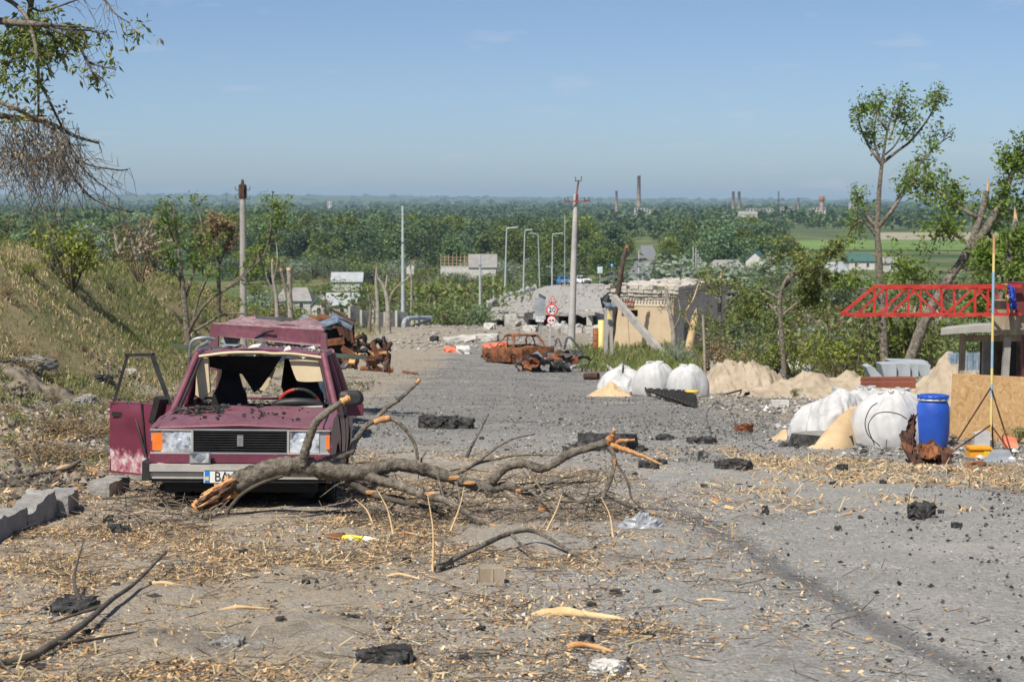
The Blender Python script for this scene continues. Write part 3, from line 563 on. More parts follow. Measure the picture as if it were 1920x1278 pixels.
def block(u0, u1, vt, d, label, bays=6, floors=2, m='whitewash', depth=14, cat='building', name='factory_hall'):
    a = P(u0, vt, d); b = P(u1, vt, d); zb = float(H(a[0], d)); h = a[2] - zb; w = b[0] - a[0]; cx_ = (a[0] + b[0]) / 2
    o = thing(name, (cx_, d, zb), label, cat); MB().box((cx_, d + depth / 2, zb + h / 2), (w, depth, h)).build('wall', m, o)
    MB().box((cx_, d + depth / 2, zb + h + .2), (w + .8, depth + .8, .5)).build('roof', 'slate_roof', o)
    wm = MB(); ww = w / bays * .62; fh = min(4.2, h / (floors + .2))
    for i in range(bays):
        for j in range(floors):
            x0 = a[0] + w * (i + .5) / bays; z0 = zb + h - fh * (j + .55); wb = MB().box((x0, d - .03, z0), (ww, .3, fh * .5)); wb.build('window', 'window_dark', o)
block(1190, 1214, 390, 2560, 'white factory hall under the tallest chimney', 4, 2)
block(1213, 1237, 393, 2590, 'lower white factory wing beside the hall under the tallest chimney', 4, 1)
block(1465, 1489, 387, 2300, 'grey skeleton factory building just right of the lattice pylon', 5, 2, 'concrete_pale')
block(1344, 1380, 398, 2350, 'low white factory shed below the twin chimneys', 6, 1)
block(1400, 1450, 391, 2750, 'long low white workshop between the twin chimneys and the pylon', 8, 1)
block(1520, 1548, 389, 2420, 'low white building at the foot of the water tower', 5, 1)
block(1594, 1606, 379, 3000, 'tiny white tower block left of the tall leafy tree', 2, 4)
block(614, 622, 375, 4200, 'tiny white block on the left skyline', 2, 3)
block(1900, 1916, 382, 2600, 'small white house at the right edge of the skyline', 2, 1)
# water tower
t = P(1541, 367, 2400); zb = float(H(t[0], 2400)); h = t[2] - zb; s_ = 2400 / F
o = thing('water_tower', (t[0], 2400, zb), 'brick water tower with a wider dark tank on the skyline', 'water tower')
MB().lathe((t[0], 2400, zb), [(4.2 * s_, 0), (3.8 * s_, h - 11 * s_)], 16).build('shaft', 'chimney_brick', o)
MB().lathe((t[0], 2400, zb + h - 11 * s_), [(3.8 * s_, 0), (5.2 * s_, 1.5 * s_), (5.2 * s_, 9.5 * s_), (4.4 * s_, 11 * s_), (0, 11.2 * s_)], 16).build('tank', 'brick_red', o)
# lattice towers
def lattice(u, vt, d, wb, wt, label, arms=(), name='lattice_pylon', levels=8):
    t = P(u, vt, d); zb = float(H(t[0], d)); h = t[2] - zb; k = d / F; o = thing(name, (t[0], d, zb), label, 'pylon')
    fr = MB(); w = lambda q: (wb + (wt - wb) * min(1, q * 1.25) ** .7) * k / 2; th = .42 * k
    for i in range(levels):
        q0, q1 = i / levels, (i + 1) / levels
        for sx in (-1, 1):
            for sy in (-1, 1):
                fr.beam((t[0] + sx * w(q0), d + sy * w(q0), zb + h * q0), (t[0] + sx * w(q1), d + sy * w(q1), zb + h * q1), th * 1.3)
            fr.beam((t[0] + sx * w(q0), d - w(q0), zb + h * q0), (t[0] - sx * w(q1), d - w(q1), zb + h * q1), th * .8)
            fr.beam((t[0] + sx * w(q0), d - w(q0), zb + h * q0), (t[0] + sx * w(q0), d + w(q0), zb + h * q0), th * .8)
            fr.beam((t[0] + sx * w(q0), d - w(q0), zb + h * q0), (t[0] + sx * w(q1), d + w(q1), zb + h * q1), th * .8)
        fr.beam((t[0] - w(q0), d - w(q0), zb + h * q0), (t[0] + w(q0), d - w(q0), zb + h * q0), th * .8)
    fr.build('frame', 'lattice', o)
    for v, hw in arms:
        z = P(u, v, d)[2]; MB().beam((t[0] - hw * k, d, z), (t[0] + hw * k, d, z), th * 2).build('cross_arm', 'lattice', o)
lattice(1460, 358, 1300, 17, 2, 'dark lattice power pylon standing above the wood', [(374, 11), (386, 9), (398, 8)])
lattice(1774, 315, 2500, 7, 4, 'tall thin lattice mast on the right skyline', [(316, 4)], 'radio_mast', 10)
lattice(425, 360, 6500, 4, 1, 'tiny distant pylon on the left skyline', [(363, 4)], levels=4)
# ------------------------------------------------------------------ text
def text_mb(txt, size, loc, normal_rot=(math.pi / 2, 0, 0), ext=.004, xs=1.0):
    cu = bpy.data.curves.new('t', 'FONT'); cu.body = txt; cu.size = size; cu.align_x = 'CENTER'; cu.align_y = 'CENTER'; cu.extrude = ext
    ob = bpy.data.objects.new('t', cu); COL.objects.link(ob); dg = bpy.context.evaluated_depsgraph_get(); me = bpy.data.meshes.new_from_object(ob.evaluated_get(dg))
    v = np.array([q.co[:] for q in me.vertices]); v[:, 0] *= xs; Rm = np.array(Matrix.Rotation(normal_rot[2], 3, 'Z') @ Matrix.Rotation(normal_rot[0], 3, 'X')); v = v @ Rm.T + np.array(loc)
    f = [tuple(p.vertices) for p in me.polygons]; bpy.data.objects.remove(ob); bpy.data.curves.remove(cu); bpy.data.meshes.remove(me)
    return MB().add(v, f)
def rotz(a): c, s = math.cos(a), math.sin(a); return np.array([[c, -s, 0], [s, c, 0], [0, 0, 1.]])
# ------------------------------------------------------------------ the broken bridge
by = np.array([186, 200, 222, 240, 270, 300, 324, 345, 370, 395, 422.]); bz = np.interp(by, [184, 240, 270, 324, 370, 422], [-10.7, -12.5, -13.3, -14.6, -16.3, -18.4])
bl = np.interp(by, [186, 240, 270, 324, 422], [-2.9, -.9, 1.2, 5.4, 13.2]); br = np.interp(by, [186, 240, 270, 324, 422], [8.8, 11.0, 13.2, 16.8, 24.5])
def deckp(t, y): return float(np.interp(y, by, bl) * (1 - t) + np.interp(y, by, br) * t), y, float(np.interp(y, by, bz))
bro = thing('broken_bridge', (3, 186, -11), 'long concrete road bridge with a broken near end and rubble', 'bridge')
yy = np.linspace(186, 422, 90); tt = np.linspace(0, 1, 24); Y, T = np.meshgrid(yy, tt, indexing='ij'); rr = rng(3)
Y = Y.copy(); Y[0] += 2.2 * vnoise(T[0] * 9, 0, 3) - 5 * T[0]; X = np.interp(Y, by, bl) * (1 - T) + np.interp(Y, by, br) * T; Z = np.interp(Y, by, bz) + .12 * np.abs(fbm(X * .7, Y * .25, 4)) + .35 * sstep(.5, .9, T) * sstep(300, 200, Y) * np.abs(fbm(X * 1.1, Y * .6, 6))
Z[:, :] -= .2 * sstep(.45, 1, T) * sstep(215, 183, Y)
d_ = MB().grid(X, Y, Z); d_.grid(X, Y, Z - .32); e = np.stack([X[0], Y[0], Z[0]], 1); e2 = e - [0, 0, .32]
d_.add(np.concatenate([e, e2]), [(i, i + 1, 24 + i + 1, 24 + i) for i in range(23)]); e = np.stack([X[:, 0], Y[:, 0], Z[:, 0]], 1); d_.add(np.concatenate([e, e - [0, 0, .32]]), [(i, i + 1, 90 + i + 1, 90 + i) for i in range(89)])
d_.build('deck', 'concrete', bro)
for k in range(9):   # girder ends showing under the broken edge
    t = k / 8; i = int(t * 23); x, y, z = X[0, i], Y[0, i], Z[0, i] - .33; dep = .9 + .7 * t
    gm = MB(); gm.beam((x, y + .5, z - dep / 2), (x + 3.4, y + 34, z - dep / 2 - 1.2), .5, dep); gm.beam((x, y + .3, z - dep), (x + 3.2, y + 33, z - dep - 1.2), .9, .3); gm.build('girder', 'concrete_pale', bro)
MB().beam((X[0, 1], Y[0, 1] - .25, Z[0, 1] - .45), (X[0, 12], Y[0, 12] - .25, Z[0, 12] - .45), .3, .55).build('end_beam', 'limestone', bro)
pm = MB()
for y in (226, 262, 300, 340, 378):
    a = deckp(.15, y); b = deckp(.85, y); zb = -24
    for t in (.2, .8): q = deckp(t, y); MB().box((q[0], y, (q[2] - .9 + zb) / 2), (1.1, 1.1, q[2] - .9 - zb)).build('pier', 'concrete', bro)
    MB().beam((a[0] - 1, y, a[2] - .75), (b[0] + 1, y, b[2] - .75), 1.2, .8).build('pier_cap', 'concrete', bro)
for k, y in enumerate(np.linspace(191, 300, 46)):
    q = deckp(.015, y)
    if rr.uniform() < .15: continue
    h = rr.uniform(.6, 1.0); MB().box((q[0], q[1], q[2] + h / 2), (.28, .28, h)).build('guard_post', 'concrete_pale', bro)
for y0, y1 in ((192, 218), (224, 262), (268, 299)): a = deckp(.015, y0); b = deckp(.015, y1); MB().beam((a[0], a[1], a[2] + .55), (b[0], b[1], b[2] + .5), .1, .28).build('guard_rail', 'galvanised', bro)
# abutment blocks right of the broken end
for k, (u, v0, v1, w, d) in enumerate([(1075, 612, 640, 34, 128), (1112, 614, 642, 30, 126), (1052, 607, 625, 22, 140)]):
    a = P(u, v0, d); z1 = float(H(a[0], d)) - .3; ww = w / F * d; solo(MB().box((0, 0, (a[2] - z1) / 2), (ww, 1.2, a[2] - z1), rotz(.1 * k - .1)).hull((ww * .2, -.3, a[2] - z1), (ww * .5, .8, .5), 12, k), 'concrete_block', 'concrete_pale', ['square pale concrete block under the broken bridge end, middle one', 'pale concrete block under the bridge end, nearest the ochre house', 'pale concrete block under the bridge end, nearest the road signs'][k], 'concrete block', None, np.zeros(3)).location = (a[0], d, z1)
# roadside guard posts left, before the bridge
go = thing('guard_fence', (-8, 146, float(H0(-8, 146))), 'row of short white guard posts before the bridge', 'guard fence')
for k, y in enumerate(np.linspace(146, 183, 15)):
    x = np.interp(y, [146, 183], [-7.6, -4.2]); z = float(H(x, y)); MB().box((x, y, z + .35), (.22, .22, .95)).build('guard_post', 'concrete_pale', go)
a = P(762, 598, 143); b = P(808, 596, 150); c = P(756, 610, 141)
go2 = thing('bent_guardrail', (a[0], 143, float(H(a[0], 143))), 'buckled grey steel guardrail at the foot of the tall lamp pole', 'guardrail')
MB().tube(path([c, a, P(785, 596, 146), b], 5), .17, 6).build('rail', 'galvanised', go2); MB().tube(path([P(770, 612, 142), P(790, 605, 144), P(806, 600, 148)], 4), .12, 5).build('rail', 'steel_dark', go2)
for u, d in ((765, 143), (785, 146), (805, 149)): q = P(u, 598, d); z = float(H(q[0], d)); MB().box((q[0], d, (q[2] + z) / 2), (.14, .14, q[2] - z + .3)).build('post', 'galvanised', go2)
# concrete panel wall beyond the rusty wreck
wo = thing('panel_wall', P(710, 605, 140), 'damaged concrete panel wall behind the splintered trunks', 'wall')
for k in range(5):
    u0 = 655 + k * 22; a = P(u0, 574 + 5 * (k % 2) + 2 * k, 139 + k); b = P(u0 + 21.4, 574 + 5 * (k % 2) + 2 * k, 140 + k); z0 = float(H(a[0], 140)) - .3
    MB().prism([(a[0], a[1], z0), (b[0], b[1], z0), (b[0], b[1], b[2] - .2 * (k % 3)), (a[0], a[1], a[2])], (0, .16, 0)).build('panel', 'concrete', wo)
    MB().box((a[0], a[1] - .05, (z0 + a[2]) / 2), (.16, .2, a[2] - z0)).build('post', 'concrete_pale', wo)
# ------------------------------------------------------------------ village houses
def house(u0, u1, ve, vr, d, label, wall='whitewash', roof='slate_roof', style='side', dep=7, wins=3, hip=0, ruined=0, base=None, rz=0, name='house', hwall=2.6):
    a = P(u0, ve, d); b = P(u1, ve, d); r = P(u0, vr, d + dep / 2); w = b[0] - a[0]; he = a[2]; hr = r[2] - he; zb = he - hwall if base is None else base
    cx_ = (a[0] + b[0]) / 2; o = thing(name, (cx_, d, zb), label, 'house', None, rz); hw, hd = w / 2, dep / 2; hh = he - zb; L = True
    wm = MB()
    if ruined:
        for bx in ((0, .15, w, .3), (0, dep - .15, w, .3), (-hw + .15, hd, .3, dep - .6), (hw - .15, hd, .3, dep - .6)): wm.box((bx[0], bx[1], hh / 2), (bx[2], bx[3], hh))
    elif style == 'side': wm.prism([(-hw, 0, 0), (-hw, dep, 0), (-hw, dep, hh), (-hw, hd, hh + (hr if not hip else 0)), (-hw, 0, hh)], (w, 0, 0))
    else: wm.prism([(-hw, 0, 0), (hw, 0, 0), (hw, 0, hh), (0, 0, hh + hr), (-hw, 0, hh)], (0, dep, 0))
    wm.build('wall', wall, o, True); rm = MB(); ov = .35; th = .14
    if style == 'side':
        k = hip * w * .25
        n = 14 if ruined else 1
        for j in range(n):
            if ruined and j < n * ruined: continue
            x0, x1 = -hw - ov + (w + 2 * ov) * j / n, -hw - ov + (w + 2 * ov) * (j + 1) / n
            for sy in (0, 1):
                y0 = -ov if sy == 0 else dep + ov; z0 = hh - ov * hr / hd
                rm.prism([(x0, y0, z0), (x1, y0, z0), (x1 - (k if j == n - 1 else 0), hd, hh + hr), (x0 + (k if j == 0 else 0), hd, hh + hr)], (0, 0, th))
            if hip: rm.prism([(hw + ov, -ov, hh - .1), (hw + ov, dep + ov, hh - .1), (hw + ov - k, hd, hh + hr)], (.01, 0, th)); rm.prism([(-hw - ov, -ov, hh - .1), (-hw - ov, dep + ov, hh - .1), (-hw - ov + k, hd, hh + hr)], (-.01, 0, th))
        if ruined:
            for j in range(int(14 * ruined) + 1):
                x = -hw + w * j / 14
                for y0 in (-ov, dep + ov): MB().beam((x, y0, hh), (x, hd, hh + hr), .12, .2).build('rafter', 'rafter', o, True)
            for q in (.25, .5, .75): MB().beam((-hw, hd * q, hh + hr * q + .1), (-hw + w * ruined, hd * q, hh + hr * q + .1), .1, .14).build('batten', 'rafter', o, True)
    else:
        for sx in (-1, 1): rm.prism([(sx * (hw + ov), -ov, hh - ov * hr / hw), (0, -ov, hh + hr), (0, dep + ov, hh + hr), (sx * (hw + ov), dep + ov, hh - ov * hr / hw)], (0, 0, th))
    if rm.V: rm.build('roof', roof, o, True)
    for k in range(wins):
        x = -hw + w * (k + .6) / (wins + .2); fr = MB().box((x, -.02, hh - 1.15), (.95, .1, 1.25)).build('window', 'sign_white', o, True); MB().box((x - .2, -.06, hh - 1.15), (.36, .1, 1.1)).build('pane', 'window_dark', fr, True); MB().box((x + .2, -.06, hh - 1.15), (.36, .1, 1.1)).build('pane', 'window_dark', fr, True)
    return o
house(826, 930, 500, 477, 600, 'white house with a grey roof stripped to rafters on one side', dep=8, wins=0, ruined=.5, hwall=4.4)
house(622, 678, 527, 511, 500, 'small hut with a pale grey roof among shrubs', roof='tin_roof', wins=0, dep=6)
house(519, 582, 563, 540, 395, 'grey ruined house with a sagging slate roof', 'concrete_pale', 'slate_roof', wins=2, dep=8, hip=.8, hwall=3.2)
house(584, 611, 571, 554, 375, 'small white cottage with a green front gable', 'whitewash', 'tin_roof', 'front', wins=1, hwall=2.8)
q = P(597.5, 569, 374.9); hw_ = 11 / F * 375; solo(MB().prism([(-hw_, 0, 0), (hw_, 0, 0), (0, 0, 15 / F * 375)], (0, .12, 0)), 'gable_board', 'green_roof', 'green board in the gable of the white cottage', 'gable board', None, np.zeros(3)).location = (q[0], 374.8, q[2])
house(612, 670, 572, 550, 385, 'white cottage with a bright tin roof beside the green gable', 'whitewash', 'tin_roof', wins=3, dep=7, hwall=2.9)
house(762, 776, 497, 489, 560, 'tiny white shed beside the tall lamp pole', roof='slate_roof', style='front', wins=0)
house(1328, 1402, 512, 488, 520, 'house with a broad grey hipped roof beyond the ochre ruin', 'concrete_pale', 'slate_roof', dep=10, hip=.9, wins=2)
house(1398, 1432, 487, 471, 560, 'white gabled house with a dark green roof in the trees', 'whitewash', 'green_roof', 'front', wins=1, dep=9, rz=-.25)
house(1430, 1452, 492, 482, 570, 'white outbuilding beside the green-roofed gabled house', 'whitewash', 'tin_roof', wins=1, dep=5)
house(1455, 1512, 592, 576, 195, 'ruined red brick shed with a caved-in grey roof', 'brick_red', 'slate_roof', wins=2, dep=5, hwall=2.0, rz=.15)
house(1548, 1592, 512, 492, 420, 'house with a pale roof half hidden behind bent branches', 'whitewash', 'tin_roof', wins=1, dep=7, rz=.3)
house(1592, 1640, 489, 475, 560, 'low house with a green roof behind the tall leafy tree', 'whitewash', 'green_roof', wins=2, dep=8, hip=.5)
house(1655, 1690, 493, 483, 540, 'small grey house right of the tall leafy tree', 'concrete_pale', 'slate_roof', wins=1, dep=7)
house(1385, 1420, 402, 396, 1900, 'low pale house far behind the wood', wins=0, dep=8)
house(1690, 1760, 600, 575, 210, 'pale ruined wall of a house behind the red barrier', 'whitewash', 'slate_roof', wins=2, dep=6, hwall=2.2, ruined=.9)
# ------------------------------------------------------------------ the ochre ruin beside the road
fl, fr_ = P(1146, 650, 106.3), P(1262, 655, 104.6); ang = math.atan2(fr_[1] - fl[1], fr_[0] - fl[0]); wd = math.hypot(fr_[0] - fl[0], fr_[1] - fl[1]); zb = -9.2
ho_ = thing('ruined_house', (fl[0], fl[1], zb), 'ochre plastered ruin with a crumbling brick cornice and shell holes', 'house', None, ang); dep = 7.5; ht = P(1262, 541, 104.6)[2] - zb
wl_ = MB(); t = .35
x0, x1, z0, z1 = .62, 1.6, ht - 1.6, ht - 1.22   # shell hole
for bx in ((0, x0, 0, ht - .62), (x1, wd, 0, ht - .62), (x0, x1, 0, z0), (x0, x1, z1, ht - .62)): wl_.box(((bx[0] + bx[1]) / 2, t / 2, (bx[2] + bx[3]) / 2), (bx[1] - bx[0], t, bx[3] - bx[2]))
wl_.build('front_wall', 'plaster_ochre', ho_, True)
sw = MB(); yw = ((0, 1.2, 0, ht - .62), (2.0, 4.2, 0, ht - .62), (5.0, dep, 0, ht - .62), (1.2, 2.0, 0, 1.3), (1.2, 2.0, 2.4, ht - .62), (4.2, 5.0, 0, 1.3), (4.2, 5.0, 2.4, ht - .62))
for q in yw: sw.box((wd - t / 2 + .003, (q[0] + q[1]) / 2 + t / 2 + .2, (q[2] + q[3]) / 2), (t, q[1] - q[0], q[3] - q[2]))
sw.build('side_wall', 'brick_pale', ho_, True); MB().box((t / 2 - .003, dep / 2 + .2, (ht - .62) / 2), (t, dep, ht - .62)).build('back_side_wall', 'brick_pale', ho_, True); MB().box((wd / 2, dep + .3, ht / 2 - .3), (wd - .02, .3, ht - .6)).build('rear_wall', 'brick_pale', ho_, True)
MB().box((wd * .62, -.012, ht - .82), (wd * .62, .03, .34)).build('plaster_band', 'plaster_pale', ho_, True)
sg = MB().box((.95, -.05, ht - .87), (.86, .06, .36)).build('sign_board', 'red_brown', ho_, True)
for k in range(7): MB().box((.6 + k * .115, -.085, ht - .92 + .02 * (k % 3)), (.05, .02, .12)).build('letter_stroke', 'brick_pale', sg, True)
rr = rng(14); cb = [MB(), MB(), MB(), MB()]
for lay, (zo, out, bh) in enumerate(((ht - .62, .06, .16), (ht - .45, .14, .16), (ht - .27, .22, .18), (ht - .08, .26, .2))):
    x = -out
    while x < wd + out:
        L = rr.uniform(.2, .42)
        if not (lay == 3 and rr.uniform() < .35): cb[lay].box((x + L / 2, -out / 2 + .15 + rr.normal(0, .02), zo + bh / 2 + rr.normal(0, .012)), (L * .96, out + .34, bh * rr.uniform(.8, 1.02)), rotz(rr.normal(0, .03)))
        x += L
    y = .3
    while y < dep + .4:
        L = rr.uniform(.25, .5); cb[lay].box((wd + out / 2 - .15 + rr.normal(0, .02), y + L / 2, zo + bh / 2 + rr.normal(0, .012)), (out + .34, L * .96, bh * rr.uniform(.8, 1.02))); y += L
for c_ in cb: tag(c_.build('cornice_course', 'brick_pale', ho_, True), kind='stuff')
for k in range(20): MB().box((.1 + k * wd / 20, -.07, ht - .69), (.07, .12, .1)).build('dentil', 'brick_pale', ho_, True)
rm = MB(); n_ = 26; gx, gy = np.meshgrid(np.linspace(-.15, wd + .15, n_), np.linspace(.2, dep + .3, n_), indexing='ij'); rm.grid(gx, gy, ht + .08 + .12 * np.abs(fbm(gx * 2, gy * 2, 3)) + .05 * gy / dep); rm.build('roof_slab', 'brick_pale', ho_, True)
for k in range(22): q = (rr.uniform(0, wd), rr.uniform(0, dep), ht + .2); MB().box(q, (rr.uniform(.2, .6), rr.uniform(.15, .35), rr.uniform(.1, .22)), rotz(rr.uniform(0, 3))).build('loose_brick', 'brick_pale', ho_, True)
# ------------------------------------------------------------------ poles
def base_at(u, d): x = (u - CX) / F * d; return x, d, float(H(x, d))
def pole(name, label, u, d, vt, wpx0, wpx1, m, ut=None, cat='pole', group=None, n=10, vb=None):
    x, y, z = base_at(u, d); z = z if vb is None else P(u, vb, d)[2]; t = P(u if ut is None else ut, vt, d); o = thing(name, (x, y, z), label, cat, group)
    MB().tube([(x, y, z - .4), (x * .5 + t[0] * .5, y, (z + t[2]) / 2), t], [wpx0 / F * d / 2, (wpx0 + wpx1) / F * d / 4, wpx1 / F * d / 2], n).build('shaft', m, o); return o, t, d / F
o, t, k = pole('utility_pole', 'old round concrete pole with an iron hook bracket on the left bank', 455, 72, 372, 14, 11, 'concrete')
MB().lathe((t[0], 72, t[2]), [(6.5 * k, 0), (7 * k, 2 * k), (7 * k, 18 * k), (7.6 * k, 21 * k), (7.6 * k, 25 * k), (3.5 * k, 27 * k), (2.5 * k, 34 * k), (0, 36 * k)], 10).build('cap', 'rust_dark', o)
for a in range(6): MB().beam((t[0] + 7.2 * k * math.cos(a), 72 + 7.2 * k * math.sin(a), t[2] + 1 * k), (t[0] + 7.2 * k * math.cos(a), 72 + 7.2 * k * math.sin(a), t[2] + 22 * k), 1.3 * k).build('strap', 'steel_dark', o)
for sx in (-1, 1):
    for zz in (0, 17): MB().tube(path([(t[0] + sx * 6 * k, 72, t[2] + zz * k), (t[0] + sx * 11 * k, 72, t[2] + (zz - 2) * k), (t[0] + sx * 13.5 * k, 72, t[2] + (zz + 1) * k), (t[0] + sx * 13.5 * k, 72, t[2] + (zz + 5) * k)], 4), .8 * k, 5).build('hook', 'steel_dark', o)
o, t, k = pole('lamp_pole', 'tall thin pale steel pole standing alone left of the road', 755, 144, 386, 8, 4, 'galvanised')
MB().lathe((t[0], 144, t[2] - 70 * k), [(3.4 * k, 0), (3.4 * k, 2.5 * k)], 10).build('collar', 'steel_dark', o); MB().beam((t[0], 144, t[2] - 1 * k), (t[0] + 5 * k, 144, t[2] - 1 * k), .8 * k).build('bracket', 'steel_dark', o)
x, y, z = base_at(755, 144); MB().lathe((x, y, z), [(5.5 * k, -8 * k), (5.5 * k, 18 * k), (3.6 * k, 22 * k)], 10).build('sleeve', 'galvanised', o)
def lamp(u, d, vt, ut, arm, label, deck=True, name='street_lamp'):
    x = (u - CX) / F * d; z = float(np.interp(d, by, bz)); k = d / F; t = P(ut, vt, d); o = thing(name, (x, d, z), label, 'street lamp', 'street lamps on the bridge')
    MB().tube([(x, d, z - .2), (x * .5 + t[0] * .5, d, (z + t[2]) / 2), t], [.13, .1, .075], 8).build('shaft', 'galvanised', o)
    s_ = 1 if arm > 0 else -1; MB().tube(path([t, (t[0] + s_ * 1 * k, d, t[2] + 2 * k), (t[0] + arm * .5 * k, d, t[2] + 3 * k), (t[0] + arm * k, d, t[2] + 4 * k)], 3), .06, 6).build('arm', 'galvanised', o)
    MB().box((t[0] + arm * k, d, t[2] + 3.6 * k), (4 * k, .25, 1.3 * k)).build('lamp_head', 'steel_grey', o)
lamp(946, 240, 430, 950, 20, 'leftmost bridge street lamp with a long arm'); lamp(981, 270, 434, 984, 13, 'second bridge street lamp from the left'); lamp(1012, 352, 441, 1009, -16, 'bridge street lamp with its arm turned to the left'); lamp(1035, 324, 441, 1036, 18, 'rightmost bridge street lamp beside the white concrete pole')
lamp(1035.5, 345, 503, 1034, -9, 'short curved lamp low behind the rightmost bridge lamp', name='small_street_lamp')
for u, d, vt, w, lab in ((900, 180, 478, 5, 'thin grey pole at the left corner of the broken bridge'), (925, 224, 516, 3.4, 'short white pole left of the leftmost bridge lamp'), (1059, 330, 402, 1.6, 'very thin wire mast just left of the white concrete pole'), (1198, 600, 470, 4, 'pale pole on the verge of the distant road')):
    o, t, k = pole('thin_pole', lab, u, d, vt, w, w * .7, 'galvanised', vb=None if d != 180 else 592); MB().lathe((t[0], d, t[2] - 20 * k), [(w * .7 * k, 0), (w * .7 * k, 1.5 * k)], 8).build('clamp', 'steel_dark', o)
rr = rng(2)
for k, (u, vt) in enumerate(((1284, 497), (1300, 462), (1305, 465), (1309, 475), (1313, 482), (1317, 503))): pole('stub_pole', 'thin grey pole in the cluster beyond the ochre ruin', u, 420 + 12 * k, vt, 2.6, 2.2, 'concrete_pale', group='thin poles beyond the ochre ruin', n=6)
o, t, k = pole('power_pole', 'tall white concrete power pole with a red crossarm', 1071, 104, 364, 15, 9, 'concrete_pale', 1080, n=6)
pt = [P(1079, 380, 103.8), P(1083, 350, 103.8), P(1085, 340, 103.8)]; MB().tube(pt, 1.5 * k, 6).build('mast_pipe', 'arm_red', o); MB().beam(P(1058, 378, 103.75), P(1106, 377, 103.75), 2.4 * k).build('cross_arm', 'arm_red', o); MB().beam(P(1078, 339, 103.7), P(1091, 339, 103.7), 1.6 * k).build('top_arm', 'rust_dark', o)
for u, v in ((1059, 377), (1065, 377), (1096, 376), (1104, 376), (1079, 338), (1090, 337)):
    a = P(u, v, 103.6); MB().tube([a, a + [0, 0, 3 * k], a + [0, 0, 6 * k]], [1 * k, .7 * k, 1.3 * k], 6).build('insulator', 'steel_dark', o)
o = thing('charred_pole', P(1141, 668, 103), 'charred wooden pole leaning beside the ochre ruin', 'pole'); MB().tube(path([P(1140, 672, 103), P(1155, 570, 103), P(1168, 490, 103), P(1174, 464, 103)], 6, .01), np.linspace(.19, .1, 19), 9, jag=.08).build('shaft', 'charred_wood', o)
for k in range(5): a = P(1173 + k * .9, 470, 103); MB().tube([a, a + [.02 * k - .03, 0, .25 + .07 * (k % 3)]], [.05, .008], 4).build('splinter', 'torn_wood', o)
MB().tube(path([P(1172, 486, 102.8), P(1176, 540, 102.8), P(1177, 590, 102.8), P(1180, 640, 102.8)], 4), .012, 4).build('wire', 'steel_dark', o)
o = thing('concrete_post', P(1140, 682, 91), 'cracked double concrete post with a tilted tin cap', 'post'); k = 91 / F
MB().beam(P(1135, 690, 91), P(1137, 574, 91), 7 * k).build('leg', 'concrete', o); MB().beam(P(1147, 690, 91), P(1145, 574, 91), 6 * k).build('leg', 'concrete', o)
MB().prism([P(1130, 566, 90.8), P(1157, 570, 90.8), P(1153, 575, 90.8), P(1136, 574, 90.8)], (0, .5, 0)).build('cap', 'crumpled_blue', o); MB().prism([P(1139, 577, 90.7), P(1147, 599, 90.7), P(1138, 598, 90.7)], (0, .05, 0)).build('warning_plate', 'pale_yellow', o)
MB().prism([P(1146, 541, 90.9), P(1130, 563, 90.9), P(1137, 565, 90.9)], (0, .1, 0)).build('torn_flap', 'steel_dark', o)
solo(MB().beam(P(1150, 556, 100), P(1250, 672, 97), .26, .3), 'fallen_beam', 'concrete', 'long grey concrete beam leaning across the front of the ochre ruin', 'beam')
for u, v0, v1, m, lab in ((1127, 600, 640, 'pale_yellow', 'upright yellow pipe section beside the concrete post'), (1117, 615, 638, 'rust', 'short rusty pipe section beside the upright yellow one')):
    a = P(u, v0, 98); z = float(H(a[0], 98)); solo(MB().lathe((0, 0, 0), [(.15, -.2), (.15, a[2] - z), (.12, a[2] - z), (.12, a[2] - z - .3)], 14), 'pipe_section', m, lab, 'pipe', None, np.zeros(3)).location = (a[0], 98, z)
# ------------------------------------------------------------------ road signs
o = thing('road_signs', base_at(1032, 95), 'post with a narrow-road triangle, a 20 limit and a no-overtaking sign', 'road sign'); k = 95 / F
a = P(1034, 556, 95); b = base_at(1031, 95); MB().tube([b, a], .035, 8).build('post', 'galvanised', o)
def disc(u, v, r, m, dy, parent, name): c = P(u, v, 95); return MB().lathe((c[0], 94.93 - dy, c[2]), [(0, 0), (r * k, 0), (r * k, .02), (0, .02)], 28, 0, False, 'y').build(name, m, parent)
s1 = disc(1035, 580.5, 11.2, 'sign_red', 0, o, 'speed_limit_plate'); disc(1035, 580.5, 8.4, 'sign_white', .012, s1, 'face'); c = P(1035, 580.5, 95); text_mb('20', .36, (c[0], 94.90, c[2])).build('numerals', 'ink', s1)
s2 = disc(1034, 600, 8.6, 'sign_red', 0, o, 'no_overtaking_plate'); disc(1034, 600, 7.1, 'sign_white', .012, s2, 'face'); c = P(1034, 600, 95)
for sx, m in ((-1, 'sign_red'), (1, 'ink')): MB().box((c[0] + sx * .075, 94.90, c[2]), (.11, .01, .045)).box((c[0] + sx * .075 + .01, 94.90, c[2] + .03), (.06, .01, .03)).box((c[0] + sx * .075 - .035, 94.90, c[2] - .03), (.025, .01, .02)).box((c[0] + sx * .075 + .035, 94.90, c[2] - .03), (.025, .01, .02)).build('car_symbol', m, s2)
tri = lambda s_, dy: [np.array(P(1036 + q[0] * s_, 562.5 + q[1] * s_, 95)) - [0, .07 + dy, 0] for q in ((-8, 5.5), (8, 5.5), (0, -9.5))]
s3 = MB().prism(tri(1, 0), (0, .02, 0)).build('narrow_road_plate', 'sign_red', o); MB().prism(tri(.62, .012), (0, .01, 0)).build('face', 'sign_white', s3)
c = P(1036, 563, 95)
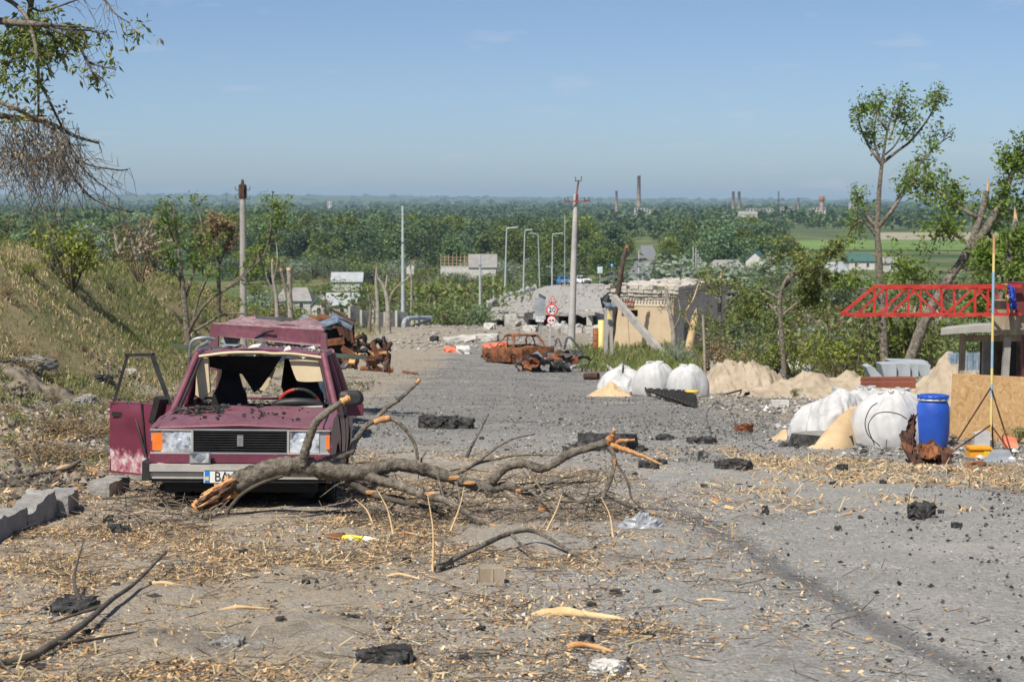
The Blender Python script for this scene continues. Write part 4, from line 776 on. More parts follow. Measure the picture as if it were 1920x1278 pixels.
for sx in (-1, 1): MB().beam((c[0] + sx * .06, 94.90, c[2] - .09), (c[0] + sx * .03, 94.90, c[2] + .08), .022, .02).build('road_line', 'ink', s3)
o = thing('stop_sign', base_at(1013, 98), 'grey sign back above a small white plate lettered СТОП', 'road sign'); k = 98 / F
MB().tube([base_at(1013, 98), P(1013, 553, 98)], .035, 8).build('post', 'steel_grey', o); c = P(1013, 575, 98); MB().box((c[0], 97.93, c[2]), (20 * k, .03, 35 * k)).build('sign_back', 'steel_grey', o); MB().box((c[0] + .1, 97.9, c[2] + 20 * k), (15 * k, .03, 4 * k), np.array(Matrix.Rotation(.5, 3, 'Y'))).build('bent_flap', 'steel_dark', o)
c = P(1012, 598, 98); q = MB().box((c[0], 97.9, c[2]), (15.5 * k, .02, 9.5 * k)).build('plate', 'sign_white', o); text_mb('СТОП', .2, (c[0], 97.885, c[2])).build('lettering', 'ink', q)
o = thing('direction_sign', base_at(1124, 430), 'pale blue direction sign beside the wrecked army truck', 'road sign'); c = P(1125, 506, 430); k = 430 / F
MB().tube([(c[0], 430, c[2] - 3.5), (c[0], 430, c[2])], .08, 6).build('post', 'galvanised', o); bd_ = MB().box((c[0], 429.9, c[2]), (9.5 * k, .1, 12 * k)).build('board', 'sign_pale_blue', o)
for j in range(3): MB().box((c[0] + .1, 429.8, c[2] + (3 - 3 * j) * k), (6 * k, .05, 1 * k)).build('text_line', 'sign_white', bd_)
o = thing('blue_sign', base_at(1147, 470), 'small blue road sign on the verge of the distant road', 'road sign'); c = P(1147, 497, 470); k = 470 / F
MB().tube([(c[0], 470, c[2] - 2.8), (c[0], 470, c[2])], .06, 6).build('post', 'galvanised', o); MB().box((c[0], 469.9, c[2]), (5 * k, .08, 5 * k)).build('plate', 'sign_blue', o); MB().box((c[0], 469.84, c[2]), (2 * k, .05, 2.4 * k)).build('symbol', 'sign_white', o)
# ------------------------------------------------------------------ cars
def arc(cy, cz, r, a0, a1, n=9): return [(cy + r * math.cos(a), cz + r * math.sin(a)) for a in np.linspace(a0, a1, n)]
SIDE = [(.03, .52), (.05, .80), (.75, .855), (1.44, .895), (2.3, .905), (3.2, .90), (3.95, .865), (4.0, .6), (3.97, .34), (3.6, .30)] + arc(3.24, .30, .34, 0, math.pi) + [(2.86, .24), (2.0, .235), (1.10, .24)] + arc(.74, .30, .34, 0, math.pi) + [(.36, .30), (.10, .33)]
def sidex(z, y=2.0): return (.80 - .05 * np.clip((z - .55) / .4, 0, 1) ** 2 - .03 * np.clip((.5 - z) / .3, 0, 1)) * (1 - .035 * np.clip((.5 - y) / .5, 0, 1))
def side_panel(s, y0=-1, y1=9, out=0.0, th=.03):
    """body side between two y cuts as a thick, gently curved panel"""
    bm = bmesh.new(); vs = [bm.verts.new((0, y, z)) for y, z in SIDE]; bm.faces.new(vs)
    for cut, sgn in ((y0, -1), (y1, 1)): bmesh.ops.bisect_plane(bm, geom=bm.verts[:] + bm.edges[:] + bm.faces[:], plane_co=(0, cut, 0), plane_no=(0, sgn, 0), clear_outer=True)
    for z in (.40, .52, .62, .72, .80): bmesh.ops.bisect_plane(bm, geom=bm.verts[:] + bm.edges[:] + bm.faces[:], plane_co=(0, 0, z), plane_no=(0, 0, 1))
    for y in np.arange(.2, 4, .2): bmesh.ops.bisect_plane(bm, geom=bm.verts[:] + bm.edges[:] + bm.faces[:], plane_co=(0, y, 0), plane_no=(0, 1, 0))
    bm.verts.index_update(); V = np.array([v.co[:] for v in bm.verts]); f = [[v.index for v in q.verts] for q in bm.faces]
    bed = [[e.verts[0].index, e.verts[1].index] for e in bm.edges if len(e.link_faces) == 1]; bm.free(); n = len(V)
    crease = .012 * np.exp(-((V[:, 2] - .66) / .03) ** 2); X = s * (sidex(V[:, 2], V[:, 1]) + out + crease)
    A = np.stack([X, V[:, 1], V[:, 2]], 1); B = A - [s * th, 0, 0]; m = MB()
    if s < 0: f = [q[::-1] for q in f]
    m.add(A, f, True); m.add(B, [q[::-1] for q in f], True); m.add(np.concatenate([A, B]), [(a, b, b + n, a + n) for a, b in bed]); return m
def panel(xs, ys, zf, th=.025, mask=None, smooth=True):
    X, Y = np.meshgrid(xs, ys, indexing='ij'); Z = zf(X, Y); m = MB(); m.grid(X, Y, Z, smooth, 0, mask); m.grid(X[::-1], Y[::-1], Z[::-1] - th, smooth, 0, None if mask is None else mask[::-1])
    for a in (0, -1):
        e = np.stack([X[a], Y[a], Z[a]], 1); n = len(e); m.add(np.concatenate([e, e - [0, 0, th]]), [(i, i + 1, n + i + 1, n + i) for i in range(n - 1)])
        e = np.stack([X[:, a], Y[:, a], Z[:, a]], 1); n = len(e); m.add(np.concatenate([e, e - [0, 0, th]]), [(i, i + 1, n + i + 1, n + i) for i in range(n - 1)])
    return m
def hoodz(X, Y): return .803 + .062 * sstep(0, 1.5, Y) + .03 * sstep(0, .3, Y) + .028 * (1 - (X / .72) ** 2) - .02 * sstep(.12, 0, Y)
def roofz(X, Y): return 1.375 + .05 * (1 - (X / .62) ** 2) + .02 * (1 - ((Y - 2.4) / .5) ** 2) - .03 * sstep(.52, .62, np.abs(X))
AP = [(.755, 1.40, .89), (.735, 1.5, .99), (.60, 1.92, 1.385)]
def pillars(s):
    return [('front_pillar', [(s * .752, 1.40, .87), (s * .675, 1.66, 1.12), (s * .598, 1.93, 1.38)], .055), ('middle_pillar', [(s * .757, 2.34, .88), (s * .69, 2.32, 1.12), (s * .605, 2.28, 1.385)], .06), ('rear_pillar', [(s * .755, 3.2, .88), (s * .68, 3.02, 1.15), (s * .60, 2.86, 1.38)], .1)]
def wheel(root, x, y, r=.285, mt='rubber', mr='steel_grey', flat=0, name='wheel'):
    s = 1 if x > 0 else -1; w = .165; t = MB().lathe((x - s * w / 2, y, r - flat), [(r * .62, 0), (r * .9, 0), (r, .03), (r, w - .03), (r * .9, w), (r * .62, w)], 24, 0, True, 'x').build(name, mt, root, True)
    MB().lathe((x - s * w / 2, y, r - flat), [(0, .06), (r * .3, .05), (r * .55, .07), (r * .62, .01), (r * .62, w - .01), (r * .5, w - .05), (r * .25, w - .03), (0, w - .03)], 20, 0, True, 'x').build('rim', mr, t, True)
def deform(mb, fn): mb.V = [fn(v) for v in mb.V]; return mb
def crumple(a, sc, seed):
    def f(v):
        d = np.stack([fbm(v[:, 1] * sc + 3.1 * k, v[:, 2] * sc * 1.3 + v[:, 0] * sc + 1.7 * k, seed + k) for k in range(3)], 1); return v + d * np.array([a, a, a * 1.2]) * np.clip(v[:, 2:3] * 1.2, .1, 1.4)
    return f
def wreck_sedan(name, loc, rz, label, body, trim='steel_dark', amp=.05, seed=1, pitch=0, roll=0, glass=None, wheels=True, skip=(), squash=1.0, roofmat=None, scale=1.0, cat='car', tyre='rubber'):
    o = thing(name, loc, label, cat); o.rotation_euler = (pitch, roll, rz); o.scale = (scale,) * 3; cr = crumple(amp, 2.3, seed) if amp else (lambda v: v)
    def fn(v):
        v = v.copy(); k = v[:, 2] > .9; v[k, 2] = .9 + (v[k, 2] - .9) * squash; return cr(v)
    B = lambda mb, nm, mt, par=o: deform(mb, fn).build(nm, mt, par, True)
    for s in (-1, 1):
        B(side_panel(s, -1, 1.42), 'front_wing', body); B(side_panel(s, 1.43, 2.33), 'front_door', body); B(side_panel(s, 2.34, 3.02), 'rear_door', body); B(side_panel(s, 3.03, 9), 'rear_wing', body)
        for nm, pts, w in pillars(s): m = MB(); m.tube(path(pts, 3), w * .55, 5); B(m, nm, body)
        m = MB(); m.tube([(s * .6, 1.93, 1.385), (s * .615, 2.4, 1.4), (s * .6, 2.86, 1.38)], .035, 5); B(m, 'roof_rail', body)
        if wheels:
            wheel(o, s * .70, .74, mt=tyre, mr=trim); wheel(o, s * .70, 3.24, mt=tyre, mr=trim)
    if 'hood' not in skip: B(panel(np.linspace(-.74, .74, 15), np.linspace(.04, 1.4, 14), hoodz), 'hood', body)
    if 'trunk' not in skip: B(panel(np.linspace(-.74, .74, 13), np.linspace(3.25, 3.97, 8), lambda X, Y: .905 - .05 * (Y - 3.25)), 'trunk_lid', body)
    if 'roof' not in skip: B(panel(np.linspace(-.62, .62, 15), np.linspace(1.92, 2.88, 12), roofz), 'roof', roofmat or body)
    B(MB().box((0, .06, .64), (1.5, .06, .30)), 'nose_panel', trim); B(MB().box((0, 3.98, .62), (1.52, .05, .50)), 'rear_panel', body); B(MB().box((0, -.02, .46), (1.62, .12, .13)), 'front_bumper', trim); B(MB().box((0, 4.05, .46), (1.62, .12, .13)), 'rear_bumper', trim)
    B(MB().box((0, 2.0, .27), (1.4, 3.5, .05)), 'floor_pan', trim); B(MB().box((0, 1.44, .66), (1.44, .08, .5)), 'bulkhead', trim)
    for x in (-.36, .36): B(MB().box((x, 2.25, .62), (.42, .12, .66)), 'seat_frame', trim)
    for sx in (-.5, .5): B(MB().box((sx, .025, .66), (.32, .03, .17)), 'headlamp', 'lamp_glass' if glass else trim); B(MB().box((sx * 1.25, 4.01, .7), (.3, .03, .15)), 'tail_lamp', 'sign_red' if glass else trim)
    if glass:
        for nm, q in (('windscreen', [(-.70, 1.46, .93), (.70, 1.46, .93), (.56, 1.9, 1.35), (-.56, 1.9, 1.35)]), ('rear_window', [(-.68, 3.2, .93), (.68, 3.2, .93), (.56, 2.9, 1.34), (-.56, 2.9, 1.34)])): MB().prism(q, (0, .01, 0)).build(nm, glass, o, True)
        for s in (-1, 1):
            for y0, y1, a0, a1 in ((1.5, 2.3, 1.9, 2.26), (2.38, 3.1, 2.32, 2.84)): MB().prism([(s * .745, y0, .92), (s * .745, y1, .92), (s * .61, a1, 1.35), (s * .61, a0, 1.35)], (s * .005, 0, 0)).build('side_window', glass, o, True)
    return o
# ------------------------------------------------------------------ the maroon saloon in front
cz = float(H(-2.25, 18)); CAR = thing('saloon_car', (-2.33, 16.25, float(H(-2.3, 16.3)) - .10), 'dented maroon saloon with no windscreen and an open door, behind the fallen limb', 'car')
CAR.rotation_euler = (-.052, .012, .042); B = lambda mb, nm, mt, par=CAR: mb.build(nm, mt, par, True)
dent = lambda a, sc, sd: (lambda v: v + np.stack([fbm(v[:, 1] * sc, v[:, 2] * sc, sd + k) for k in (0, 1, 2)], 1) * a)
for s in (-1, 1):
    B(deform(side_panel(s, -1, 1.425), dent(.008, 3, 5)), 'front_wing', 'maroon')
    if s > 0: B(side_panel(s, 1.435, 2.33), 'front_door', 'maroon')
    B(side_panel(s, 2.34, 3.02), 'rear_door', 'maroon'); B(side_panel(s, 3.03, 9), 'rear_wing', 'maroon')
    for nm, pts, w in pillars(s): p_ = B(MB().tube(path(pts, 3), w * .62, 8), nm, 'maroon'); B(MB().tube(path([np.array(q) + [-s * .045, .02, .0] for q in pts], 3), .018, 5), 'seal', 'black_plastic', p_)
    B(MB().tube(path([(s * .6, 1.93, 1.382), (s * .625, 2.4, 1.395), (s * .6, 2.86, 1.378)], 4), .032, 6), 'roof_rail', 'maroon')
    wheel(CAR, s * .70, .74, flat=-.02); wheel(CAR, s * .70, 3.24, flat=-.02)
    # fender top strip beside the bonnet
    B(panel(np.linspace(s * .70, s * .775, 4) if s > 0 else np.linspace(s * .775, s * .70, 4), np.linspace(.05, 1.42, 14), lambda X, Y: hoodz(np.full_like(X, .70), Y) - .012 - .25 * np.maximum(0, np.abs(X) - .74)), 'wing_top', 'maroon')
for yb in (2.345,): B(MB().box((.815, 1.9, .80), (.03, .15, .03)), 'door_handle', 'black_plastic')
# bonnet with dents and a folded front lip
hz_ = lambda X, Y: hoodz(X, Y) + .010 * fbm(X * 2.2, Y * 2.0, 3) - .018 * np.exp(-((X + .35) ** 2 + (Y - .95) ** 2) / .05) - .012 * np.exp(-((X - .3) ** 2 + (Y - .6) ** 2) / .06)
B(panel(np.linspace(-.70, .70, 41), np.linspace(.045, 1.405, 40), hz_), 'bonnet', 'maroon'); B(MB().tube([(-.69, .05, .797), (0, .035, .824), (.69, .05, .797)], .016, 6), 'bonnet_lip', 'maroon')
B(MB().box((0, 1.425, .865), (1.40, .07, .035)), 'cowl', 'maroon_dusty')
for s in (-1, 1): B(MB().tube([(s * .7035, y, float(hoodz(.70, y)) - .006) for y in np.linspace(.06, 1.40, 12)], .0045, 4), 'bonnet_gap', 'ink')
for y in (1.43, 2.335, 3.025): B(MB().tube([(sidex(z, y) + .001, y, z) for z in np.linspace(.27, .88, 9)], .005, 4), 'door_gap', 'ink')
for x0, x1 in ((-.45, -.05), (.12, .52)):
    cv = B(MB().box(((x0 + x1) / 2, 1.435, .888), (x1 - x0, .07, .018)), 'cowl_vent', 'black_plastic')
    for k in range(12): B(MB().box((x0 + (x1 - x0) * (k + .5) / 12, 1.435, .90), (.016, .06, .012)), 'vent_slat', 'steel_dark', cv)
B(MB().lathe((-.14, 1.40, .888), [(.05, 0), (.05, .012), (.03, .02), (0, .02)], 16), 'washer_cap', 'steel_grey')
B(MB().tube([(.28, 1.40, .90), (.62, 1.45, .912)], .012, 5), 'wiper', 'aluminium')
# front face
B(MB().box((0, .105, .66), (1.50, .05, .28)), 'nose_panel', 'black_plastic'); B(MB().box((0, .052, .542), (1.53, .07, .075)), 'valance', 'maroon')
gr = B(MB().box((0, .075, .685), (.79, .03, .20)), 'grille', 'ink')
for k in range(9): B(MB().box((0, .045, .60 + k * .0215), (.78, .035, .0075)), 'grille_slat', 'black_plastic', gr)
for z in (.588, .788): B(MB().box((0, .042, z), (.81, .03, .012)), 'grille_rim', 'steel_grey', gr)
for x in (-.404, .404): B(MB().box((x, .042, .688), (.012, .03, .2)), 'grille_rim', 'steel_grey', gr)
em = B(MB().box((0, .026, .695), (.052, .012, .095)), 'emblem', 'chrome', gr); B(MB().lathe((0, .018, .695), [(.018, 0), (.018, .006), (.010, .006), (.010, 0)], 14, 0, False, 'y'), 'emblem_ring', 'steel_dark', em)
for s in (-1, 1):
    hl = B(MB().box((s * .585, .07, .685), (.35, .05, .205)), 'headlamp', 'steel_grey')
    B(MB().box((s * .545, .046, .685), (.255, .02, .18)), 'lens', 'lamp_glass', hl)
    B(MB().lathe((s * .53 + (.02 if s < 0 else 0), .036, .69), [(.086, .0), (.084, -.003), (.02, -.004), (.012, -.008), (0, -.008)], 20, 0, False, 'y'), 'reflector', 'lamp_bowl', hl)
    B(MB().box((s * (.705 if s < 0 else .748), .05, .685), (.085 if s < 0 else .03, .03, .15 if s < 0 else .12)), 'indicator', 'amber', hl); B(MB().box((s * .70, .062, .685), (.11, .02, .18)), 'indicator_frame', 'lamp_glass', hl)
    for z in (.587, .785): B(MB().box((s * .585, .038, z), (.36, .03, .012)), 'bezel', 'aluminium', hl)
    B(MB().box((s * .41, .04, .685), (.014, .03, .2)), 'bezel', 'aluminium', hl)
fg = B(MB().box((-.33, -.05, .555), (.175, .06, .095)), 'fog_lamp', 'chrome'); B(MB().box((-.33, -.085, .555), (.155, .015, .078)), 'lens', 'lamp_glass', fg); B(MB().lathe((-.33, -.095, .555), [(.035, 0), (.02, -.004), (0, -.004)], 14, 0, True, 'y'), 'reflector', 'reflector', fg)
bp_ = B(MB().box((0, -.06, .47), (1.5, .09, .06)).box((0, -.045, .405), (1.5, .06, .055)), 'bumper', 'aluminium'); B(MB().box((0, -.045, .4375), (1.5, .07, .014)).box((0, -.035, .365), (1.48, .05, .03)), 'bumper_strip', 'black_plastic', bp_)
for s in (-1, 1): B(MB().prism([(s * .75, -.105, .36), (s * .82, -.06, .36), (s * .84, .1, .36), (s * .84, .42, .36), (s * .80, .42, .36), (s * .75, 0, .36)], (0, 0, .15)), 'bumper_cap', 'black_plastic', bp_)
pl = B(MB().box((-.03, -.118, .40), (.52, .01, .115)), 'number_plate', 'plate_white'); B(MB().box((-.262, -.1245, .40), (.042, .004, .108)), 'country_band', 'plate_blue', pl); B(MB().box((-.262, -.1275, .385), (.03, .003, .03)), 'country_mark', 'pale_yellow', pl)
for z in (.346, .454): B(MB().box((-.03, -.1245, z), (.52, .004, .006)), 'plate_rim', 'ink', pl)
text_mb('BA 20', .118, (-.075, -.1255, .398), ext=.001, xs=.86).build('characters', 'ink', pl, True)
B(MB().box((0, .35, .30), (1.3, .5, .1)), 'undertray', 'ink'); B(MB().box((0, 2.0, .26), (1.44, 3.4, .05)), 'floor_pan', 'ink'); B(MB().box((0, 1.35, .60), (1.40, .06, .5)), 'bulkhead', 'ink'); B(MB().box((0, 3.95, .55), (1.5, .05, .5)), 'rear_panel', 'maroon')
B(panel(np.linspace(-.74, .74, 13), np.linspace(3.25, 3.97, 8), lambda X, Y: .905 - .05 * (Y - 3.25)), 'trunk_lid', 'maroon_dusty')
# roof with torn holes at the front edge
xs = np.linspace(-.62, .62, 42); ys = np.linspace(1.915, 2.90, 34); msk = np.ones((41, 33), bool); cx_, cy_ = (xs[1:] + xs[:-1]) / 2, (ys[1:] + ys[:-1]) / 2; GX, GY = np.meshgrid(cx_, cy_, indexing='ij')
msk &= ~((np.abs(GX + .14) < .075 + .03 * np.sin(GY * 60)) & (np.abs(GY - 2.03) < .085)); msk &= ~((np.abs(GX - .25) < .028) & (GY < 1.985))
rz_ = lambda X, Y: roofz(X, Y) + .006 * fbm(X * 3, Y * 3, 8) - .03 * np.exp(-((X + .14) ** 2 + (Y - 2.03) ** 2) / .02) - .02 * np.exp(-((X - .25) ** 2 + (Y - 1.92) ** 2) / .006)
rf = B(panel(xs, ys, rz_, .02, msk), 'roof', 'maroon')
B(MB().prism([(-.12, 1.95, 1.44), (-.02, 1.97, 1.45), (-.0, 2.05, 1.475), (-.08, 2.06, 1.47)], (0, .004, .004)).prism([(.22, 1.9, 1.41), (.29, 1.91, 1.43), (.27, 1.94, 1.465), (.235, 1.93, 1.45)], (.004, 0, .003)), 'torn_lip', 'limestone', rf)
B(MB().prism([(-.42, 2.2, 1.449), (-.25, 2.2, 1.449), (-.24, 2.5, 1.456), (-.41, 2.5, 1.456)], (0, 0, .005)), 'paint_scrape', 'crumpled_silver', rf)
# opening trim, sun visors, torn lining
B(MB().tube(path([(-.60, 1.90, 1.352), (-.3, 1.885, 1.392), (0, 1.88, 1.398), (.12, 1.88, 1.388), (.3, 1.885, 1.388), (.6, 1.90, 1.352)], 5), .0155, 6), 'header_trim', 'beige_vinyl')
for s in (-1, 1): B(MB().tube(path([(s * .60, 1.90, 1.352), (s * .655, 1.68, 1.12), (s * .725, 1.44, .90)], 5), .013, 5), 'screen_seal', 'torn_wood')
B(MB().prism([(-.60, 1.93, 1.35), (-.50, 1.93, 1.345), (-.475, 1.92, 1.02), (-.55, 1.92, .945), (-.615, 1.93, .99)], (.01, .02, 0)), 'sun_visor', 'beige_vinyl')
sv = path([(.27, 1.95, 1.335), (.62, 1.95, 1.33), (.625, 1.93, 1.16), (.58, 1.925, 1.13), (.38, 1.925, 1.125), (.33, 1.93, 1.17), (.27, 1.95, 1.335)], 4)[:-1]; B(MB().prism(sv, (0, .022, 0)), 'sun_visor', 'beige_vinyl')
B(MB().prism([(-.5, 2.0, 1.36), (.2, 2.0, 1.36), (.1, 2.2, 1.22), (-.02, 2.25, 1.05), (-.08, 2.2, 1.0), (-.2, 2.2, 1.18), (-.5, 2.1, 1.25)], (0, .01, 0)), 'torn_headlining', 'black_cloth'); B(MB().prism([(-.02, 2.3, 1.18), (.12, 2.3, 1.24), (.06, 2.3, 1.08), (-.02, 2.3, .99), (-.08, 2.3, 1.03)], (0, .01, 0)), 'torn_lining', 'beige_vinyl')
B(MB().prism([(.18, 2.6, 1.32), (.26, 2.6, 1.32), (.40, 2.5, .95), (.36, 2.5, .80), (.24, 2.5, .82), (.15, 2.55, 1.05)], (0, .04, 0)), 'hanging_lining', 'black_cloth')
# dashboard, wheel, seats
B(MB().box((0, 1.56, .80), (1.36, .22, .14)), 'dashboard', 'black_plastic'); B(MB().tube(path([(.16, 1.62, .87), (.2, 1.6, .925), (.38, 1.58, .945), (.56, 1.6, .925), (.6, 1.62, .87)], 4), .045, 7), 'instrument_hood', 'black_plastic')
A_ = np.linspace(0, 2 * np.pi, 33); ring = np.stack([.38 + .2 * np.cos(A_), 1.80 - .07 * np.sin(A_), .87 + .187 * np.sin(A_)], 1)
sw_ = B(MB().tube(ring[3:9], .019, 7), 'steering_wheel', 'black_plastic'); B(MB().tube(ring[8:33], .019, 7), 'rim_back', 'black_plastic', sw_); B(MB().tube(ring[9:16], .0205, 7), 'red_grip', 'red_leather', sw_); B(MB().tube(ring[0:4], .0205, 7), 'red_grip', 'red_leather', sw_); B(MB().beam((.2, 1.80, .87), (.56, 1.8, .87), .03).lathe((.38, 1.78, .87), [(0, 0), (.05, 0), (.05, .04), (0, .04)], 14, 0, False, 'y'), 'spokes', 'black_plastic', sw_)
for x, mt in ((-.33, 'black_cloth'), (.42, 'black_cloth')):
    st = MB(); n = 13; prof = [(0, .36), (.25, .38), (.5, .36), (.66, .31), (.72, .24), (.84, .17), (.92, .15), (.98, .10)]
    P0 = [(x - w / 2, 2.12 + .25 * z, .38 + z * .92) for z, w in prof]; P1 = [(x + w / 2, 2.12 + .25 * z, .38 + z * .92) for z, w in prof]
    st.prism(P0 + P1[::-1], (0, .13, 0)); st.box((x, 1.98, .42), (.46, .5, .14)); B(st, 'seat', mt)
B(MB().box((0, 3.0, .60), (1.25, .14, .46)).box((0, 2.75, .42), (1.25, .45, .12)), 'rear_seat', 'black_cloth')
# mirrors
mr = B(MB().hull((.88, 1.58, .985), (.24, .11, .16), 60, 3).tube([(.74, 1.6, .93), (.84, 1.6, .96)], .025, 6), 'mirror', 'black_plastic'); B(MB().box((.885, 1.65, .99), (.16, .01, .11)), 'glass', 'reflector', mr)
# open front passenger door, swung out on its front edge
dr = bpy.data.objects.new('open_door', None); COL.objects.link(dr); dr.parent = CAR; dr.location = (-.775, 1.44, 0); dr.rotation_euler = (0, 0, math.radians(47)); WLOC[dr.name] = (0, 0, 0); dr['label'] = 'open front door with scraped pink and white paint low down'
D = lambda mb, nm, mt: mb.build(nm, mt, dr, True)
n = 16; gy, gz = np.meshgrid(np.linspace(0, .90, 19), np.linspace(.25, .905, n), indexing='ij'); gx = -.015 * np.sin((gz - .25) / .65 * math.pi) + .012 * fbm(gy * 4, gz * 4, 6) - .05 * np.exp(-((gy - .55) ** 2 + (gz - .82) ** 2) / .02)
D(MB().grid(gx, gy, gz, True, 0).grid(gx + .05, gy, gz, True, 0), 'skin', 'door_paint')
D(MB().box((.025, .45, .245), (.055, .9, .02)).box((.025, .45, .905), (.055, .9, .02)).box((.025, .90, .575), (.055, .02, .66)).box((.025, .0, .575), (.055, .02, .66)), 'edge', 'maroon'); D(MB().box((.06, .45, .56), (.02, .8, .5)), 'inner_trim', 'black_plastic')
D(MB().beam((.02, .88, .90), (.12, .80, 1.36), .05, .03).beam((.12, .82, 1.358), (.125, .42, 1.372), .04, .032).beam((.125, .44, 1.37), (.03, .05, .91), .035, .028), 'window_frame', 'black_plastic')
D(MB().box((-.03, .76, .80), (.02, .15, .04)), 'door_handle', 'black_plastic'); D(MB().box((-.04, .14, .86), (.1, .08, .26), np.array(Matrix.Rotation(.35, 3, 'X'))), 'folded_mirror', 'black_plastic'); D(MB().tube(path([(-.03, .62, .95), (-.04, .45, .72), (-.05, .30, .42)], 4), .012, 5), 'hanging_cable', 'black_plastic'); D(MB().tube(path([(-.03, .40, .92), (-.03, .37, .7), (-.03, .33, .45)], 4), .01, 5), 'hanging_cable', 'black_plastic')
# crack-open rear door on the other side
B(MB().box((.87, 2.95, .80), (.16, .03, .12), rotz(.25)), 'ajar_rear_door', 'maroon')
# debris on the bonnet and roof: tar crumbs too many to count
rr = rng(77); mb = MB()
for k in range(150):
    if k < 105: x, y = rr.normal(-.42, .13), abs(rr.normal(1.05, .17)); x = np.clip(x, -.68, .2)
    else: x, y = rr.uniform(-.65, .65), rr.uniform(.2, 1.35)
    y = min(y, 1.38); s_ = rr.uniform(.012, .03) * (1.7 if k % 13 == 0 and k < 105 else 1); mb.hull((x, y, float(hoodz(x, y)) + s_ * .3), (s_ * 2, s_ * 1.7, s_ * 1.2), 9, k, 0, rr.uniform(0, 3))
B(mb, 'tar_crumbs', 'tar_crumbs')['kind'] = 'stuff'
mb = MB()
for k in range(150): x, y = (rr.uniform(-.58, .6), rr.uniform(1.97, 2.87)) if k < 60 else (rr.normal(.5, .07), rr.uniform(2.1, 2.8)); s_ = rr.uniform(.006, .02); mb.hull((min(x, .6), y, float(roofz(min(x, .6), y)) + s_ * .3), (s_ * 2, s_ * 2, s_), 8, k)
B(mb, 'roof_crumbs', 'gravel')['kind'] = 'stuff'
# ------------------------------------------------------------------ second maroon wreck behind it
W2 = thing('crushed_hatchback', (-3.42, 26.2, float(H(-3.4, 26.2))), 'crushed maroon hatchback with a narrow empty rear window, behind the saloon', 'car'); W2.rotation_euler = (-.05, .045, .05); W2.scale = (.98, 1, 1.24)
C2 = crumple(.02, 2.5, 4); B2 = lambda mb, nm, mt, par=W2: deform(mb, C2).build(nm, mt, par, True); tz = 1.36
B2(panel(np.linspace(-.72, .72, 22), np.linspace(.42, 2.1, 18), lambda X, Y: tz - .06 - .03 * (X / .7) ** 2 - .02 * np.cos(X * 7) * .5 + .05 * sstep(.4, .7, Y) + .02 * fbm(X * 3, Y * 3, 2)), 'roof', 'maroon_dusty')
B2(MB().prism([(-.78, .30, tz - .08), (.76, .30, tz - .09), (.80, .30, tz - .23), (.74, .28, tz - .26), (-.70, .28, tz - .22), (-.80, .30, tz - .26)], (0, .12, .02)), 'tailgate_header', 'maroon_dusty'); B2(MB().prism([(-.82, .3, tz - .09), (-.70, .3, tz - .1), (-.70, .2, .8), (-.84, .2, .8)], (0, .15, 0)), 'rear_pillar', 'maroon_dusty'); B2(MB().prism([(.72, .3, tz - .12), (.80, .3, tz - .12), (.86, .2, .8), (.74, .2, .8)], (0, .15, 0)), 'rear_pillar', 'maroon_dusty')
B2(MB().prism([(-.22, .44, tz + .01), (.30, .44, tz + .0), (.29, .62, tz + .05), (-.24, .62, tz + .06)], (0, 0, .02)), 'roof_panel', 'steel_dark'); B2(MB().tube(path([(-.20, .27, tz - .21), (.0, .24, tz - .13), (.06, .24, tz - .12)], 4), .015, 6), 'wiper', 'black_plastic')
for s in (-1, 1): B2(side_panel(s, 1.2, 9, .02), 'body_side', 'maroon_dusty')
rr = rng(31)
for k in range(16): B2(MB().box((rr.uniform(-.65, .68), rr.uniform(.25, .9), rr.uniform(.85, 1.12)), (rr.uniform(.1, .34), .04, rr.uniform(.08, .24)), np.array(Matrix.Rotation(rr.uniform(-.6, .6), 3, 'Y') @ Matrix.Rotation(rr.uniform(-.8, .8), 3, 'X'))), 'torn_sheet', ['crumpled_silver', 'crumpled_silver', 'steel_dark', 'galvanised'][k % 4])
B2(MB().box((-.40, 1.5, .80), (.34, .12, .5)), 'seat', 'plank')
# green bar lying across the wreck
solo(MB().beam((-3.95, 22.2, float(H(-3, 22)) + 1.33), (-1.75, 22.9, float(H(-2, 22.9)) + 1.22), .055, .045), 'green_bar', 'green_metal', 'long dark green metal bar lying across the crushed maroon hatchback', 'metal bar')
o = thing('roof_rack', P(368, 645, 21.5), 'bent grey roof-rack end sticking up beside the maroon saloon roof', 'roof rack'); o.location.z = float(H(-3.5, 21.5)); WLOC[o.name] = tuple(o.location)
a = P(360, 628, 21.5); MB().tube(path([P(356, 668, 21.6), P(360, 640, 21.5), P(382, 633, 21.5), P(402, 636, 21.6)], 4), .02, 6).build('leg', 'steel_grey', o); MB().tube(path([P(366, 690, 21.5), P(370, 655, 21.5), P(392, 640, 21.4)], 4), .025, 6).build('leg', 'crumpled_silver', o); MB().tube([P(356, 668, 21.6), P(354, 820, 21.6)], .02, 5).build('stay', 'steel_dark', o)
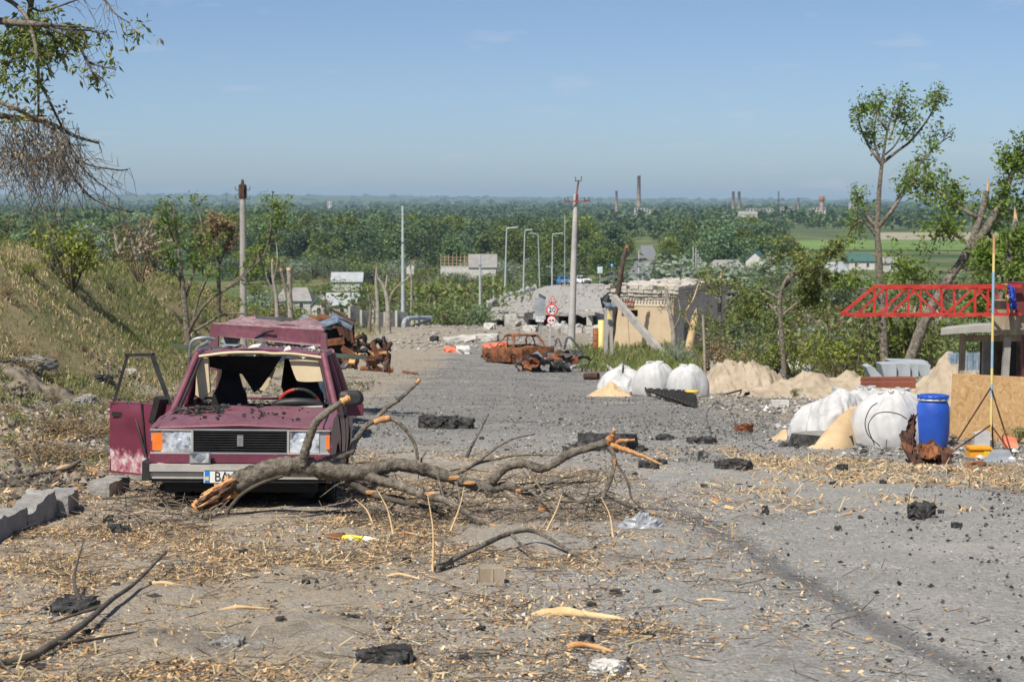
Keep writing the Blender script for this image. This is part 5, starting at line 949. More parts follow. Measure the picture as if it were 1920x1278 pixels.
# silvery blue crushed roof beyond
o = thing('crushed_car', (-3.95, 31, float(H(-4.0, 31))), 'flattened silvery blue car body behind the maroon hatchback', 'car')
c3 = crumple(.06, 3, 9); zt = P(490, 597, 31)[2] - float(H(-4.2, 31))
deform(panel(np.linspace(-.45, .75, 30), np.linspace(0, 1.5, 14), lambda X, Y: zt - .05 * X - .10 * Y + .02 * np.sin(X * 9) - .1 * sstep(.2, 0, Y)), crumple(.03, 5, 12)).build('roof', 'crumpled_blue', o, True)
for s in (-1, 1): deform(side_panel(s, -1, 3), c3).build('body_side', 'crumpled_blue', o, True)
for k in range(8): deform(MB().box((rr.uniform(.4, 1.2), rr.uniform(0, 1), zt - rr.uniform(.0, .12)), (.4, .3, .05), np.array(Matrix.Rotation(rr.uniform(-.8, .8), 3, 'Y'))), crumple(.03, 5, k)).build('torn_sheet', ['crumpled_silver', 'burnt_metal', 'crumpled_blue'][k % 3], o, True)
# ------------------------------------------------------------------ rusty truck wreck
o = thing('burnt_truck', (-4.0, 36, float(H(-4, 36))), 'burnt rusty truck wreck with a raised tailboard panel', 'truck'); d = 35.5; k = d / F
def prism_px(pts, d0, dep): return MB().prism([P(u, v, d0) for u, v in pts], (0, dep, 0))
tb = prism_px([(618, 581), (664, 606), (664, 647), (640, 628)], 36.2, .1).build('tailboard', 'rust_dark', o)
for j in range(4): a = P(626 + 10 * j, 592 + 6 * j, 36.1); b = P(640 + 7 * j, 628 + 5 * j, 36.1); MB().beam(a, b, .06).build('rib', 'rust_dark', tb)
MB().beam(P(618, 580, 36.15), P(665, 606, 36.15), .07).build('top_rail', 'rust_dark', tb)
deform(prism_px([(576, 606), (594, 592), (628, 603), (634, 617), (600, 622), (592, 620)], 36.3, .9), lambda v: v + .03 * np.sin(v * 7)).build('cab_shell', 'rust', o); MB().tube(path([P(572, 610, 36.5), P(581, 592, 36.4), P(592, 604, 36.4), P(596, 615, 36.3)], 4), .035, 6).build('door_frame', 'rust', o)
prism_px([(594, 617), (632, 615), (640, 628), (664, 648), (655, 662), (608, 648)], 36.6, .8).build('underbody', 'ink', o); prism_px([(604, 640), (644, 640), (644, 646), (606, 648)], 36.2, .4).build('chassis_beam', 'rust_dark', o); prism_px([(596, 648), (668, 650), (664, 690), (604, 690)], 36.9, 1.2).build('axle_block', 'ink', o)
MB().beam(P(600, 644, 36.0), P(646, 638, 36.0), .12).build('chassis_rail', 'rust', o)
rr = rng(40)
for j in range(26):
    u, v = rr.uniform(640, 728), rr.uniform(655, 692); a = P(u, v, rr.uniform(34.4, 36.2)); L = rr.uniform(.15, .5); dv_ = rr.normal(size=3); dv_[1] *= .6; dv_ /= np.linalg.norm(dv_)
    a[2] = max(a[2], float(H(a[0], a[1])) + .05); MB().beam(a - dv_ * L / 2, a + dv_ * L / 2, rr.uniform(.04, .14), rr.uniform(.02, .08)).build('scrap_piece', ['rust', 'rust', 'torn_wood', 'rust_dark', 'burnt_metal'][j % 5], o)
for j in range(30):
    u, v = rr.uniform(664, 735), rr.uniform(628, 672); v = max(v, 612 + (u - 640) * .35); a = P(u, v, 36.0); dv_ = rr.normal(size=3); dv_ /= np.linalg.norm(dv_); L = rr.uniform(.1, .28); MB().tube([a - dv_ * L / 2, a + rr.normal(0, .03, 3), a + dv_ * L / 2], [.03, .05, .02], 5).build('charred_bit', 'ink' if j % 3 else 'rust_dark', o)
for pts in ([(718, 668), (722, 652), (720, 642)], [(720, 662), (730, 648), (734, 642)], [(690, 672), (712, 668), (726, 664), (724, 688)], [(700, 690), (706, 672), (716, 662)]): MB().tube(path([P(u, v, 35.5) for u, v in pts], 4), .04, 6).build('bent_rod', 'rust_dark', o)
for u0, u1, v, r, mt, lab in ((676, 737, 694, .085, 'rust', 'long rusty pipe lying in front of the burnt truck'), (636, 662, 684, .09, 'plank', 'short grey pipe lying beside the burnt truck'), (756, 782, 699, .05, 'rust', 'small rusty tube on the road right of the burnt truck')):
    a = G(u0, v, r); b = G(u1, v + 4, r); solo(MB().tube([a, (a + b) / 2, b], r, 12), 'fallen_pipe', mt, lab, 'pipe')
# ------------------------------------------------------------------ other vehicles down the road
q = G(1012, 684); wreck_sedan('burnt_saloon', (q[0] - 4.1 * math.sin(math.radians(27)), q[1] + 4.1 * math.cos(math.radians(27)), q[2] - .35), math.radians(207), 'burnt-out rusty saloon turned away from view, beside the road', 'rust', 'rust_dark', .05, 3, squash=.95, roofmat='rust', tyre='rust_dark', skip=('hood',), pitch=.06)
cw = thing('crumpled_car', G(1035, 697), 'crumpled grey car wreck with a torn-off door beside the burnt-out saloon', 'car'); gx0 = np.array(cw.location); rr = rng(52)
for j in range(34):
    u = rr.uniform(978, 1082); v = rr.uniform(655, 700); vm = np.interp(u, [975, 1000, 1030, 1060, 1085], [690, 672, 655, 652, 665]); v = max(v, vm + rr.uniform(0, 12)); c = P(u, v, gx0[1] + rr.uniform(-1, .6)); s_ = rr.uniform(.18, .62)
    X, Y = np.meshgrid(np.linspace(-s_, s_, 7), np.linspace(-s_ * .6, s_ * .6, 6), indexing='ij'); Z = .16 * fbm(X * 4 + j, Y * 4, j); Rm = np.array(Matrix.Rotation(rr.uniform(0, 6), 3, 'Z') @ Matrix.Rotation(rr.uniform(-1.2, 1.2), 3, 'X')); Vv = np.stack([X, Y, Z], -1).reshape(-1, 3) @ Rm.T + c
    Vv[:, 2] = np.maximum(Vv[:, 2], H(Vv[:, 0], Vv[:, 1]) + .01); I = np.arange(42).reshape(7, 6); MB().add(Vv, np.stack([I[:-1, :-1], I[1:, :-1], I[1:, 1:], I[:-1, 1:]], -1).reshape(-1, 4), False).build('buckled_panel', ['burnt_metal', 'crumpled_silver', 'burnt_metal', 'steel_dark', 'rust'][j % 5], cw)
dd = gx0[1] - .3; MB().tube(path([P(1058, 655, dd), P(1062, 637, dd), P(1068, 632, dd), P(1078, 642, dd), P(1091, 658, dd), P(1092, 668, dd)], 4), .04, 6).build('door_frame', 'steel_dark', cw); prism_px([(1066, 655), (1091, 658), (1094, 670), (1085, 675), (1070, 664)], dd, .12).build('door_skin', 'burnt_metal', cw); MB().tube(path([P(1040, 650, dd + .5), P(1046, 633, dd + .5), P(1053, 650, dd + .5)], 4), .03, 5).build('pillar', 'steel_dark', cw); prism_px([(1058, 672), (1083, 668), (1086, 680), (1072, 684)], dd - .4, .1).build('rusty_flap', 'rust', cw)
bw = thing('charred_heap', G(922, 606), 'flattened black burnt wreck lying across the road near the bridge', 'wreck'); gb = np.array(bw.location)
for j in range(22):
    u = rr.uniform(894, 952); v = rr.uniform(594, 607); c = P(u, v, gb[1] + rr.uniform(-1, 1)); s_ = rr.uniform(.3, .9); X, Y = np.meshgrid(np.linspace(-s_, s_, 6), np.linspace(-s_ * .5, s_ * .5, 5), indexing='ij'); Z = .2 * fbm(X * 3 + j, Y * 3, j); Rm = np.array(Matrix.Rotation(rr.uniform(0, 6), 3, 'Z') @ Matrix.Rotation(rr.uniform(-.8, .8), 3, 'X')); Vv = np.stack([X, Y, Z], -1).reshape(-1, 3) @ Rm.T + c
    I = np.arange(30).reshape(6, 5); MB().add(Vv, np.stack([I[:-1, :-1], I[1:, :-1], I[1:, 1:], I[:-1, 1:]], -1).reshape(-1, 4), False).build('buckled_panel', ['steel_dark', 'ink', 'burnt_metal', 'ink'][j % 4], bw)
q = deckp(.62, 335); wreck_sedan('blue_car', ((1061 - CX) / F * 335, 335, q[2] + .08), math.radians(8), 'dark blue wrecked car standing on the bridge', 'sign_blue', 'steel_dark', .03, 6, glass='window_dark', scale=1.15)
wreck_sedan('white_car', ((1103 - CX) / F * 372, 372, deckp(.6, 372)[2] + .1), math.radians(25), 'white wrecked car on the bridge in front of the army truck', 'sign_white', 'steel_dark', .08, 7, glass='window_dark', scale=1.1)
wreck_sedan('parked_car', ((1193 - CX) / F * 880, 880, float(H(57, 880)) + .3), math.radians(170), 'tiny dark car far up the distant road', 'steel_dark', 'ink', 0, 1, glass='window_dark', scale=1.2)
at_ = thing('army_truck', ((1133 - CX) / F * 376, 376, deckp(.8, 376)[2] + .1), 'wrecked dark green army truck tilted at the end of the bridge', 'truck', None, math.radians(-55)); at_.rotation_euler = (0, math.radians(-9), math.radians(-55)); A = lambda mb, nm, par=at_, mt='army_green': mb.build(nm, mt, par, True)
A(MB().box((0, 1.0, 1.0), (2.1, 1.9, .8)), 'bonnet'); cb_ = A(MB().prism([(-1.1, 1.6, 1.0), (-1.1, 1.75, 2.5), (-1.1, 3.2, 2.5), (-1.1, 3.4, 1.0)], (2.2, 0, 0)), 'cab')
for x in (-.55, .55): A(MB().box((x, 1.66, 2.02), (.9, .1, .6)), 'windscreen', cb_, 'window_dark')
for s in (-1, 1): A(MB().box((s * 1.1, 2.4, 2.0), (.06, .8, .55)), 'side_window', cb_, 'window_dark')
A(MB().box((0, 4.0, .75), (1.0, 7.6, .25)), 'chassis', at_, 'ink'); A(MB().box((0, 5.8, 1.1), (2.3, 4.4, .15)), 'load_bed'); A(MB().tube([(0, 3.8, 1.4), (.3, 5.5, 2.2), (.3, 6.6, 2.6)], [.25, .2, .14], 8), 'boom')
for s in (-1, 1):
    A(MB().box((s * 1.14, 5.8, 1.45), (.06, 4.4, .6)), 'side_board')
    for y in (1.0, 5.2, 6.6): wheel(at_, s * 1.0, y, .55, name='wheel')
A(MB().box((0, .0, .8), (2.3, .2, .3)), 'bumper')
# ------------------------------------------------------------------ the fallen limb across the saloon's nose
def limb_pts(pts): return path([P(*p) for p in pts], 9)
FL = thing('fallen_limb', G(640, 965), 'big broken tree limb with a torn orange end lying against the maroon saloon', 'tree limb')
def branch(pts, r0, r1, nm, parent, m='bark', seed=0, jag=.07, sides=9):
    p = limb_pts(pts); n = len(p); r = np.linspace(r0, r1, n) * (1 + .075 * rng(seed).normal(size=n)); return MB().tube(p, r, sides, True, 0, jag, seed).build(nm, m, parent)
MAIN = branch([(428, 916, 15.7), (465, 895, 15.7), (515, 877, 15.72), (565, 872, 15.75), (621, 884, 15.8), (684, 884, 15.85), (715, 876, 15.9), (752, 871, 15.95), (809, 884, 16.0), (871, 903, 16.0), (918, 916, 16.05), (947, 911, 16.1), (975, 919, 16.15), (1000, 935, 16.2), (1025, 957, 16.2)], .09, .028, 'main_stem', FL, seed=1)
B1 = branch([(915, 908, 16.05), (930, 893, 16.05), (950, 875, 16.1), (982, 869, 16.1), (1013, 878, 16.1), (1038, 869, 16.1), (1069, 850, 16.15), (1107, 838, 16.15), (1140, 828, 16.2)], .042, .033, 'branch', FL, seed=2)
branch([(1140, 832, 16.2), (1152, 862, 16.1), (1144, 900, 16.0), (1129, 932, 15.9), (1107, 957, 15.7), (1096, 990, 15.5)], .022, .014, 'side_branch', B1, seed=3); branch([(1152, 862, 16.1), (1176, 900, 15.9), (1184, 932, 15.8), (1201, 950, 15.7), (1223, 974, 15.5)], .012, .006, 'side_branch', B1, 'bark_dark', 4); branch([(1184, 930, 15.8), (1172, 948, 15.7), (1165, 962, 15.7)], .006, .003, 'twig', B1, 'bark_dark', 5)
for pts, r in (([(1138, 830, 16.2), (1148, 818, 16.18), (1151, 806, 16.15)], .04), ([(1140, 830, 16.2), (1168, 826, 16.2), (1190, 824, 16.2)], .026), ([(1140, 832, 16.2), (1170, 842, 16.15), (1201, 853, 16.1), (1241, 871, 16.1)], .03), ([(1152, 862, 16.05), (1153, 880, 16.05)], .016)): MB().tube(limb_pts(pts), np.linspace(r, r * .35, len(limb_pts(pts))), 6, True, 0, .3, int(r * 999)).build('torn_end', 'torn_wood', B1)
B2_ = branch([(684, 888, 15.85), (700, 896, 15.8), (746, 909, 15.7), (793, 928, 15.5), (831, 936, 15.35), (863, 953, 15.2), (894, 972, 15.0), (925, 985, 14.85), (957, 1004, 14.7)], .044, .016, 'branch', FL, seed=6)
MB().tube(limb_pts([(905, 976, 14.95), (930, 988, 14.82), (958, 1005, 14.68)]), np.linspace(.024, .012, 19), 6, True, 0, .25, 3).build('torn_end', 'torn_wood', B2_)
branch([(650, 900, 15.85), (696, 925, 15.75), (737, 937, 15.65), (793, 950, 15.6), (827, 962, 15.6), (872, 988, 15.5)], .034, .012, 'branch', FL, 'bark_dark', 7)
B3 = branch([(568, 872, 15.7), (571, 850, 15.68), (584, 809, 15.66), (599, 784, 15.66), (631, 759, 15.7), (648, 749, 15.72)], .04, .026, 'branch', FL, seed=8); MB().tube(limb_pts([(640, 754, 15.7), (648, 749, 15.71), (654, 747, 15.73)]), .028, 7, True, 0, .35, 4).build('torn_end', 'torn_wood', B3)
B4 = branch([(600, 868, 15.8), (625, 858, 15.85), (656, 848, 15.9), (665, 828, 15.95), (684, 800, 16.0), (706, 784, 16.05), (727, 762, 16.1), (746, 750, 16.15), (768, 731, 16.2), (786, 713, 16.25)], .034, .014, 'branch', FL, seed=9); branch([(706, 786, 16.05), (731, 784, 16.05), (756, 800, 16.0), (777, 831, 16.0), (784, 863, 16.0)], .022, .012, 'side_branch', B4, seed=10)
MB().tube(limb_pts([(701, 792, 16.02), (714, 787, 16.03), (732, 783, 16.03)]), [.024] * 9 + [.028] * 9 + [.02], 7, True, 0, .2, 8).build('torn_patch', 'torn_wood', B4); MB().tube(limb_pts([(781, 718, 16.24), (787, 711, 16.25)]), .018, 6, True, 0, .2, 9).build('torn_end', 'torn_wood', B4)
branch([(656, 852, 15.9), (662, 862, 15.85), (668, 876, 15.8)], .016, .01, 'twig', B4, seed=11)
for i, pts in enumerate(([(825, 886, 16.0), (863, 885, 16.0), (894, 869, 16.1), (932, 860, 16.2), (975, 853, 16.3), (1040, 853, 16.4)], [(863, 884, 16.0), (900, 862, 16.1), (932, 838, 16.2), (963, 822, 16.3), (1003, 813, 16.4)], [(875, 858, 16.1), (882, 840, 16.1), (894, 819, 16.1), (916, 776, 16.2)], [(991, 876, 16.1), (1000, 895, 16.0), (1013, 915, 15.9), (1032, 944, 15.8), (1063, 969, 15.7), (1085, 962, 15.6)], [(975, 919, 16.1), (1020, 908, 16.2), (1070, 905, 16.3), (1115, 902, 16.4)], [(795, 880, 16.0), (790, 862, 16.1), (800, 845, 16.3)], [(820, 890, 15.9), (826, 912, 15.8), (833, 935, 15.6)], [(855, 905, 15.9), (862, 930, 15.7), (860, 955, 15.5)])): branch(pts, .016 if i < 5 else .012, .006, 'branch', FL, 'bark', 20 + i, sides=6)
rr = rng(63)
for k in range(46):   # dead side shoots all along the lower branches
    u = rr.uniform(650, 1130); v = float(np.interp(u, [650, 800, 960, 1130], [905, 925, 945, 950])) + rr.normal(0, 22); dq = 15.9 - (v - 930) / 80; a = P(u, v, dq); a[2] = max(a[2], float(H(a[0], a[1])) + .03); L = rr.uniform(.18, .55); an = rr.uniform(-.7, .7); dr_ = np.array([math.cos(an) * rr.choice([1, 1, 1, -.6]), math.sin(an) * .7, rr.normal(.05, .25)]); p1 = a + dr_ * L * .5 + rr.normal(0, .03, 3); p2 = a + dr_ * L + rr.normal(0, .05, 3) + [0, 0, -.06]
    for q in (p1, p2): q[2] = max(q[2], float(H(q[0], q[1])) + .02)
    MB().tube(path([a, p1, p2], 4), np.linspace(rr.uniform(.008, .017), .003, 9), 5, True, 0, .1, k).build('dead_shoot', ['bark', 'bark_dark', 'bark'][k % 3], FL)
# torn butt: splinters fanning out of the stem's end
rr = rng(61); b0 = P(372, 952, 15.66); MB().tube(limb_pts([(362, 955, 15.66), (380, 944, 15.68), (410, 927, 15.7), (440, 910, 15.7)]), np.linspace(.042, .102, 28), 11, True, 0, .22, 5).build('torn_butt', 'torn_wood', FL)
for k in range(70):
    t = rr.uniform(0, 1); a = P(384 + 62 * t, 940 - 36 * t, 15.60) + rr.normal(0, .035, 3) * [.6, .5, 1]; L = rr.uniform(.06, .2); e = a + np.array([-.82, -.05, -.45]) * L + rr.normal(0, .018, 3); e[2] = max(e[2], float(H(e[0], e[1])) + .01); MB().tube([a, (a + e) / 2 + rr.normal(0, .005, 3), e], [rr.uniform(.006, .016), .010, .003], 5, True, 0, .3, k).build('splinter', ['torn_wood', 'rust', 'torn_wood', 'rust_dark', 'bark'][k % 5], FL)
for u, v, d in ((806, 926, 15.42), (696, 923, 15.72), (880, 905, 15.93), (852, 896, 15.95), (975, 920, 16.1), (1020, 950, 16.15), (1020, 955, 16.1)): MB().hull(P(u, v, d) + [0, .012, 0], (.11, .04, .04), 26, u, 0, .2).build('bark_wound', 'torn_wood', FL)
p_ = limb_pts([(450, 928, 15.6), (500, 905, 15.55), (440, 945, 15.6), (425, 965, 15.6)]); MB().tube(limb_pts([(530, 892, 15.6), (490, 905, 15.58), (455, 925, 15.58), (432, 950, 15.6), (424, 968, 15.6)]), np.linspace(.012, .016, 37), 6).build('bark_strip', 'bark_dark', FL)
mb = MB(); n = 900; t = rr.uniform(0, 1, n); u = rr.uniform(640, 1160, n); v = rr.uniform(895, 1000, n); dq = 15.9 - (v - 930) / 70; A = np.array([P(a, b, c) for a, b, c in zip(u, v, dq)]); A[:, 2] = np.maximum(A[:, 2], H(A[:, 0], A[:, 1]) + .01); dv_ = rr.normal(size=(n, 3)); dv_[:, 2] = dv_[:, 2] * .35 + .05; E = A + dv_ * rr.uniform(.05, .17, (n, 1)); E[:, 2] = np.maximum(E[:, 2], H(E[:, 0], E[:, 1]) + .005); mb.sticks(A, E, .005, .002); tw_ = mb.build('fine_twigs', 'twig', FL); tw_['kind'] = 'stuff'
# ------------------------------------------------------------------ loose branches on the ground
def gpath(pts, lift=.02): return path([G(p[0], p[1]) + [0, 0, lift + (p[2] if len(p) > 2 else 0)] for p in pts], 6)
def gbranch(name, label, pts, r0, r1, m='bark', cat='branch', side=(), group=None):
    p = gpath(pts, r0); o = thing(name, p[len(p) // 2] - [0, 0, r0], label, cat, group); MB().tube(p, np.linspace(r0, r1, len(p)), 8, True, 0, .08, abs(int(pts[0][0]))).build('stem', m, o)
    for q in side: pp = gpath(q, .02); MB().tube(pp, np.linspace(r0 * .55, .004, len(pp)), 6).build('side_shoot', m, o)
    return o
gbranch('bare_branch', 'smooth arched branch on the littered ground in front of the fallen limb', [(816, 1074), (860, 1058, .03), (900, 1047, .06), (950, 1034, .1), (997, 1026, .1), (1044, 1037, .05), (1082, 1050)], .024, .012, 'bark', side=[[(818, 1074), (826, 1060, .08), (832, 1046, .16)], [(960, 1034, .1), (985, 1045, .04), (1010, 1056)]])
gbranch('bare_branch', 'dark forked branch lying in the bottom corner beside the kerb', [(-20, 1262), (50, 1244), (97, 1226, .02), (156, 1194, .04), (210, 1152, .06), (253, 1120, .06), (312, 1070, .1)], .026, .008, 'bark_dark', side=[[(100, 1224, .03), (160, 1215, .02), (260, 1190)], [(200, 1160, .06), (150, 1166, .03), (85, 1178)], [(150, 1150, .05), (140, 1120, .1), (158, 1075, .2)]])
gbranch('bare_branch', 'thin grey stick propped against the saloon bumper', [(352, 972), (341, 925, .1), (312, 880, .25), (291, 838, .45)], .013, .005, 'bark_pale', side=[[(345, 940, .08), (340, 910, .16), (338, 895, .22)]])
gbranch('bare_branch', 'crooked grey branch crossing the ground under the saloon nose', [(300, 985), (370, 978), (450, 972), (540, 969), (610, 962)], .02, .012, 'bark', side=[[(330, 985), (380, 998), (440, 1004)]])
gbranch('bare_branch', 'broken pale branch resting on the kerb', [(0, 905), (60, 900, .02), (120, 892, .03), (150, 878, .05)], .03, .02, 'bark', side=[[(20, 900), (60, 915), (110, 925)], [(60, 898), (110, 903), (130, 905)]])
gbranch('bare_branch', 'long dark stick on the rubble verge beside the open door', [(0, 832), (60, 826), (130, 842), (200, 850)], .02, .01, 'bark_dark')
gbranch('bare_branch', 'reddish stick on the asphalt near the splintered plank', [(808, 1142), (860, 1146), (930, 1160), (990, 1168)], .008, .005, 'rust')
for k, (u, v, hgt, du) in enumerate(((811, 1075, .5, -8), (1022, 1000, .3, 30), (738, 1006, .35, -30), (700, 985, .2, -35), (843, 1000, .35, 25), (1150, 1010, .3, -20))):
    a = G(u, v); b = a + [du / 225, .1, hgt]; solo(MB().tube(path([a, (a + b) / 2 + [.02, 0, .02], b], 4), np.linspace(.010, .003, 9), 5), 'dry_weed', 'splinter_wood', ['upright pale dry stem by the arched branch', 'slanted dry stem by the torn branch end', 'slanted dry stem beside the yellow bottle', 'short dry stem below the fallen limb', 'dry stem leaning right under the fallen limb', 'dry stem left of the clear plastic bag'][k], 'dry weed')
# ------------------------------------------------------------------ lumps of asphalt, stones, litter
def chunk(u, v, w, h, label, m='asphalt_chunk', name='asphalt_chunk', dep=.8, seed=0, cat='rubble', flat=False, group=None, n=16, rot=None):
    g_ = G(u, v); k = g_[1] / F; W_, Hh = w * k, h * k; mb = MB(); mats = [m]
    if flat:
        rr = rng(seed); nn = 11; A = np.sort(rr.uniform(0, 6.28, nn)); out = np.stack([W_ / 2 * np.cos(A) * rr.uniform(.8, 1.08, nn), W_ * dep / 2 * np.sin(A) * rr.uniform(.8, 1.08, nn), np.zeros(nn)], 1)
        lo = out * [1.02, 1.02, 1] * rr.uniform(.9, 1.06, (nn, 1)); md = out * rr.uniform(.96, 1.08, (nn, 1)) + [0, 0, Hh * .5]; tp = out * rr.uniform(.93, 1.0, (nn, 1)) + [0, 0, Hh]; V = np.concatenate([lo, md, tp]); i = np.arange(nn); j = (i + 1) % nn
        mb.add(V, np.concatenate([np.stack([i, j, nn + j, nn + i], 1), np.stack([nn + i, nn + j, 2 * nn + j, 2 * nn + i], 1)]), False, 0); mb.add(tp, [tuple(range(nn))], False, 1); mats = [m, 'asphalt_top']
        for q in range(26): a = rr.uniform(0, 6.28); e = Hh * rr.uniform(.3, .9); rd_ = rr.uniform(.42, .62); mb.hull((W_ * rd_ * math.cos(a), W_ * dep * rd_ * math.sin(a), Hh * rr.uniform(.05, .5) * (1 if rd_ < .5 else .3)), (e, e, e * .8), 10, seed + q)
    else:
        r2 = rng(seed + 900)
        if W_ < .1: mb.rbox((0, 0, Hh * .4), (W_ * .8, W_ * dep * .8, Hh * .9), 4, W_ * .12, seed, .9, 0, rotz(seed))
        else:
            for q in range(7): f_ = r2.uniform(.35, .75); mb.rbox((r2.normal(0, .2) * W_, r2.normal(0, .2) * W_ * dep, Hh * f_ * .42 + r2.uniform(0, .12) * Hh), (W_ * f_, W_ * dep * f_ * r2.uniform(.7, 1.1), Hh * f_ * 1.1), 6, W_ * .06, seed + q, .8, 0, rotz(r2.uniform(0, 3)))
            for q in range(10): a = r2.uniform(0, 6.28); e = r2.uniform(.03, .09) * W_ ** .5; mb.hull((W_ * r2.uniform(.45, .8) * math.cos(a), W_ * dep * r2.uniform(.45, .8) * math.sin(a), e * .3), (e, e, e * .7), 9, q)
    o = solo(mb, name, mats, label, cat, group, np.zeros(3)); o.location = g_
    if rot: o.rotation_euler = rot
    return o
chunk(1146, 846, 132, 34, 'large tilted asphalt slab behind the torn end of the fallen limb', dep=.55, seed=3, flat=True, name='asphalt_slab', rot=(-.12, .03, .1))
chunk(1545, 838, 134, 26, 'long thick asphalt slab in front of the sandbags by the barrel', dep=.6, seed=8, flat=True, name='asphalt_slab', rot=(.06, 0, .05))
chunk(845, 804, 74, 30, 'black broken asphalt block on the gravel above the fallen limb', dep=.5, seed=4); chunk(1107, 838, 56, 30, 'pale concrete slab leaning on the large tilted asphalt slab', 'asphalt_top', 'concrete_slab', .5, 9)
chunk(1318, 862, 42, 26, 'flat pale asphalt piece, left of a pair, on the cracked road', 'asphalt_top', 'asphalt_chunk', .4, 10); chunk(1338, 868, 26, 16, 'small flat pale asphalt piece leaning on its pair', 'asphalt_top', 'asphalt_chunk', .4, 11); chunk(1361, 882, 38, 28, 'round dark asphalt boulder, left of two, on the road', seed=12); chunk(1394, 883, 42, 28, 'round dark asphalt boulder, right of two, on the road', seed=13)
chunk(1215, 880, 36, 20, 'dark asphalt lump below the large tilted slab', seed=14); chunk(1240, 872, 30, 16, 'low dark lump right of the limb torn end', seed=15); chunk(1310, 832, 50, 18, 'dark rubble ridge behind the pale flat pieces', seed=16); chunk(1245, 826, 40, 16, 'brownish asphalt lump right of the large tilted slab', seed=17)
chunk(1730, 972, 60, 40, 'black jagged hole edge lump on the right of the road', seed=18); chunk(1576, 885, 26, 20, 'small black lump below the long thick slab', seed=19); chunk(1656, 912, 18, 14, 'small dark stone below the rusty scrap', seed=20)
chunk(220, 1002, 44, 26, 'black tar lump in front of the saloon, by the kerb', seed=21); chunk(203, 985, 22, 22, 'smaller black lump beside the tar lump by the kerb', seed=22); chunk(135, 1150, 84, 34, 'wide charred lump among litter in the lower corner', seed=23); chunk(722, 1246, 90, 44, 'cracked black tar lump at the bottom of the picture', seed=24); chunk(420, 1216, 66, 28, 'flat grey stone at the bottom beside wood chips', 'asphalt_top', 'stone', .7, 25); chunk(290, 1128, 30, 16, 'small black lump near the forked branch', seed=26)
chunk(1138, 1262, 62, 34, 'white rough stone at the bottom of the picture', 'limestone', 'stone', .8, 27, 'stone'); chunk(1100, 1205, 34, 16, 'black lump above the white rough stone', seed=28); chunk(640, 985, 26, 22, 'yellowish crumpled stone beside the yellow bottle', 'sand', 'stone', .8, 29, 'stone'); chunk(1400, 810, 30, 20, 'rust-red metal lump on the gravel', 'rust', 'rusty_lump', .7, 30, 'scrap')
rr = rng(71)
for k in range(70):
    if k < 26: u, v = rr.uniform(700, 1500), rr.uniform(740, 900)
    elif k < 50: u, v = rr.uniform(60, 1250), rr.uniform(1010, 1270)
    else: u, v = rr.uniform(1300, 1900), rr.uniform(880, 1000)
    dist_ = G(u, v)[1]; s_ = rr.uniform(.03, .085) * F / dist_; chunk(u, v, s_, s_ * rr.uniform(.45, .75), 'small dark asphalt crumb scattered on the road', seed=100 + k, group='small asphalt crumbs on the road', n=12)
# wood: block, splintered plank, slivers
q = G(921, 1094); solo(MB().hull((0, 0, .0), (.01, .01, .01), 6, 1).box((0, 0, .055), (.15, .13, .11), rotz(.1)).box((.012, -.068, .06), (.006, .006, .1)), 'wood_block', 'plank', 'short sawn wood block standing on the littered asphalt', 'wood block', None, np.zeros(3)).location = q
def sliver(u0, v0, u1, v1, r, m, label, name='wood_sliver'): a, b = G(u0, v0, .015), G(u1, v1, .015); solo(MB().tube(path([a, (a * .6 + b * .4) + [0, 0, .02], b], 5), [r * .3, r * .8, r, r * 1.1, r, r, r * .9, r * .8, r * .7, r * .5, r * .2], 6, True, 0, .25, int(u0)), name, m, label, 'wood piece')
sliver(997, 1156, 1172, 1166, .028, 'splinter_wood', 'pale splintered plank on the bare asphalt', 'splintered_plank'); sliver(1058, 1218, 1150, 1226, .016, 'torn_wood', 'short brown wood sliver above the white stone'); sliver(400, 1152, 512, 1146, .012, 'splinter_wood', 'thin pale wood sliver, middle of the foreground'); sliver(272, 1102, 348, 1104, .014, 'splinter_wood', 'thin pale wood sliver right of the charred lump'); sliver(1296, 1132, 1384, 1136, .007, 'splinter_wood', 'thin stick on the bare asphalt by the track mark'); sliver(725, 1084, 790, 1090, .010, 'splinter_wood', 'orange wood sliver left of the sawn block'); sliver(735, 1005, 800, 1010, .010, 'torn_wood', 'orange bark sliver below the fallen limb'); sliver(100, 888, 165, 874, .03, 'splinter_wood', 'split yellow log piece on the kerb')
# yellow bottle, plastic bag, scraps
o = thing('squashed_bottle', G(665, 1018), 'squashed yellow-labelled plastic bottle on the ground', 'bottle'); a, b = G(612, 1010, .02), G(712, 1018, .02); t_ = lambda q: a + (b - a) * q
MB().tube([t_(0), t_(.15), t_(.33)], [.02, .035, .03], 8, True, 0, .3, 2).build('torn_base', 'rust', o); MB().tube([t_(.33), t_(.45), t_(.72)], [.026, .03, .025], 10, True, 0, .25, 3).build('label', 'yellow_label', o); MB().tube([t_(.72), t_(.84)], [.024, .022], 8, True, 0, .1, 4).build('band', 'sign_white', o); MB().tube([t_(.84), t_(1.0)], [.02, .012], 8, True, 0, .2, 5).build('neck', 'beige_vinyl', o)
q = G(1203, 994); n = 22; th, ph = np.meshgrid(np.linspace(0, 2 * np.pi, n), np.linspace(0, math.pi / 2, 12), indexing='ij'); r_ = 1 + .3 * fbm(th * 2.2, ph * 3, 5); r_[-1] = r_[0]; solo(MB().grid(.17 * r_ * np.cos(th) * np.cos(ph), .12 * r_ * np.sin(th) * np.cos(ph), .12 * r_ * np.sin(ph) + .0, False), 'plastic_bag', 'polythene', 'crumpled clear plastic bag on the asphalt below the limb', 'plastic bag', None, np.zeros(3)).location = q
mb = MB()
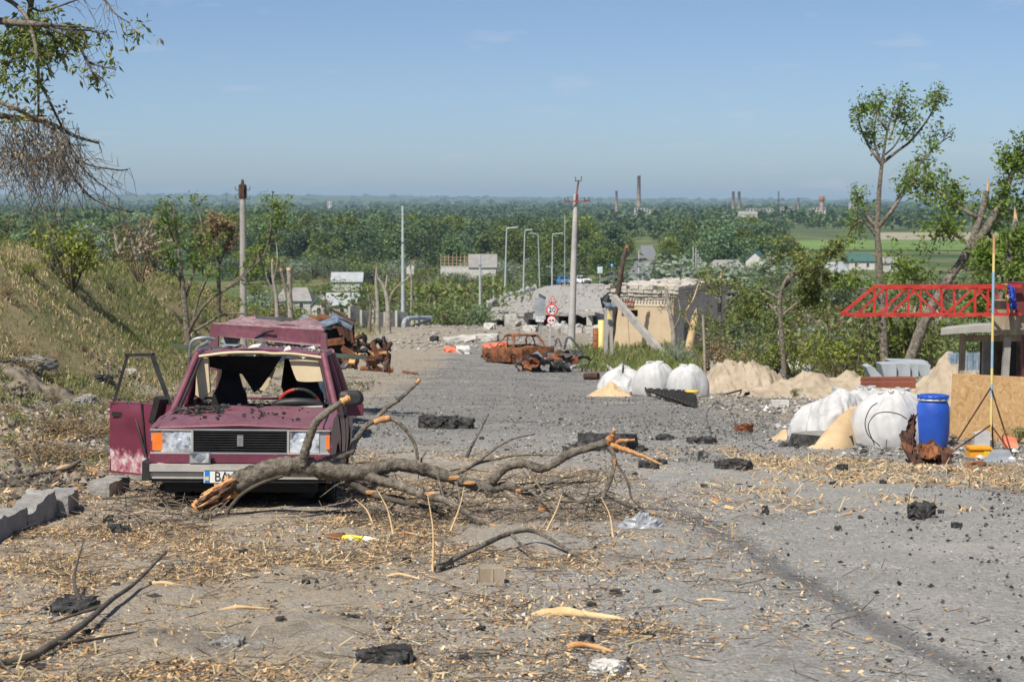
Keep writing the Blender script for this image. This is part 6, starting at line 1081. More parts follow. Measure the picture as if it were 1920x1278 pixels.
for k in range(60):
    q = G(rr.uniform(30, 1250), rr.uniform(970, 1270)); s_ = rr.uniform(.012, .035); X, Y = np.meshgrid([-1, 0, 1.], [-1, 0, 1.], indexing='ij'); mb.grid(q[0] + X * s_ * rr.uniform(.5, 1), q[1] + Y * s_ * .8, q[2] + .012 + .012 * rr.normal(size=(3, 3)), False)
tag(mb.build('litter_scraps', 'cloth_scraps'), kind='stuff')
r3 = rng(64); n = 420; u = r3.uniform(170, 400, n); v = r3.uniform(885, 1000, n); ok = v > 1010 - (u - 120) * .55; A = np.array([G(a, b, .02) for a, b in zip(u[ok], v[ok])]); A[:, 2] += r3.uniform(0, .10, len(A)); dv_ = r3.normal(size=A.shape); dv_[:, 2] = np.abs(dv_[:, 2]) * .5; E = A + dv_ * r3.uniform(.06, .2, (len(A), 1)); bw_ = thing('twig_tangle', G(290, 960), 'tangle of dry twigs on the ground between the kerb and the saloon bumper', 'twigs'); tag(MB().sticks(A, E, .006, .0025).build('fine_twigs', 'twig', bw_), kind='stuff')
for k in range(14): a = G(r3.uniform(190, 390), r3.uniform(905, 990), .03); an = r3.uniform(-.6, .6); e = a + np.array([math.cos(an), math.sin(an) * .6, r3.uniform(0, .35)]) * r3.uniform(.25, .7); MB().tube(path([a, (a + e) / 2 + r3.normal(0, .04, 3) * [1, 1, .4], e], 4), np.linspace(.012, .004, 9), 5).build('stick', ['bark', 'bark_dark', 'bark_pale'][k % 3], bw_)
# strips of plastic trim under the nose
for k, pts in enumerate(([(445, 968), (520, 962), (600, 945), (660, 940)], [(470, 975), (560, 974), (640, 960)], [(620, 965), (680, 967), (750, 975)])): p = gpath(pts, .015); solo(MB().tube(p, .016, 6), 'trim_strip', ['black_plastic', 'steel_dark', 'black_plastic'][k], ['long black trim strip lying under the saloon nose', 'dusty grey trim strip in front of the saloon', 'dark trim strip right of the saloon nose'][k], 'trim strip')
q = G(218, 862); solo(MB().beam(q + [-.08, .12, .12], q + [.1, -.1, .03], .09, .02), 'metal_strip', 'crumpled_blue', 'bluish metal strip beside the open door on the kerb', 'metal strip')
# ------------------------------------------------------------------ kerb stones
ko = thing('kerb', (-3.9, 14, float(H(-3.9, 14))), 'row of broken concrete kerb stones along the left verge', 'kerb'); y = 8.0; k = 0
while y < 23:
    L = rr.uniform(.85, 1.05); x = -3.83 + rr.normal(0, .02); z = float(H0(-3.7, y + L / 2)); tilt = -.0575 + rr.normal(0, .02) + (.12 if k == 7 else 0); h = .19 if y < 17.5 else .13
    if k not in (9, 11):
        mb = MB().rbox((0, 0, 0), (.21, L * 1.0, .45), 12, .013, k, .4)
        for j in range(5): mb.hull((rr.uniform(.05, .14), rr.uniform(-.45, .45), .0), (.07, .09, .07), 9, j + k)
        o = mb.build('kerb_stone', 'concrete_kerb', ko, True); o.location = (x + 3.9, y + L / 2 - 14, z + h - .225 - ko.location.z); o.rotation_euler = (tilt, rr.normal(0, .04), rr.normal(0, .02) + (.15 if k == 8 else 0))
    y += L; k += 1
# ------------------------------------------------------------------ crumbs nobody could count
def scatter(n, x0, x1, y0, y1, dens, seed):
    rr = rng(seed); x = rr.uniform(x0, x1, n * 4); y = y0 * (y1 / y0) ** rr.uniform(0, 1, n * 4); k = rr.uniform(0, 1, n * 4) < dens(x, y); x, y = x[k][:n], y[k][:n]; return x, y, H(x, y) + .012, rr
def chips(name, m, n, x0, x1, y0, y1, dens, L0, L1, asp, seed, lift=.006):
    x, y, z, rr = scatter(n, x0, x1, y0, y1, dens, seed); n = len(x); a = rr.uniform(0, 6.28, n); L = np.exp(rr.uniform(math.log(L0), math.log(L1), n)) / 2; Wd = L * rr.uniform(asp * .5, asp * 1.3, n); tl = rr.normal(0, .3, n); t = np.stack([np.cos(a), np.sin(a), tl], 1); s_ = np.stack([-np.sin(a), np.cos(a), rr.normal(0, .35, n)], 1)
    c = np.stack([x, y, z + lift + np.abs(tl) * L * .7], 1); V = np.stack([c - t * L[:, None] - s_ * (Wd * rr.uniform(.2, 1, n))[:, None], c + t * L[:, None] - s_ * (Wd * rr.uniform(.2, 1, n))[:, None], c + t * L[:, None] * .8 + s_ * Wd[:, None], c - t * L[:, None] * .9 + s_ * Wd[:, None]], 1).reshape(-1, 3); return tag(MB().add(V, np.arange(n * 4).reshape(n, 4)).build(name, m), kind='stuff')
def stones(name, m, n, x0, x1, y0, y1, dens, s0, s1, seed):
    x, y, z, rr = scatter(n, x0, x1, y0, y1, dens, seed); n = len(x); s = np.exp(rr.uniform(math.log(s0), math.log(s1), n)) / 2; o8 = np.array([[1, 0, 0], [-1, 0, 0], [0, 1, 0], [0, -1, 0], [0, 0, 1], [0, 0, -.6]]); V = o8[None] * rr.uniform(.6, 1.25, (n, 6, 1)) * s[:, None, None] * np.array([1, 1, .75]) + rr.normal(0, .12, (n, 6, 3)) * s[:, None, None]
    a = rr.uniform(0, 6.28, n); ca, sa = np.cos(a)[:, None], np.sin(a)[:, None]; V = np.stack([V[..., 0] * ca - V[..., 1] * sa, V[..., 0] * sa + V[..., 1] * ca, V[..., 2]], -1) + np.stack([x, y, z + s * .25], 1)[:, None]; f = np.array([[0, 2, 4], [2, 1, 4], [1, 3, 4], [3, 0, 4], [2, 0, 5], [1, 2, 5], [3, 1, 5], [0, 3, 5]]); return tag(MB().add(V.reshape(-1, 3), (f[None] + np.arange(n)[:, None, None] * 6).reshape(-1, 3)).build(name, m), kind='stuff')
lit = lambda x, y: np.clip(.12 * sstep(2.2, 1.2, x) + .015 + .9 * sstep(1.6, -.6, x + .75 * fbm(x * .7, y * .6, 41)) * (.15 + .85 * sstep(-.2, .45, fbm(x * 1.6, y * 1.1, 42))), 0, 1) * sstep(26, 19, y) * (.35 + .65 * sstep(1.0, 2.6, np.hypot((x + .6) * .7, (y - 11.0)) + .5))
chips('wood_chips', 'chips', 105000, -4.4, 2.6, 7.5, 26, lit, .007, .042, .4, 81); chips('straw_litter', 'straw', 16000, -4.6, 2.4, 7.5, 26, lit, .03, .14, .07, 82)
x, y, z, rr = scatter(11000, -4.8, 2.6, 7.5, 26, lit, 83); n = len(x); a = rr.uniform(0, 6.28, n); L = np.exp(rr.uniform(math.log(.04), math.log(.3), n)); A = np.stack([x, y, z + .006], 1); E = A + np.stack([np.cos(a) * L, np.sin(a) * L, np.abs(rr.normal(0, .10, n)) * L], 1); E[:, 2] = np.maximum(E[:, 2], H(E[:, 0], E[:, 1]) + .012); tag(MB().sticks(A, E, .0035, .002).build('twig_litter', 'twig'), kind='stuff')
rl = lambda x, y: np.clip(.9 * sstep(1.2, 3.0, x) * sstep(.0, .5, fbm(x * .9, y * .45, 44) + .35), 0, 1) * sstep(15.5, 17.5, y) * sstep(26, 22, y)
chips('roadside_chips', 'chips', 11000, 1.5, 7, 15, 26, rl, .015, .09, .25, 84); chips('roadside_straw', 'straw', 4000, 1.5, 7, 15, 26, rl, .05, .22, .06, 85)
gd = lambda x, y: np.clip(.25 + .8 * sstep(-.3, .6, fbm(x * .8, y * .5, 51)), 0, 1) * (1 - .78 * sstep(.9, 1.8, x) * sstep(17, 14.5, y))
stones('gravel_scatter', 'gravel', 60000, -4.2, 6.5, 7.5, 26, gd, .005, .026, 86); stones('gravel_beyond', 'gravel_dark', 26000, -6, 8, 22, 90, lambda x, y: np.clip(.2 + .8 * sstep(-.2, .6, fbm(x * .5, y * .25, 52)), 0, 1), .015, .06, 87)
stones('tar_scatter', 'tar_crumbs', 6000, -4.2, 6.5, 7.5, 45, lambda x, y: np.clip(.15 + sstep(.1, .8, fbm(x * .9, y * .4, 53)), 0, 1), .008, .045, 88)
stones('verge_rubble', 'verge_mix', 11000, -10.5, -4.0, 14, 60, lambda x, y: np.clip(.2 + sstep(-.2, .6, fbm(x * .7, y * .4, 54)), 0, 1), .03, .14, 89); stones('right_rubble', 'gravel', 9000, 4.0, 18, 22, 75, lambda x, y: np.clip(.15 + sstep(-.1, .7, fbm(x * .5, y * .3, 55)), 0, 1), .03, .15, 90)
chips('verge_chips', 'chips', 22000, -8, -3.9, 10, 40, lambda x, y: np.clip(.2 + sstep(-.3, .5, fbm(x * .9, y * .6, 56)), 0, 1), .02, .1, .3, 91)
stones('bridge_rubble', 'pale_rubble', 4000, -9, 16, 100, 215, lambda x, y: np.clip(.2 + sstep(-.1, .7, fbm(x * .3, y * .12, 57)), 0, 1) * sstep(9.5, 7, np.abs(x - xc(y))), .05, .3, 92)

def deck_rubble():
    rr = rng(93); n = 1500; t = rr.uniform(0, 1, n); y = 183 + 180 * rr.uniform(0, 1, n) ** 1.8; x = np.interp(y, by, bl) * (1 - t) + np.interp(y, by, br) * t; z = np.interp(y, by, bz) - .2 * sstep(.45, 1, t) * sstep(215, 183, y) + .1; s = np.exp(rr.uniform(math.log(.06), math.log(.4), n)) * (.3 + .8 * t); V = np.array([[1, 0, 0], [-1, 0, 0], [0, 1, 0], [0, -1, 0], [0, 0, 1], [0, 0, -.6]])[None] * rr.uniform(.6, 1.3, (n, 6, 1)) * s[:, None, None] * [.7, .7, .45] + rr.normal(0, .1, (n, 6, 3)) * s[:, None, None] + np.stack([x, y, z], 1)[:, None]
    f = np.array([[0, 2, 4], [2, 1, 4], [1, 3, 4], [3, 0, 4], [2, 0, 5], [1, 2, 5], [3, 1, 5], [0, 3, 5]]); tag(MB().add(V.reshape(-1, 3), (f[None] + np.arange(n)[:, None, None] * 6).reshape(-1, 3)).build('deck_rubble', 'pale_rubble'), kind='stuff')
deck_rubble()
# ------------------------------------------------------------------ damaged trees built limb by limb
def limb_tree(name, label, d, trunk, limbs, leaf='leaf_fresh', twig_len=.5, ntw=10, nlf=9, lsize=.13, bark='bark_dark', updir=.5, seed=0, broken=True, cat='tree', lw=.5, leafy=1.0, spread=.5, group=None, base=None, dj=.6, sides=8, droop=.3):
    rr = rng(seed); p0 = P(trunk[0][0], trunk[0][1], d); zb = float(H(p0[0], d)); o = thing(name, (p0[0], d, zb), label, cat, group)
    def pp(L, j): return path([P(q[0], q[1], d + (q[2] if len(q) > 2 else (rr.normal(0, dj) * min(1, i * .5) if j else 0))) for i, q in enumerate(L)], 5)
    tp = pp([t for t in trunk], False); n = len(tp); r0, r1 = trunk[0][3] if len(trunk[0]) > 3 else .14, trunk[-1][3] if len(trunk[-1]) > 3 else .05
    tp = np.concatenate([[(tp[0][0], tp[0][1], min(zb - .2, tp[0][2] - .1))], tp]); MB().tube(tp, np.concatenate([[r0 * 1.15], np.linspace(r0, r1, n)]), sides, True, 0, .08, seed).build('trunk', bark, o)
    if broken:
        for k in range(4): a = tp[-1] + rr.normal(0, r1 * .4, 3); MB().tube([a - [0, 0, .05], a + [rr.normal(0, .03), 0, rr.uniform(.1, .3)]], [r1 * .5, .004], 4).build('splinter', 'splinter_wood', o)
    A, E, LP = [], [], []
    def sprout(p, dir_, L, lvl):
        dir_ = dir_ / (np.linalg.norm(dir_) + 1e-9); mid = p + dir_ * L * .5 + rr.normal(0, L * .08, 3); e = mid + (dir_ + rr.normal(0, .25, 3) + [0, 0, updir * .25]) * L * .5; A.append(p); E.append(mid); A.append(mid); E.append(e)
        if lvl:
            for q in range(3): t = rr.uniform(.3, 1); sprout(p + (e - p) * t, dir_ + rr.normal(0, .7, 3), L * .55, lvl - 1)
        if rr.uniform() < leafy:
            for q in range(nlf): LP.append(p + (e - p) * rr.uniform(.35, 1.1) + rr.normal(0, lsize * spread, 3))
    def dress(lp, m):
        for k in range(m):
            t = rr.uniform(.3, 1.0); i = min(int(t * (len(lp) - 1)), len(lp) - 2); tg = lp[i + 1] - lp[i]; tg = tg / (np.linalg.norm(tg) + 1e-9); dr = tg * .5 + rr.normal(0, .6, 3) + np.array([0, 0, updir]); sprout(lp[i], dr, twig_len * rr.uniform(.5, 1.3), 1)
    for k, L in enumerate(limbs):
        r = L[0]; lp = pp(L[1], True); nn = len(lp); MB().tube(lp, np.linspace(r, max(.008, r * .3), nn), 6, True, 0, .07, k).build('limb', bark, o); dress(lp, int(ntw * (L[2] if len(L) > 2 else 1)))
    if ntw and not limbs: dress(tp, ntw)
    if A:
        cm = MB().sticks(np.array(A), np.array(E), .008 if d < 80 else .015, .004 if d < 80 else .008, 1)
        if LP: cm.leaves(np.array(LP), lsize, lw, seed, droop, 0, .6)
        cm.build('crown', [leaf, 'twig'], o)
    return o
# tall leafy tree on the right
limb_tree('leafy_tree', 'tall slender leafy tree with broken side limbs, right of the road', 52, [(1660, 700, 0, .12), (1652, 560, 0), (1648, 480, 0), (1645, 420, 0), (1650, 340, 0), (1655, 300, 0), (1664, 245, 0), (1682, 182, 0, .015)],
  [(.07, [(1648, 425), (1672, 395), (1692, 365), (1712, 345), (1737, 330)], 1.2), (.04, [(1680, 378), (1705, 340), (1730, 300), (1760, 270), (1778, 258)], 1.6), (.05, [(1655, 305), (1680, 285), (1710, 262), (1745, 215), (1756, 185)], 1.7), (.045, [(1655, 312), (1636, 285), (1622, 260), (1610, 225), (1617, 205)], 1.9), (.04, [(1664, 245), (1650, 225), (1645, 205), (1650, 215)], 1.2), (.04, [(1654, 310), (1640, 270), (1640, 235), (1645, 210)], 1.2), (.07, [(1647, 430), (1630, 410), (1618, 385), (1606, 364)], .8), (.05, [(1645, 445), (1620, 415), (1605, 420), (1590, 440), (1582, 455)], 1.3), (.03, [(1660, 290), (1680, 270), (1700, 230), (1712, 215)], 1.2), (.04, [(1650, 560), (1625, 545), (1600, 540), (1585, 545)], 1.4), (.04, [(1650, 600), (1680, 560), (1700, 540)], 1.2), (.03, [(1668, 260), (1680, 225), (1684, 190)], 1)], 'leaf_fresh', .36, 8, 7, .12, 'bark', .8, 5, False, dj=.35, spread=.8)
limb_tree('leafy_tree', 'stout shattered leafy tree leaning right above the red barrier', 46, [(1700, 690, 0, .14), (1735, 600, 0), (1775, 530, 0), (1815, 470, 0), (1840, 400, 0), (1850, 358, 0, .07)],
  [(.12, [(1822, 470), (1855, 420), (1880, 370), (1905, 310), (1935, 270)], 1.8), (.06, [(1850, 425), (1885, 400), (1925, 395)], 1.4), (.06, [(1838, 410), (1810, 395), (1785, 375), (1750, 345)], 1.5), (.05, [(1785, 375), (1765, 362), (1740, 352), (1725, 370)], 1.3), (.05, [(1820, 460), (1790, 440), (1765, 430), (1750, 460)], 1.3), (.05, [(1850, 430), (1870, 470), (1890, 520)], 1.2), (.05, [(1890, 350), (1900, 320), (1895, 300)], 1.4), (.05, [(1800, 500), (1830, 505), (1870, 490), (1910, 470)], 1.2), (.04, [(1760, 560), (1730, 530), (1700, 520), (1680, 500)], 1.3)], 'leaf_fresh', .42, 12, 8, .13, 'bark', .5, 6, True, dj=.35, spread=.9)
limb_tree('broken_tree', 'snapped leafy trunk with a pale split top at the right edge', 44, [(1860, 690, 0, .14), (1872, 600, 0), (1890, 500, 0), (1898, 440, 0), (1905, 410, 0, .06)], [(.05, [(1893, 480), (1915, 450), (1935, 440)], 1.6), (.05, [(1885, 520), (1860, 500), (1850, 480)], 1.5), (.06, [(1880, 560), (1905, 520), (1930, 500)], 1.4), (.04, [(1875, 590), (1850, 570), (1830, 560)], 1.4)], 'leaf_fresh', .35, 22, 9, .12, 'bark', .4, 7)
limb_tree('bent_tree', 'bent broken tree with arching limbs behind the sand heaps', 60, [(1470, 690, 0, .085), (1465, 620, 0), (1462, 560, 0), (1478, 520, 0), (1510, 500, 0, .05)],
  [(.04, [(1462, 560), (1430, 545), (1400, 555), (1360, 545), (1330, 530)], .7), (.045, [(1478, 525), (1505, 498), (1500, 484), (1470, 482), (1440, 505)], .7), (.06, [(1485, 540), (1530, 535), (1580, 532)], 1.3), (.05, [(1465, 600), (1440, 570), (1415, 580), (1390, 600)], 1), (.05, [(1468, 590), (1500, 565), (1530, 560)], 1.5), (.05, [(1510, 500), (1540, 490), (1565, 470)], 1), (.04, [(1470, 540), (1500, 510), (1540, 505)], 1.5)], 'leaf_olive', .42, 22, 8, .13, 'bark', .3, 8)
limb_tree('broken_tree', 'thin snapped tree with hanging branches right of the ochre ruin', 75, [(1345, 690, 0, .12), (1348, 620, 0), (1350, 560, 0), (1352, 520, 0, .06)], [(.05, [(1350, 560), (1330, 540), (1318, 520)], .8), (.05, [(1350, 590), (1375, 560), (1400, 540)], .9), (.04, [(1348, 620), (1330, 600), (1310, 605)], .8)], 'leaf_olive', .5, 10, 6, .15, 'bark', .2, 9)
limb_tree('snapped_tree', 'snapped trunk with a bare yellow top beside the ochre ruin', 90, [(1290, 660, 0, .2), (1300, 610, 0), (1305, 590, 0, .16)], [(.05, [(1300, 620), (1285, 590), (1300, 560), (1310, 530)], .4)], 'leaf_olive', .4, 8, 4, .14, 'splinter_wood', .3, 10)
limb_tree('broken_tree', 'leafy splintered sapling against the ochre ruin wall', 101, [(1266, 668, 0, .14), (1262, 620, 0), (1254, 570, 0), (1248, 540, 0, .09)], [(.05, [(1262, 620), (1275, 590), (1272, 560)], .8), (.04, [(1256, 590), (1245, 570), (1242, 550)], .8)], 'leaf_olive', .4, 4, 5, .14, 'bark_pale', .3, 11)
# left saplings and bare trunks
limb_tree('roadside_tree', 'leafy crooked sapling on the bank behind the maroon saloon', 62, [(352, 640, 0, .11), (345, 560, 0), (338, 500, 0), (332, 440, 0), (325, 380, 0, .03)],
  [(.05, [(345, 570), (360, 520), (372, 470), (378, 420), (360, 370)], 1.3), (.06, [(352, 625), (385, 570), (420, 545), (455, 520), (500, 470), (535, 410)], 1.4), (.05, [(360, 610), (372, 560), (392, 510), (400, 450)], 1.2), (.04, [(335, 470), (318, 430), (310, 380)], 1.3), (.05, [(420, 545), (470, 500), (520, 440), (530, 390)], 1.0), (.03, [(340, 530), (322, 500), (312, 470)], 1), (.05, [(365, 620), (420, 590), (470, 590), (510, 600)], .5), (.03, [(500, 470), (508, 420), (510, 370)], 1.2)], 'leaf_fresh', .45, 12, 5, .14, 'bark', .5, 12, False)
limb_tree('dry_tree', 'scorched brown-leaved tree beside the concrete pole', 78, [(405, 640, 0, .12), (410, 560, 0), (408, 480, 0), (400, 430, 0, .04)], [(.04, [(408, 480), (395, 450), (385, 430)], 1.5), (.04, [(410, 500), (425, 460), (430, 430)], 1.5), (.03, [(405, 460), (410, 430), (405, 405)], 1.5)], 'leaf_dry', .5, 10, 9, .16, 'bark_dark', .4, 13, False)
for i, (lab, d, tr, lm) in enumerate((('pale forked snag left of the ruined grey house', 150, [(520, 600, 0, 0.193), (518, 560, 0), (512, 520, 0), (510, 490, 0, 0.083)], [(0.084, [(513, 530), (520, 490), (518, 455)], .2), (0.060, [(512, 545), (500, 520), (497, 500)], .2)]), ('pale leaning snag in front of the ruined grey house', 140, [(548, 600, 0, 0.176), (540, 560, 0), (530, 520, 0), (527, 506, 0, 0.099)], []), ('thick yellow splintered stump in front of the ruined grey house', 138, [(545, 600, 0, 0.198), (543, 550, 0), (542, 506, 0, 0.165)], []), ('splintered stump beside the green-gabled cottage', 120, [(606, 605, 0, 0.165), (607, 580, 0), (607, 562, 0, 0.143)], []), ('forked splintered trunk left of the tall lamp pole', 128, [(728, 622, 0, 0.198), (727, 570, 0), (720, 540, 0), (708, 520, 0, 0.077)], [(0.084, [(726, 600), (735, 550), (765, 520), (778, 500)], .15), (0.072, [(722, 545), (726, 515), (722, 500)], .15)]), ('split pale trunk left of the forked splintered trunk', 126, [(708, 618, 0, 0.165), (708, 570, 0), (705, 530, 0), (706, 505, 0, 0.066)], [(0.072, [(707, 590), (697, 560), (688, 545)], .15)]), ('short bare snag against the panel wall', 130, [(692, 612, 0, 0.121), (695, 580, 0), (690, 545, 0, 0.055)], []), ('bare white snag behind the tall lamp pole', 170, [(770, 600, 0, 0.110), (772, 540, 0), (770, 500, 0), (776, 492, 0, 0.044)], []))):
    limb_tree('splintered_tree', lab, d, tr, lm, 'leaf_olive', .5, 9, 4, .2, ['bark_pale', 'bark', 'bark_pale', 'bark_pale', 'bark_pale', 'bark_pale', 'bark', 'bark_pale'][i], .3, 30 + i, True, leafy=.4)
for i, (lab, pts) in enumerate((('grey fallen dead tree with spread limbs on the bank top, main fork', [[(255, 490), (262, 460), (290, 440), (318, 425)], [(258, 485), (248, 455), (238, 430)], [(262, 470), (275, 440), (285, 415)], [(262, 475), (300, 455), (330, 450)]]), ('pale bare snag left of the grey fallen dead tree', [[(222, 475), (218, 450), (213, 428)], [(222, 470), (235, 450), (240, 440)]]))):
    o = thing('dead_tree', P(pts[0][0][0], pts[0][0][1], 82), lab, 'tree')
    for q in pts: lp = path([P(u, v, 82) for u, v in q], 5); MB().tube(lp, np.linspace(.13, .04, len(lp)), 6).build('limb', 'bark_pale', o)
    rr = rng(i); A = np.concatenate([path([P(u, v, 82) for u, v in q], 8)[4:] for q in pts]); E = A + rr.normal(0, .35, A.shape) + [0, 0, .35]; tag(MB().sticks(A, E, .025, .01).build('twigs', 'twig', o), kind='stuff')
# ------------------------------------------------------------------ hanging broken tree at the left edge
d = 36; rr = rng(91); LT = thing('overhanging_tree', (-11.6, d, float(H(-11.6, d))), 'large shattered tree hanging its broken drooping branches over the left edge', 'tree')
q0 = np.array([-11.6, d, float(H(-11.6, d)) - .3]); tp = path([q0, (-11.3, d, 0), (-11.0, d, 2.2), P(-60, 60, d), P(-30, -60, d), P(-10, -140, d)], 5); MB().tube(tp, np.linspace(.28, .16, len(tp)), 10, True, 0, .08, 1).build('trunk', 'bark_dark', LT)
LIM = [(.085, [(-50, 30), (0, 40), (60, 45), (110, 50), (148, 50)], 1), (.07, [(-50, 200), (0, 217), (40, 222), (90, 230), (140, 255), (185, 268)], .3), (.06, [(60, -10), (52, 40), (35, 85), (0, 150)], .8), (.05, [(-20, -20), (30, 10), (55, 45), (70, 110), (72, 180), (72, 260)], .6), (.03, [(60, 40), (120, 65), (150, 90), (170, 118), (218, 131)], .08), (.03, [(150, 85), (160, 110), (175, 138), (186, 148)], .05), (.025, [(80, 50), (130, 55), (170, 58), (205, 68)], .15), (.025, [(160, -10), (195, 0), (215, 25), (240, 42)], 0), (.05, [(-30, 180), (20, 200), (70, 225), (110, 250)], .3), (.03, [(72, 150), (95, 195), (115, 235), (150, 300), (215, 318), (240, 318)], .3), (.02, [(120, 240), (135, 290), (170, 330), (215, 365)], .3), (.025, [(100, 240), (120, 300), (160, 360), (200, 385), (248, 398)], .2), (.03, [(40, -20), (70, 20), (130, 5), (165, -10)], .35), (.03, [(90, 60), (105, 75), (108, 95)], .6)]
A, E, LP, DA, DE = [], [], [], [], []
for k, (r, pts, lf) in enumerate(LIM):
    lp = path([P(u, v, d + rr.normal(0, .5) * min(1, i)) for i, (u, v) in enumerate(pts)], 6); MB().tube(lp, np.linspace(r, max(.01, r * .35), len(lp)), 7, True, 0, .07, k).build('limb', 'bark' if r > .04 else 'bark_dark', LT)
    for j in range(16):
        i = rr.integers(len(lp) // 4, len(lp)); a = lp[i]; L = rr.uniform(.2, .6); m_ = a + rr.normal(0, .12, 3) + [.06, 0, -.1]; e = m_ + rr.normal(0, .12, 3) + np.array([.05, 0, -.8]) * L * .6; A += [a, m_]; E += [m_, e]
        if rr.uniform() < lf and a[2] > P(0, 200, d)[2]:
            c_ = (m_ + e) / 2; LP += [c_ + rr.normal(0, .11, 3) for _ in range(22)]
for k in range(300):   # tangled drooping dead twigs
    u = rr.uniform(-40, 150) ** 1.0; v = rr.uniform(200, 300); v += .3 * max(0, u - 60); a = P(u, v, d + rr.normal(0, .8)); n_ = rr.integers(3, 6); p = a
    dr = np.array([rr.normal(.12, .35), rr.normal(0, .3), -1.0])
    for j in range(n_):
        e = p + dr * rr.uniform(.12, .32) + rr.normal(0, .03, 3); DA.append(p); DE.append(e); p = e; dr = dr + rr.normal(0, .25, 3); dr[2] = -abs(dr[2]) if j < 3 else dr[2]
        if rr.uniform() < .5: q = p + rr.normal(0, .14, 3); DA.append(p); DE.append(q)
tag(MB().sticks(np.array(A), np.array(E), .007, .003).build('twigs', 'twig', LT), kind='stuff'); tag(MB().sticks(np.array(DA), np.array(DE), .007, .004).build('dead_twigs', 'twig', LT), kind='stuff')
LP += [P(262, 55, d) + rr.normal(0, .1, 3) * [1.6, 1, 1.2] + [t_ * .15, 0, -t_ * .12] for t_ in np.linspace(-1, .8, 46)]
for _ in range(24): c_ = P(rr.uniform(-20, 90), rr.uniform(60, 150), d + rr.normal(0, .5)); LP += [c_ + rr.normal(0, .11, 3) for _ in range(22)]
MB().leaves(np.array(LP), .17, .34, 9, .7).build('foliage', 'leaf_olive', LT); dl = [P(rr.uniform(0, 130), rr.uniform(190, 330), d + rr.normal(0, .6)) for _ in range(420)]; MB().leaves(np.array(dl), .10, .5, 8, .6).build('dry_leaves', 'leaf_dry', LT)
# ------------------------------------------------------------------ shrubs
def make_shrub(seed, leaf, loose=1.0, n=650, ls=.085):
    rr = rng(seed); o = thing('shrub', (0, 0, 0), '', ''); bl = [(rr.normal(0, .26), rr.normal(0, .26), rr.uniform(.2, .8), rr.uniform(.12, .26)) for _ in range(11)]; Pn = crown_points(rr, n, bl); Pn = Pn[Pn[:, 2] > 0]
    MB().leaves(Pn, ls, .5, seed, .1, 0, .6).build('foliage', leaf, o); st = MB(); A = np.zeros((26, 3)); E = np.array([(b[0] * 1.1, b[1] * 1.1, b[2] + rr.uniform(0, .3)) for b in (bl * 3)[:26]]) + rr.normal(0, .06, (26, 3)); st.sticks(A, E, .012, .004); st.build('stems', 'twig', o); return o
SH = [make_shrub(200, 'leaf_shrub'), make_shrub(201, 'leaf_shrub'), make_shrub(202, 'leaf_olive', n=420), make_shrub(203, 'leaf_silver'), make_shrub(204, 'leaf_dry', n=420), make_shrub(205, 'leaf_shrub', n=800)]
su = set(); rr = rng(95); ns_ = 0
def shrub(u, d, vt, k, label, group, wf=1.0):
    x = (u - CX) / F * d; z = float(H(x, d)); h = max(.25, P(u, vt, d)[2] - z) if vt < 1300 else rr.uniform(.18, .34); place(SH, su, k, (x, d, z - .05), (h * wf, h * wf, h), rr.uniform(0, 6.28), label, 'shrub', group)
def band(n, u0, u1, d0, d1, vt0, vt1, ks, label, group, wf=(.8, 1.3), avoid=None):
    for i in range(n):
        u = u0 + (u1 - u0) * (i + rr.uniform(.1, .9)) / n; d = rr.uniform(d0, d1)
        if avoid and avoid(u, d): continue
        shrub(u, d, rr.uniform(vt0, vt1), int(rr.choice(ks)), label, group, rr.uniform(*wf))
band(34, 470, 1010, 330, 480, 512, 555, [0, 1, 5, 2, 3], 'green thicket bush among the ruined village houses', 'bushes among the village houses', avoid=lambda u, d: (575 < u < 680 and d < 400) or (515 < u < 575 and d < 395))
band(16, 680, 1000, 200, 300, 520, 560, [0, 1, 2, 2], 'yellowish bush on the slope left of the bridge', 'bushes left of the bridge'); band(12, 780, 905, 150, 185, 545, 575, [0, 2, 1], 'low bush behind the white guard posts', 'bushes behind the guard posts')
band(22, 470, 700, 150, 260, 555, 585, [0, 2, 1, 4], 'low bush between the splintered trunks', 'bushes between the splintered trunks', avoid=lambda u, d: 570 < u < 680)
band(22, 1010, 1180, 430, 560, 485, 520, [0, 1, 5], 'dense green bush left of the distant road', 'bushes left of the distant road', (1.0, 1.6), lambda u, d: 1085 < u < 1240)
band(30, 1256, 1500, 300, 540, 470, 540, [0, 1, 5, 3], 'dense green bush below the wood right of the distant road', 'bushes right of the distant road', (1, 1.7))
band(26, 1480, 1920, 260, 420, 500, 540, [0, 1, 5, 3, 2], 'green bush among the houses behind the red barrier', 'bushes behind the red barrier', (1, 1.6)); band(40, 1325, 1920, 85, 190, 555, 615, [0, 1, 2, 2, 4, 5], 'scrubby bush on the slope behind the sand heaps', 'bushes behind the sand heaps', (.9, 1.5))
band(34, 1325, 1920, 56, 80, 595, 645, [0, 2, 2, 3, 4, 1], 'tangled weedy bush just behind the sand heaps', 'weedy bushes by the sand heaps', (.7, 1.2)); band(14, 1560, 1920, 48, 60, 560, 620, [0, 5, 2], 'leafy undergrowth below the red barrier', 'undergrowth below the red barrier', (.6, 1.0))
band(8, 1262, 1335, 80, 92, 628, 655, [3, 3, 0], 'silvery-leaved bush at the corner of the ochre ruin', 'silvery bushes by the ochre ruin', (.8, 1.1)); band(12, 1095, 1240, 84, 96, 655, 675, [2, 0], 'low weedy bush in front of the ochre ruin', 'weeds before the ochre ruin', (1, 1.8))
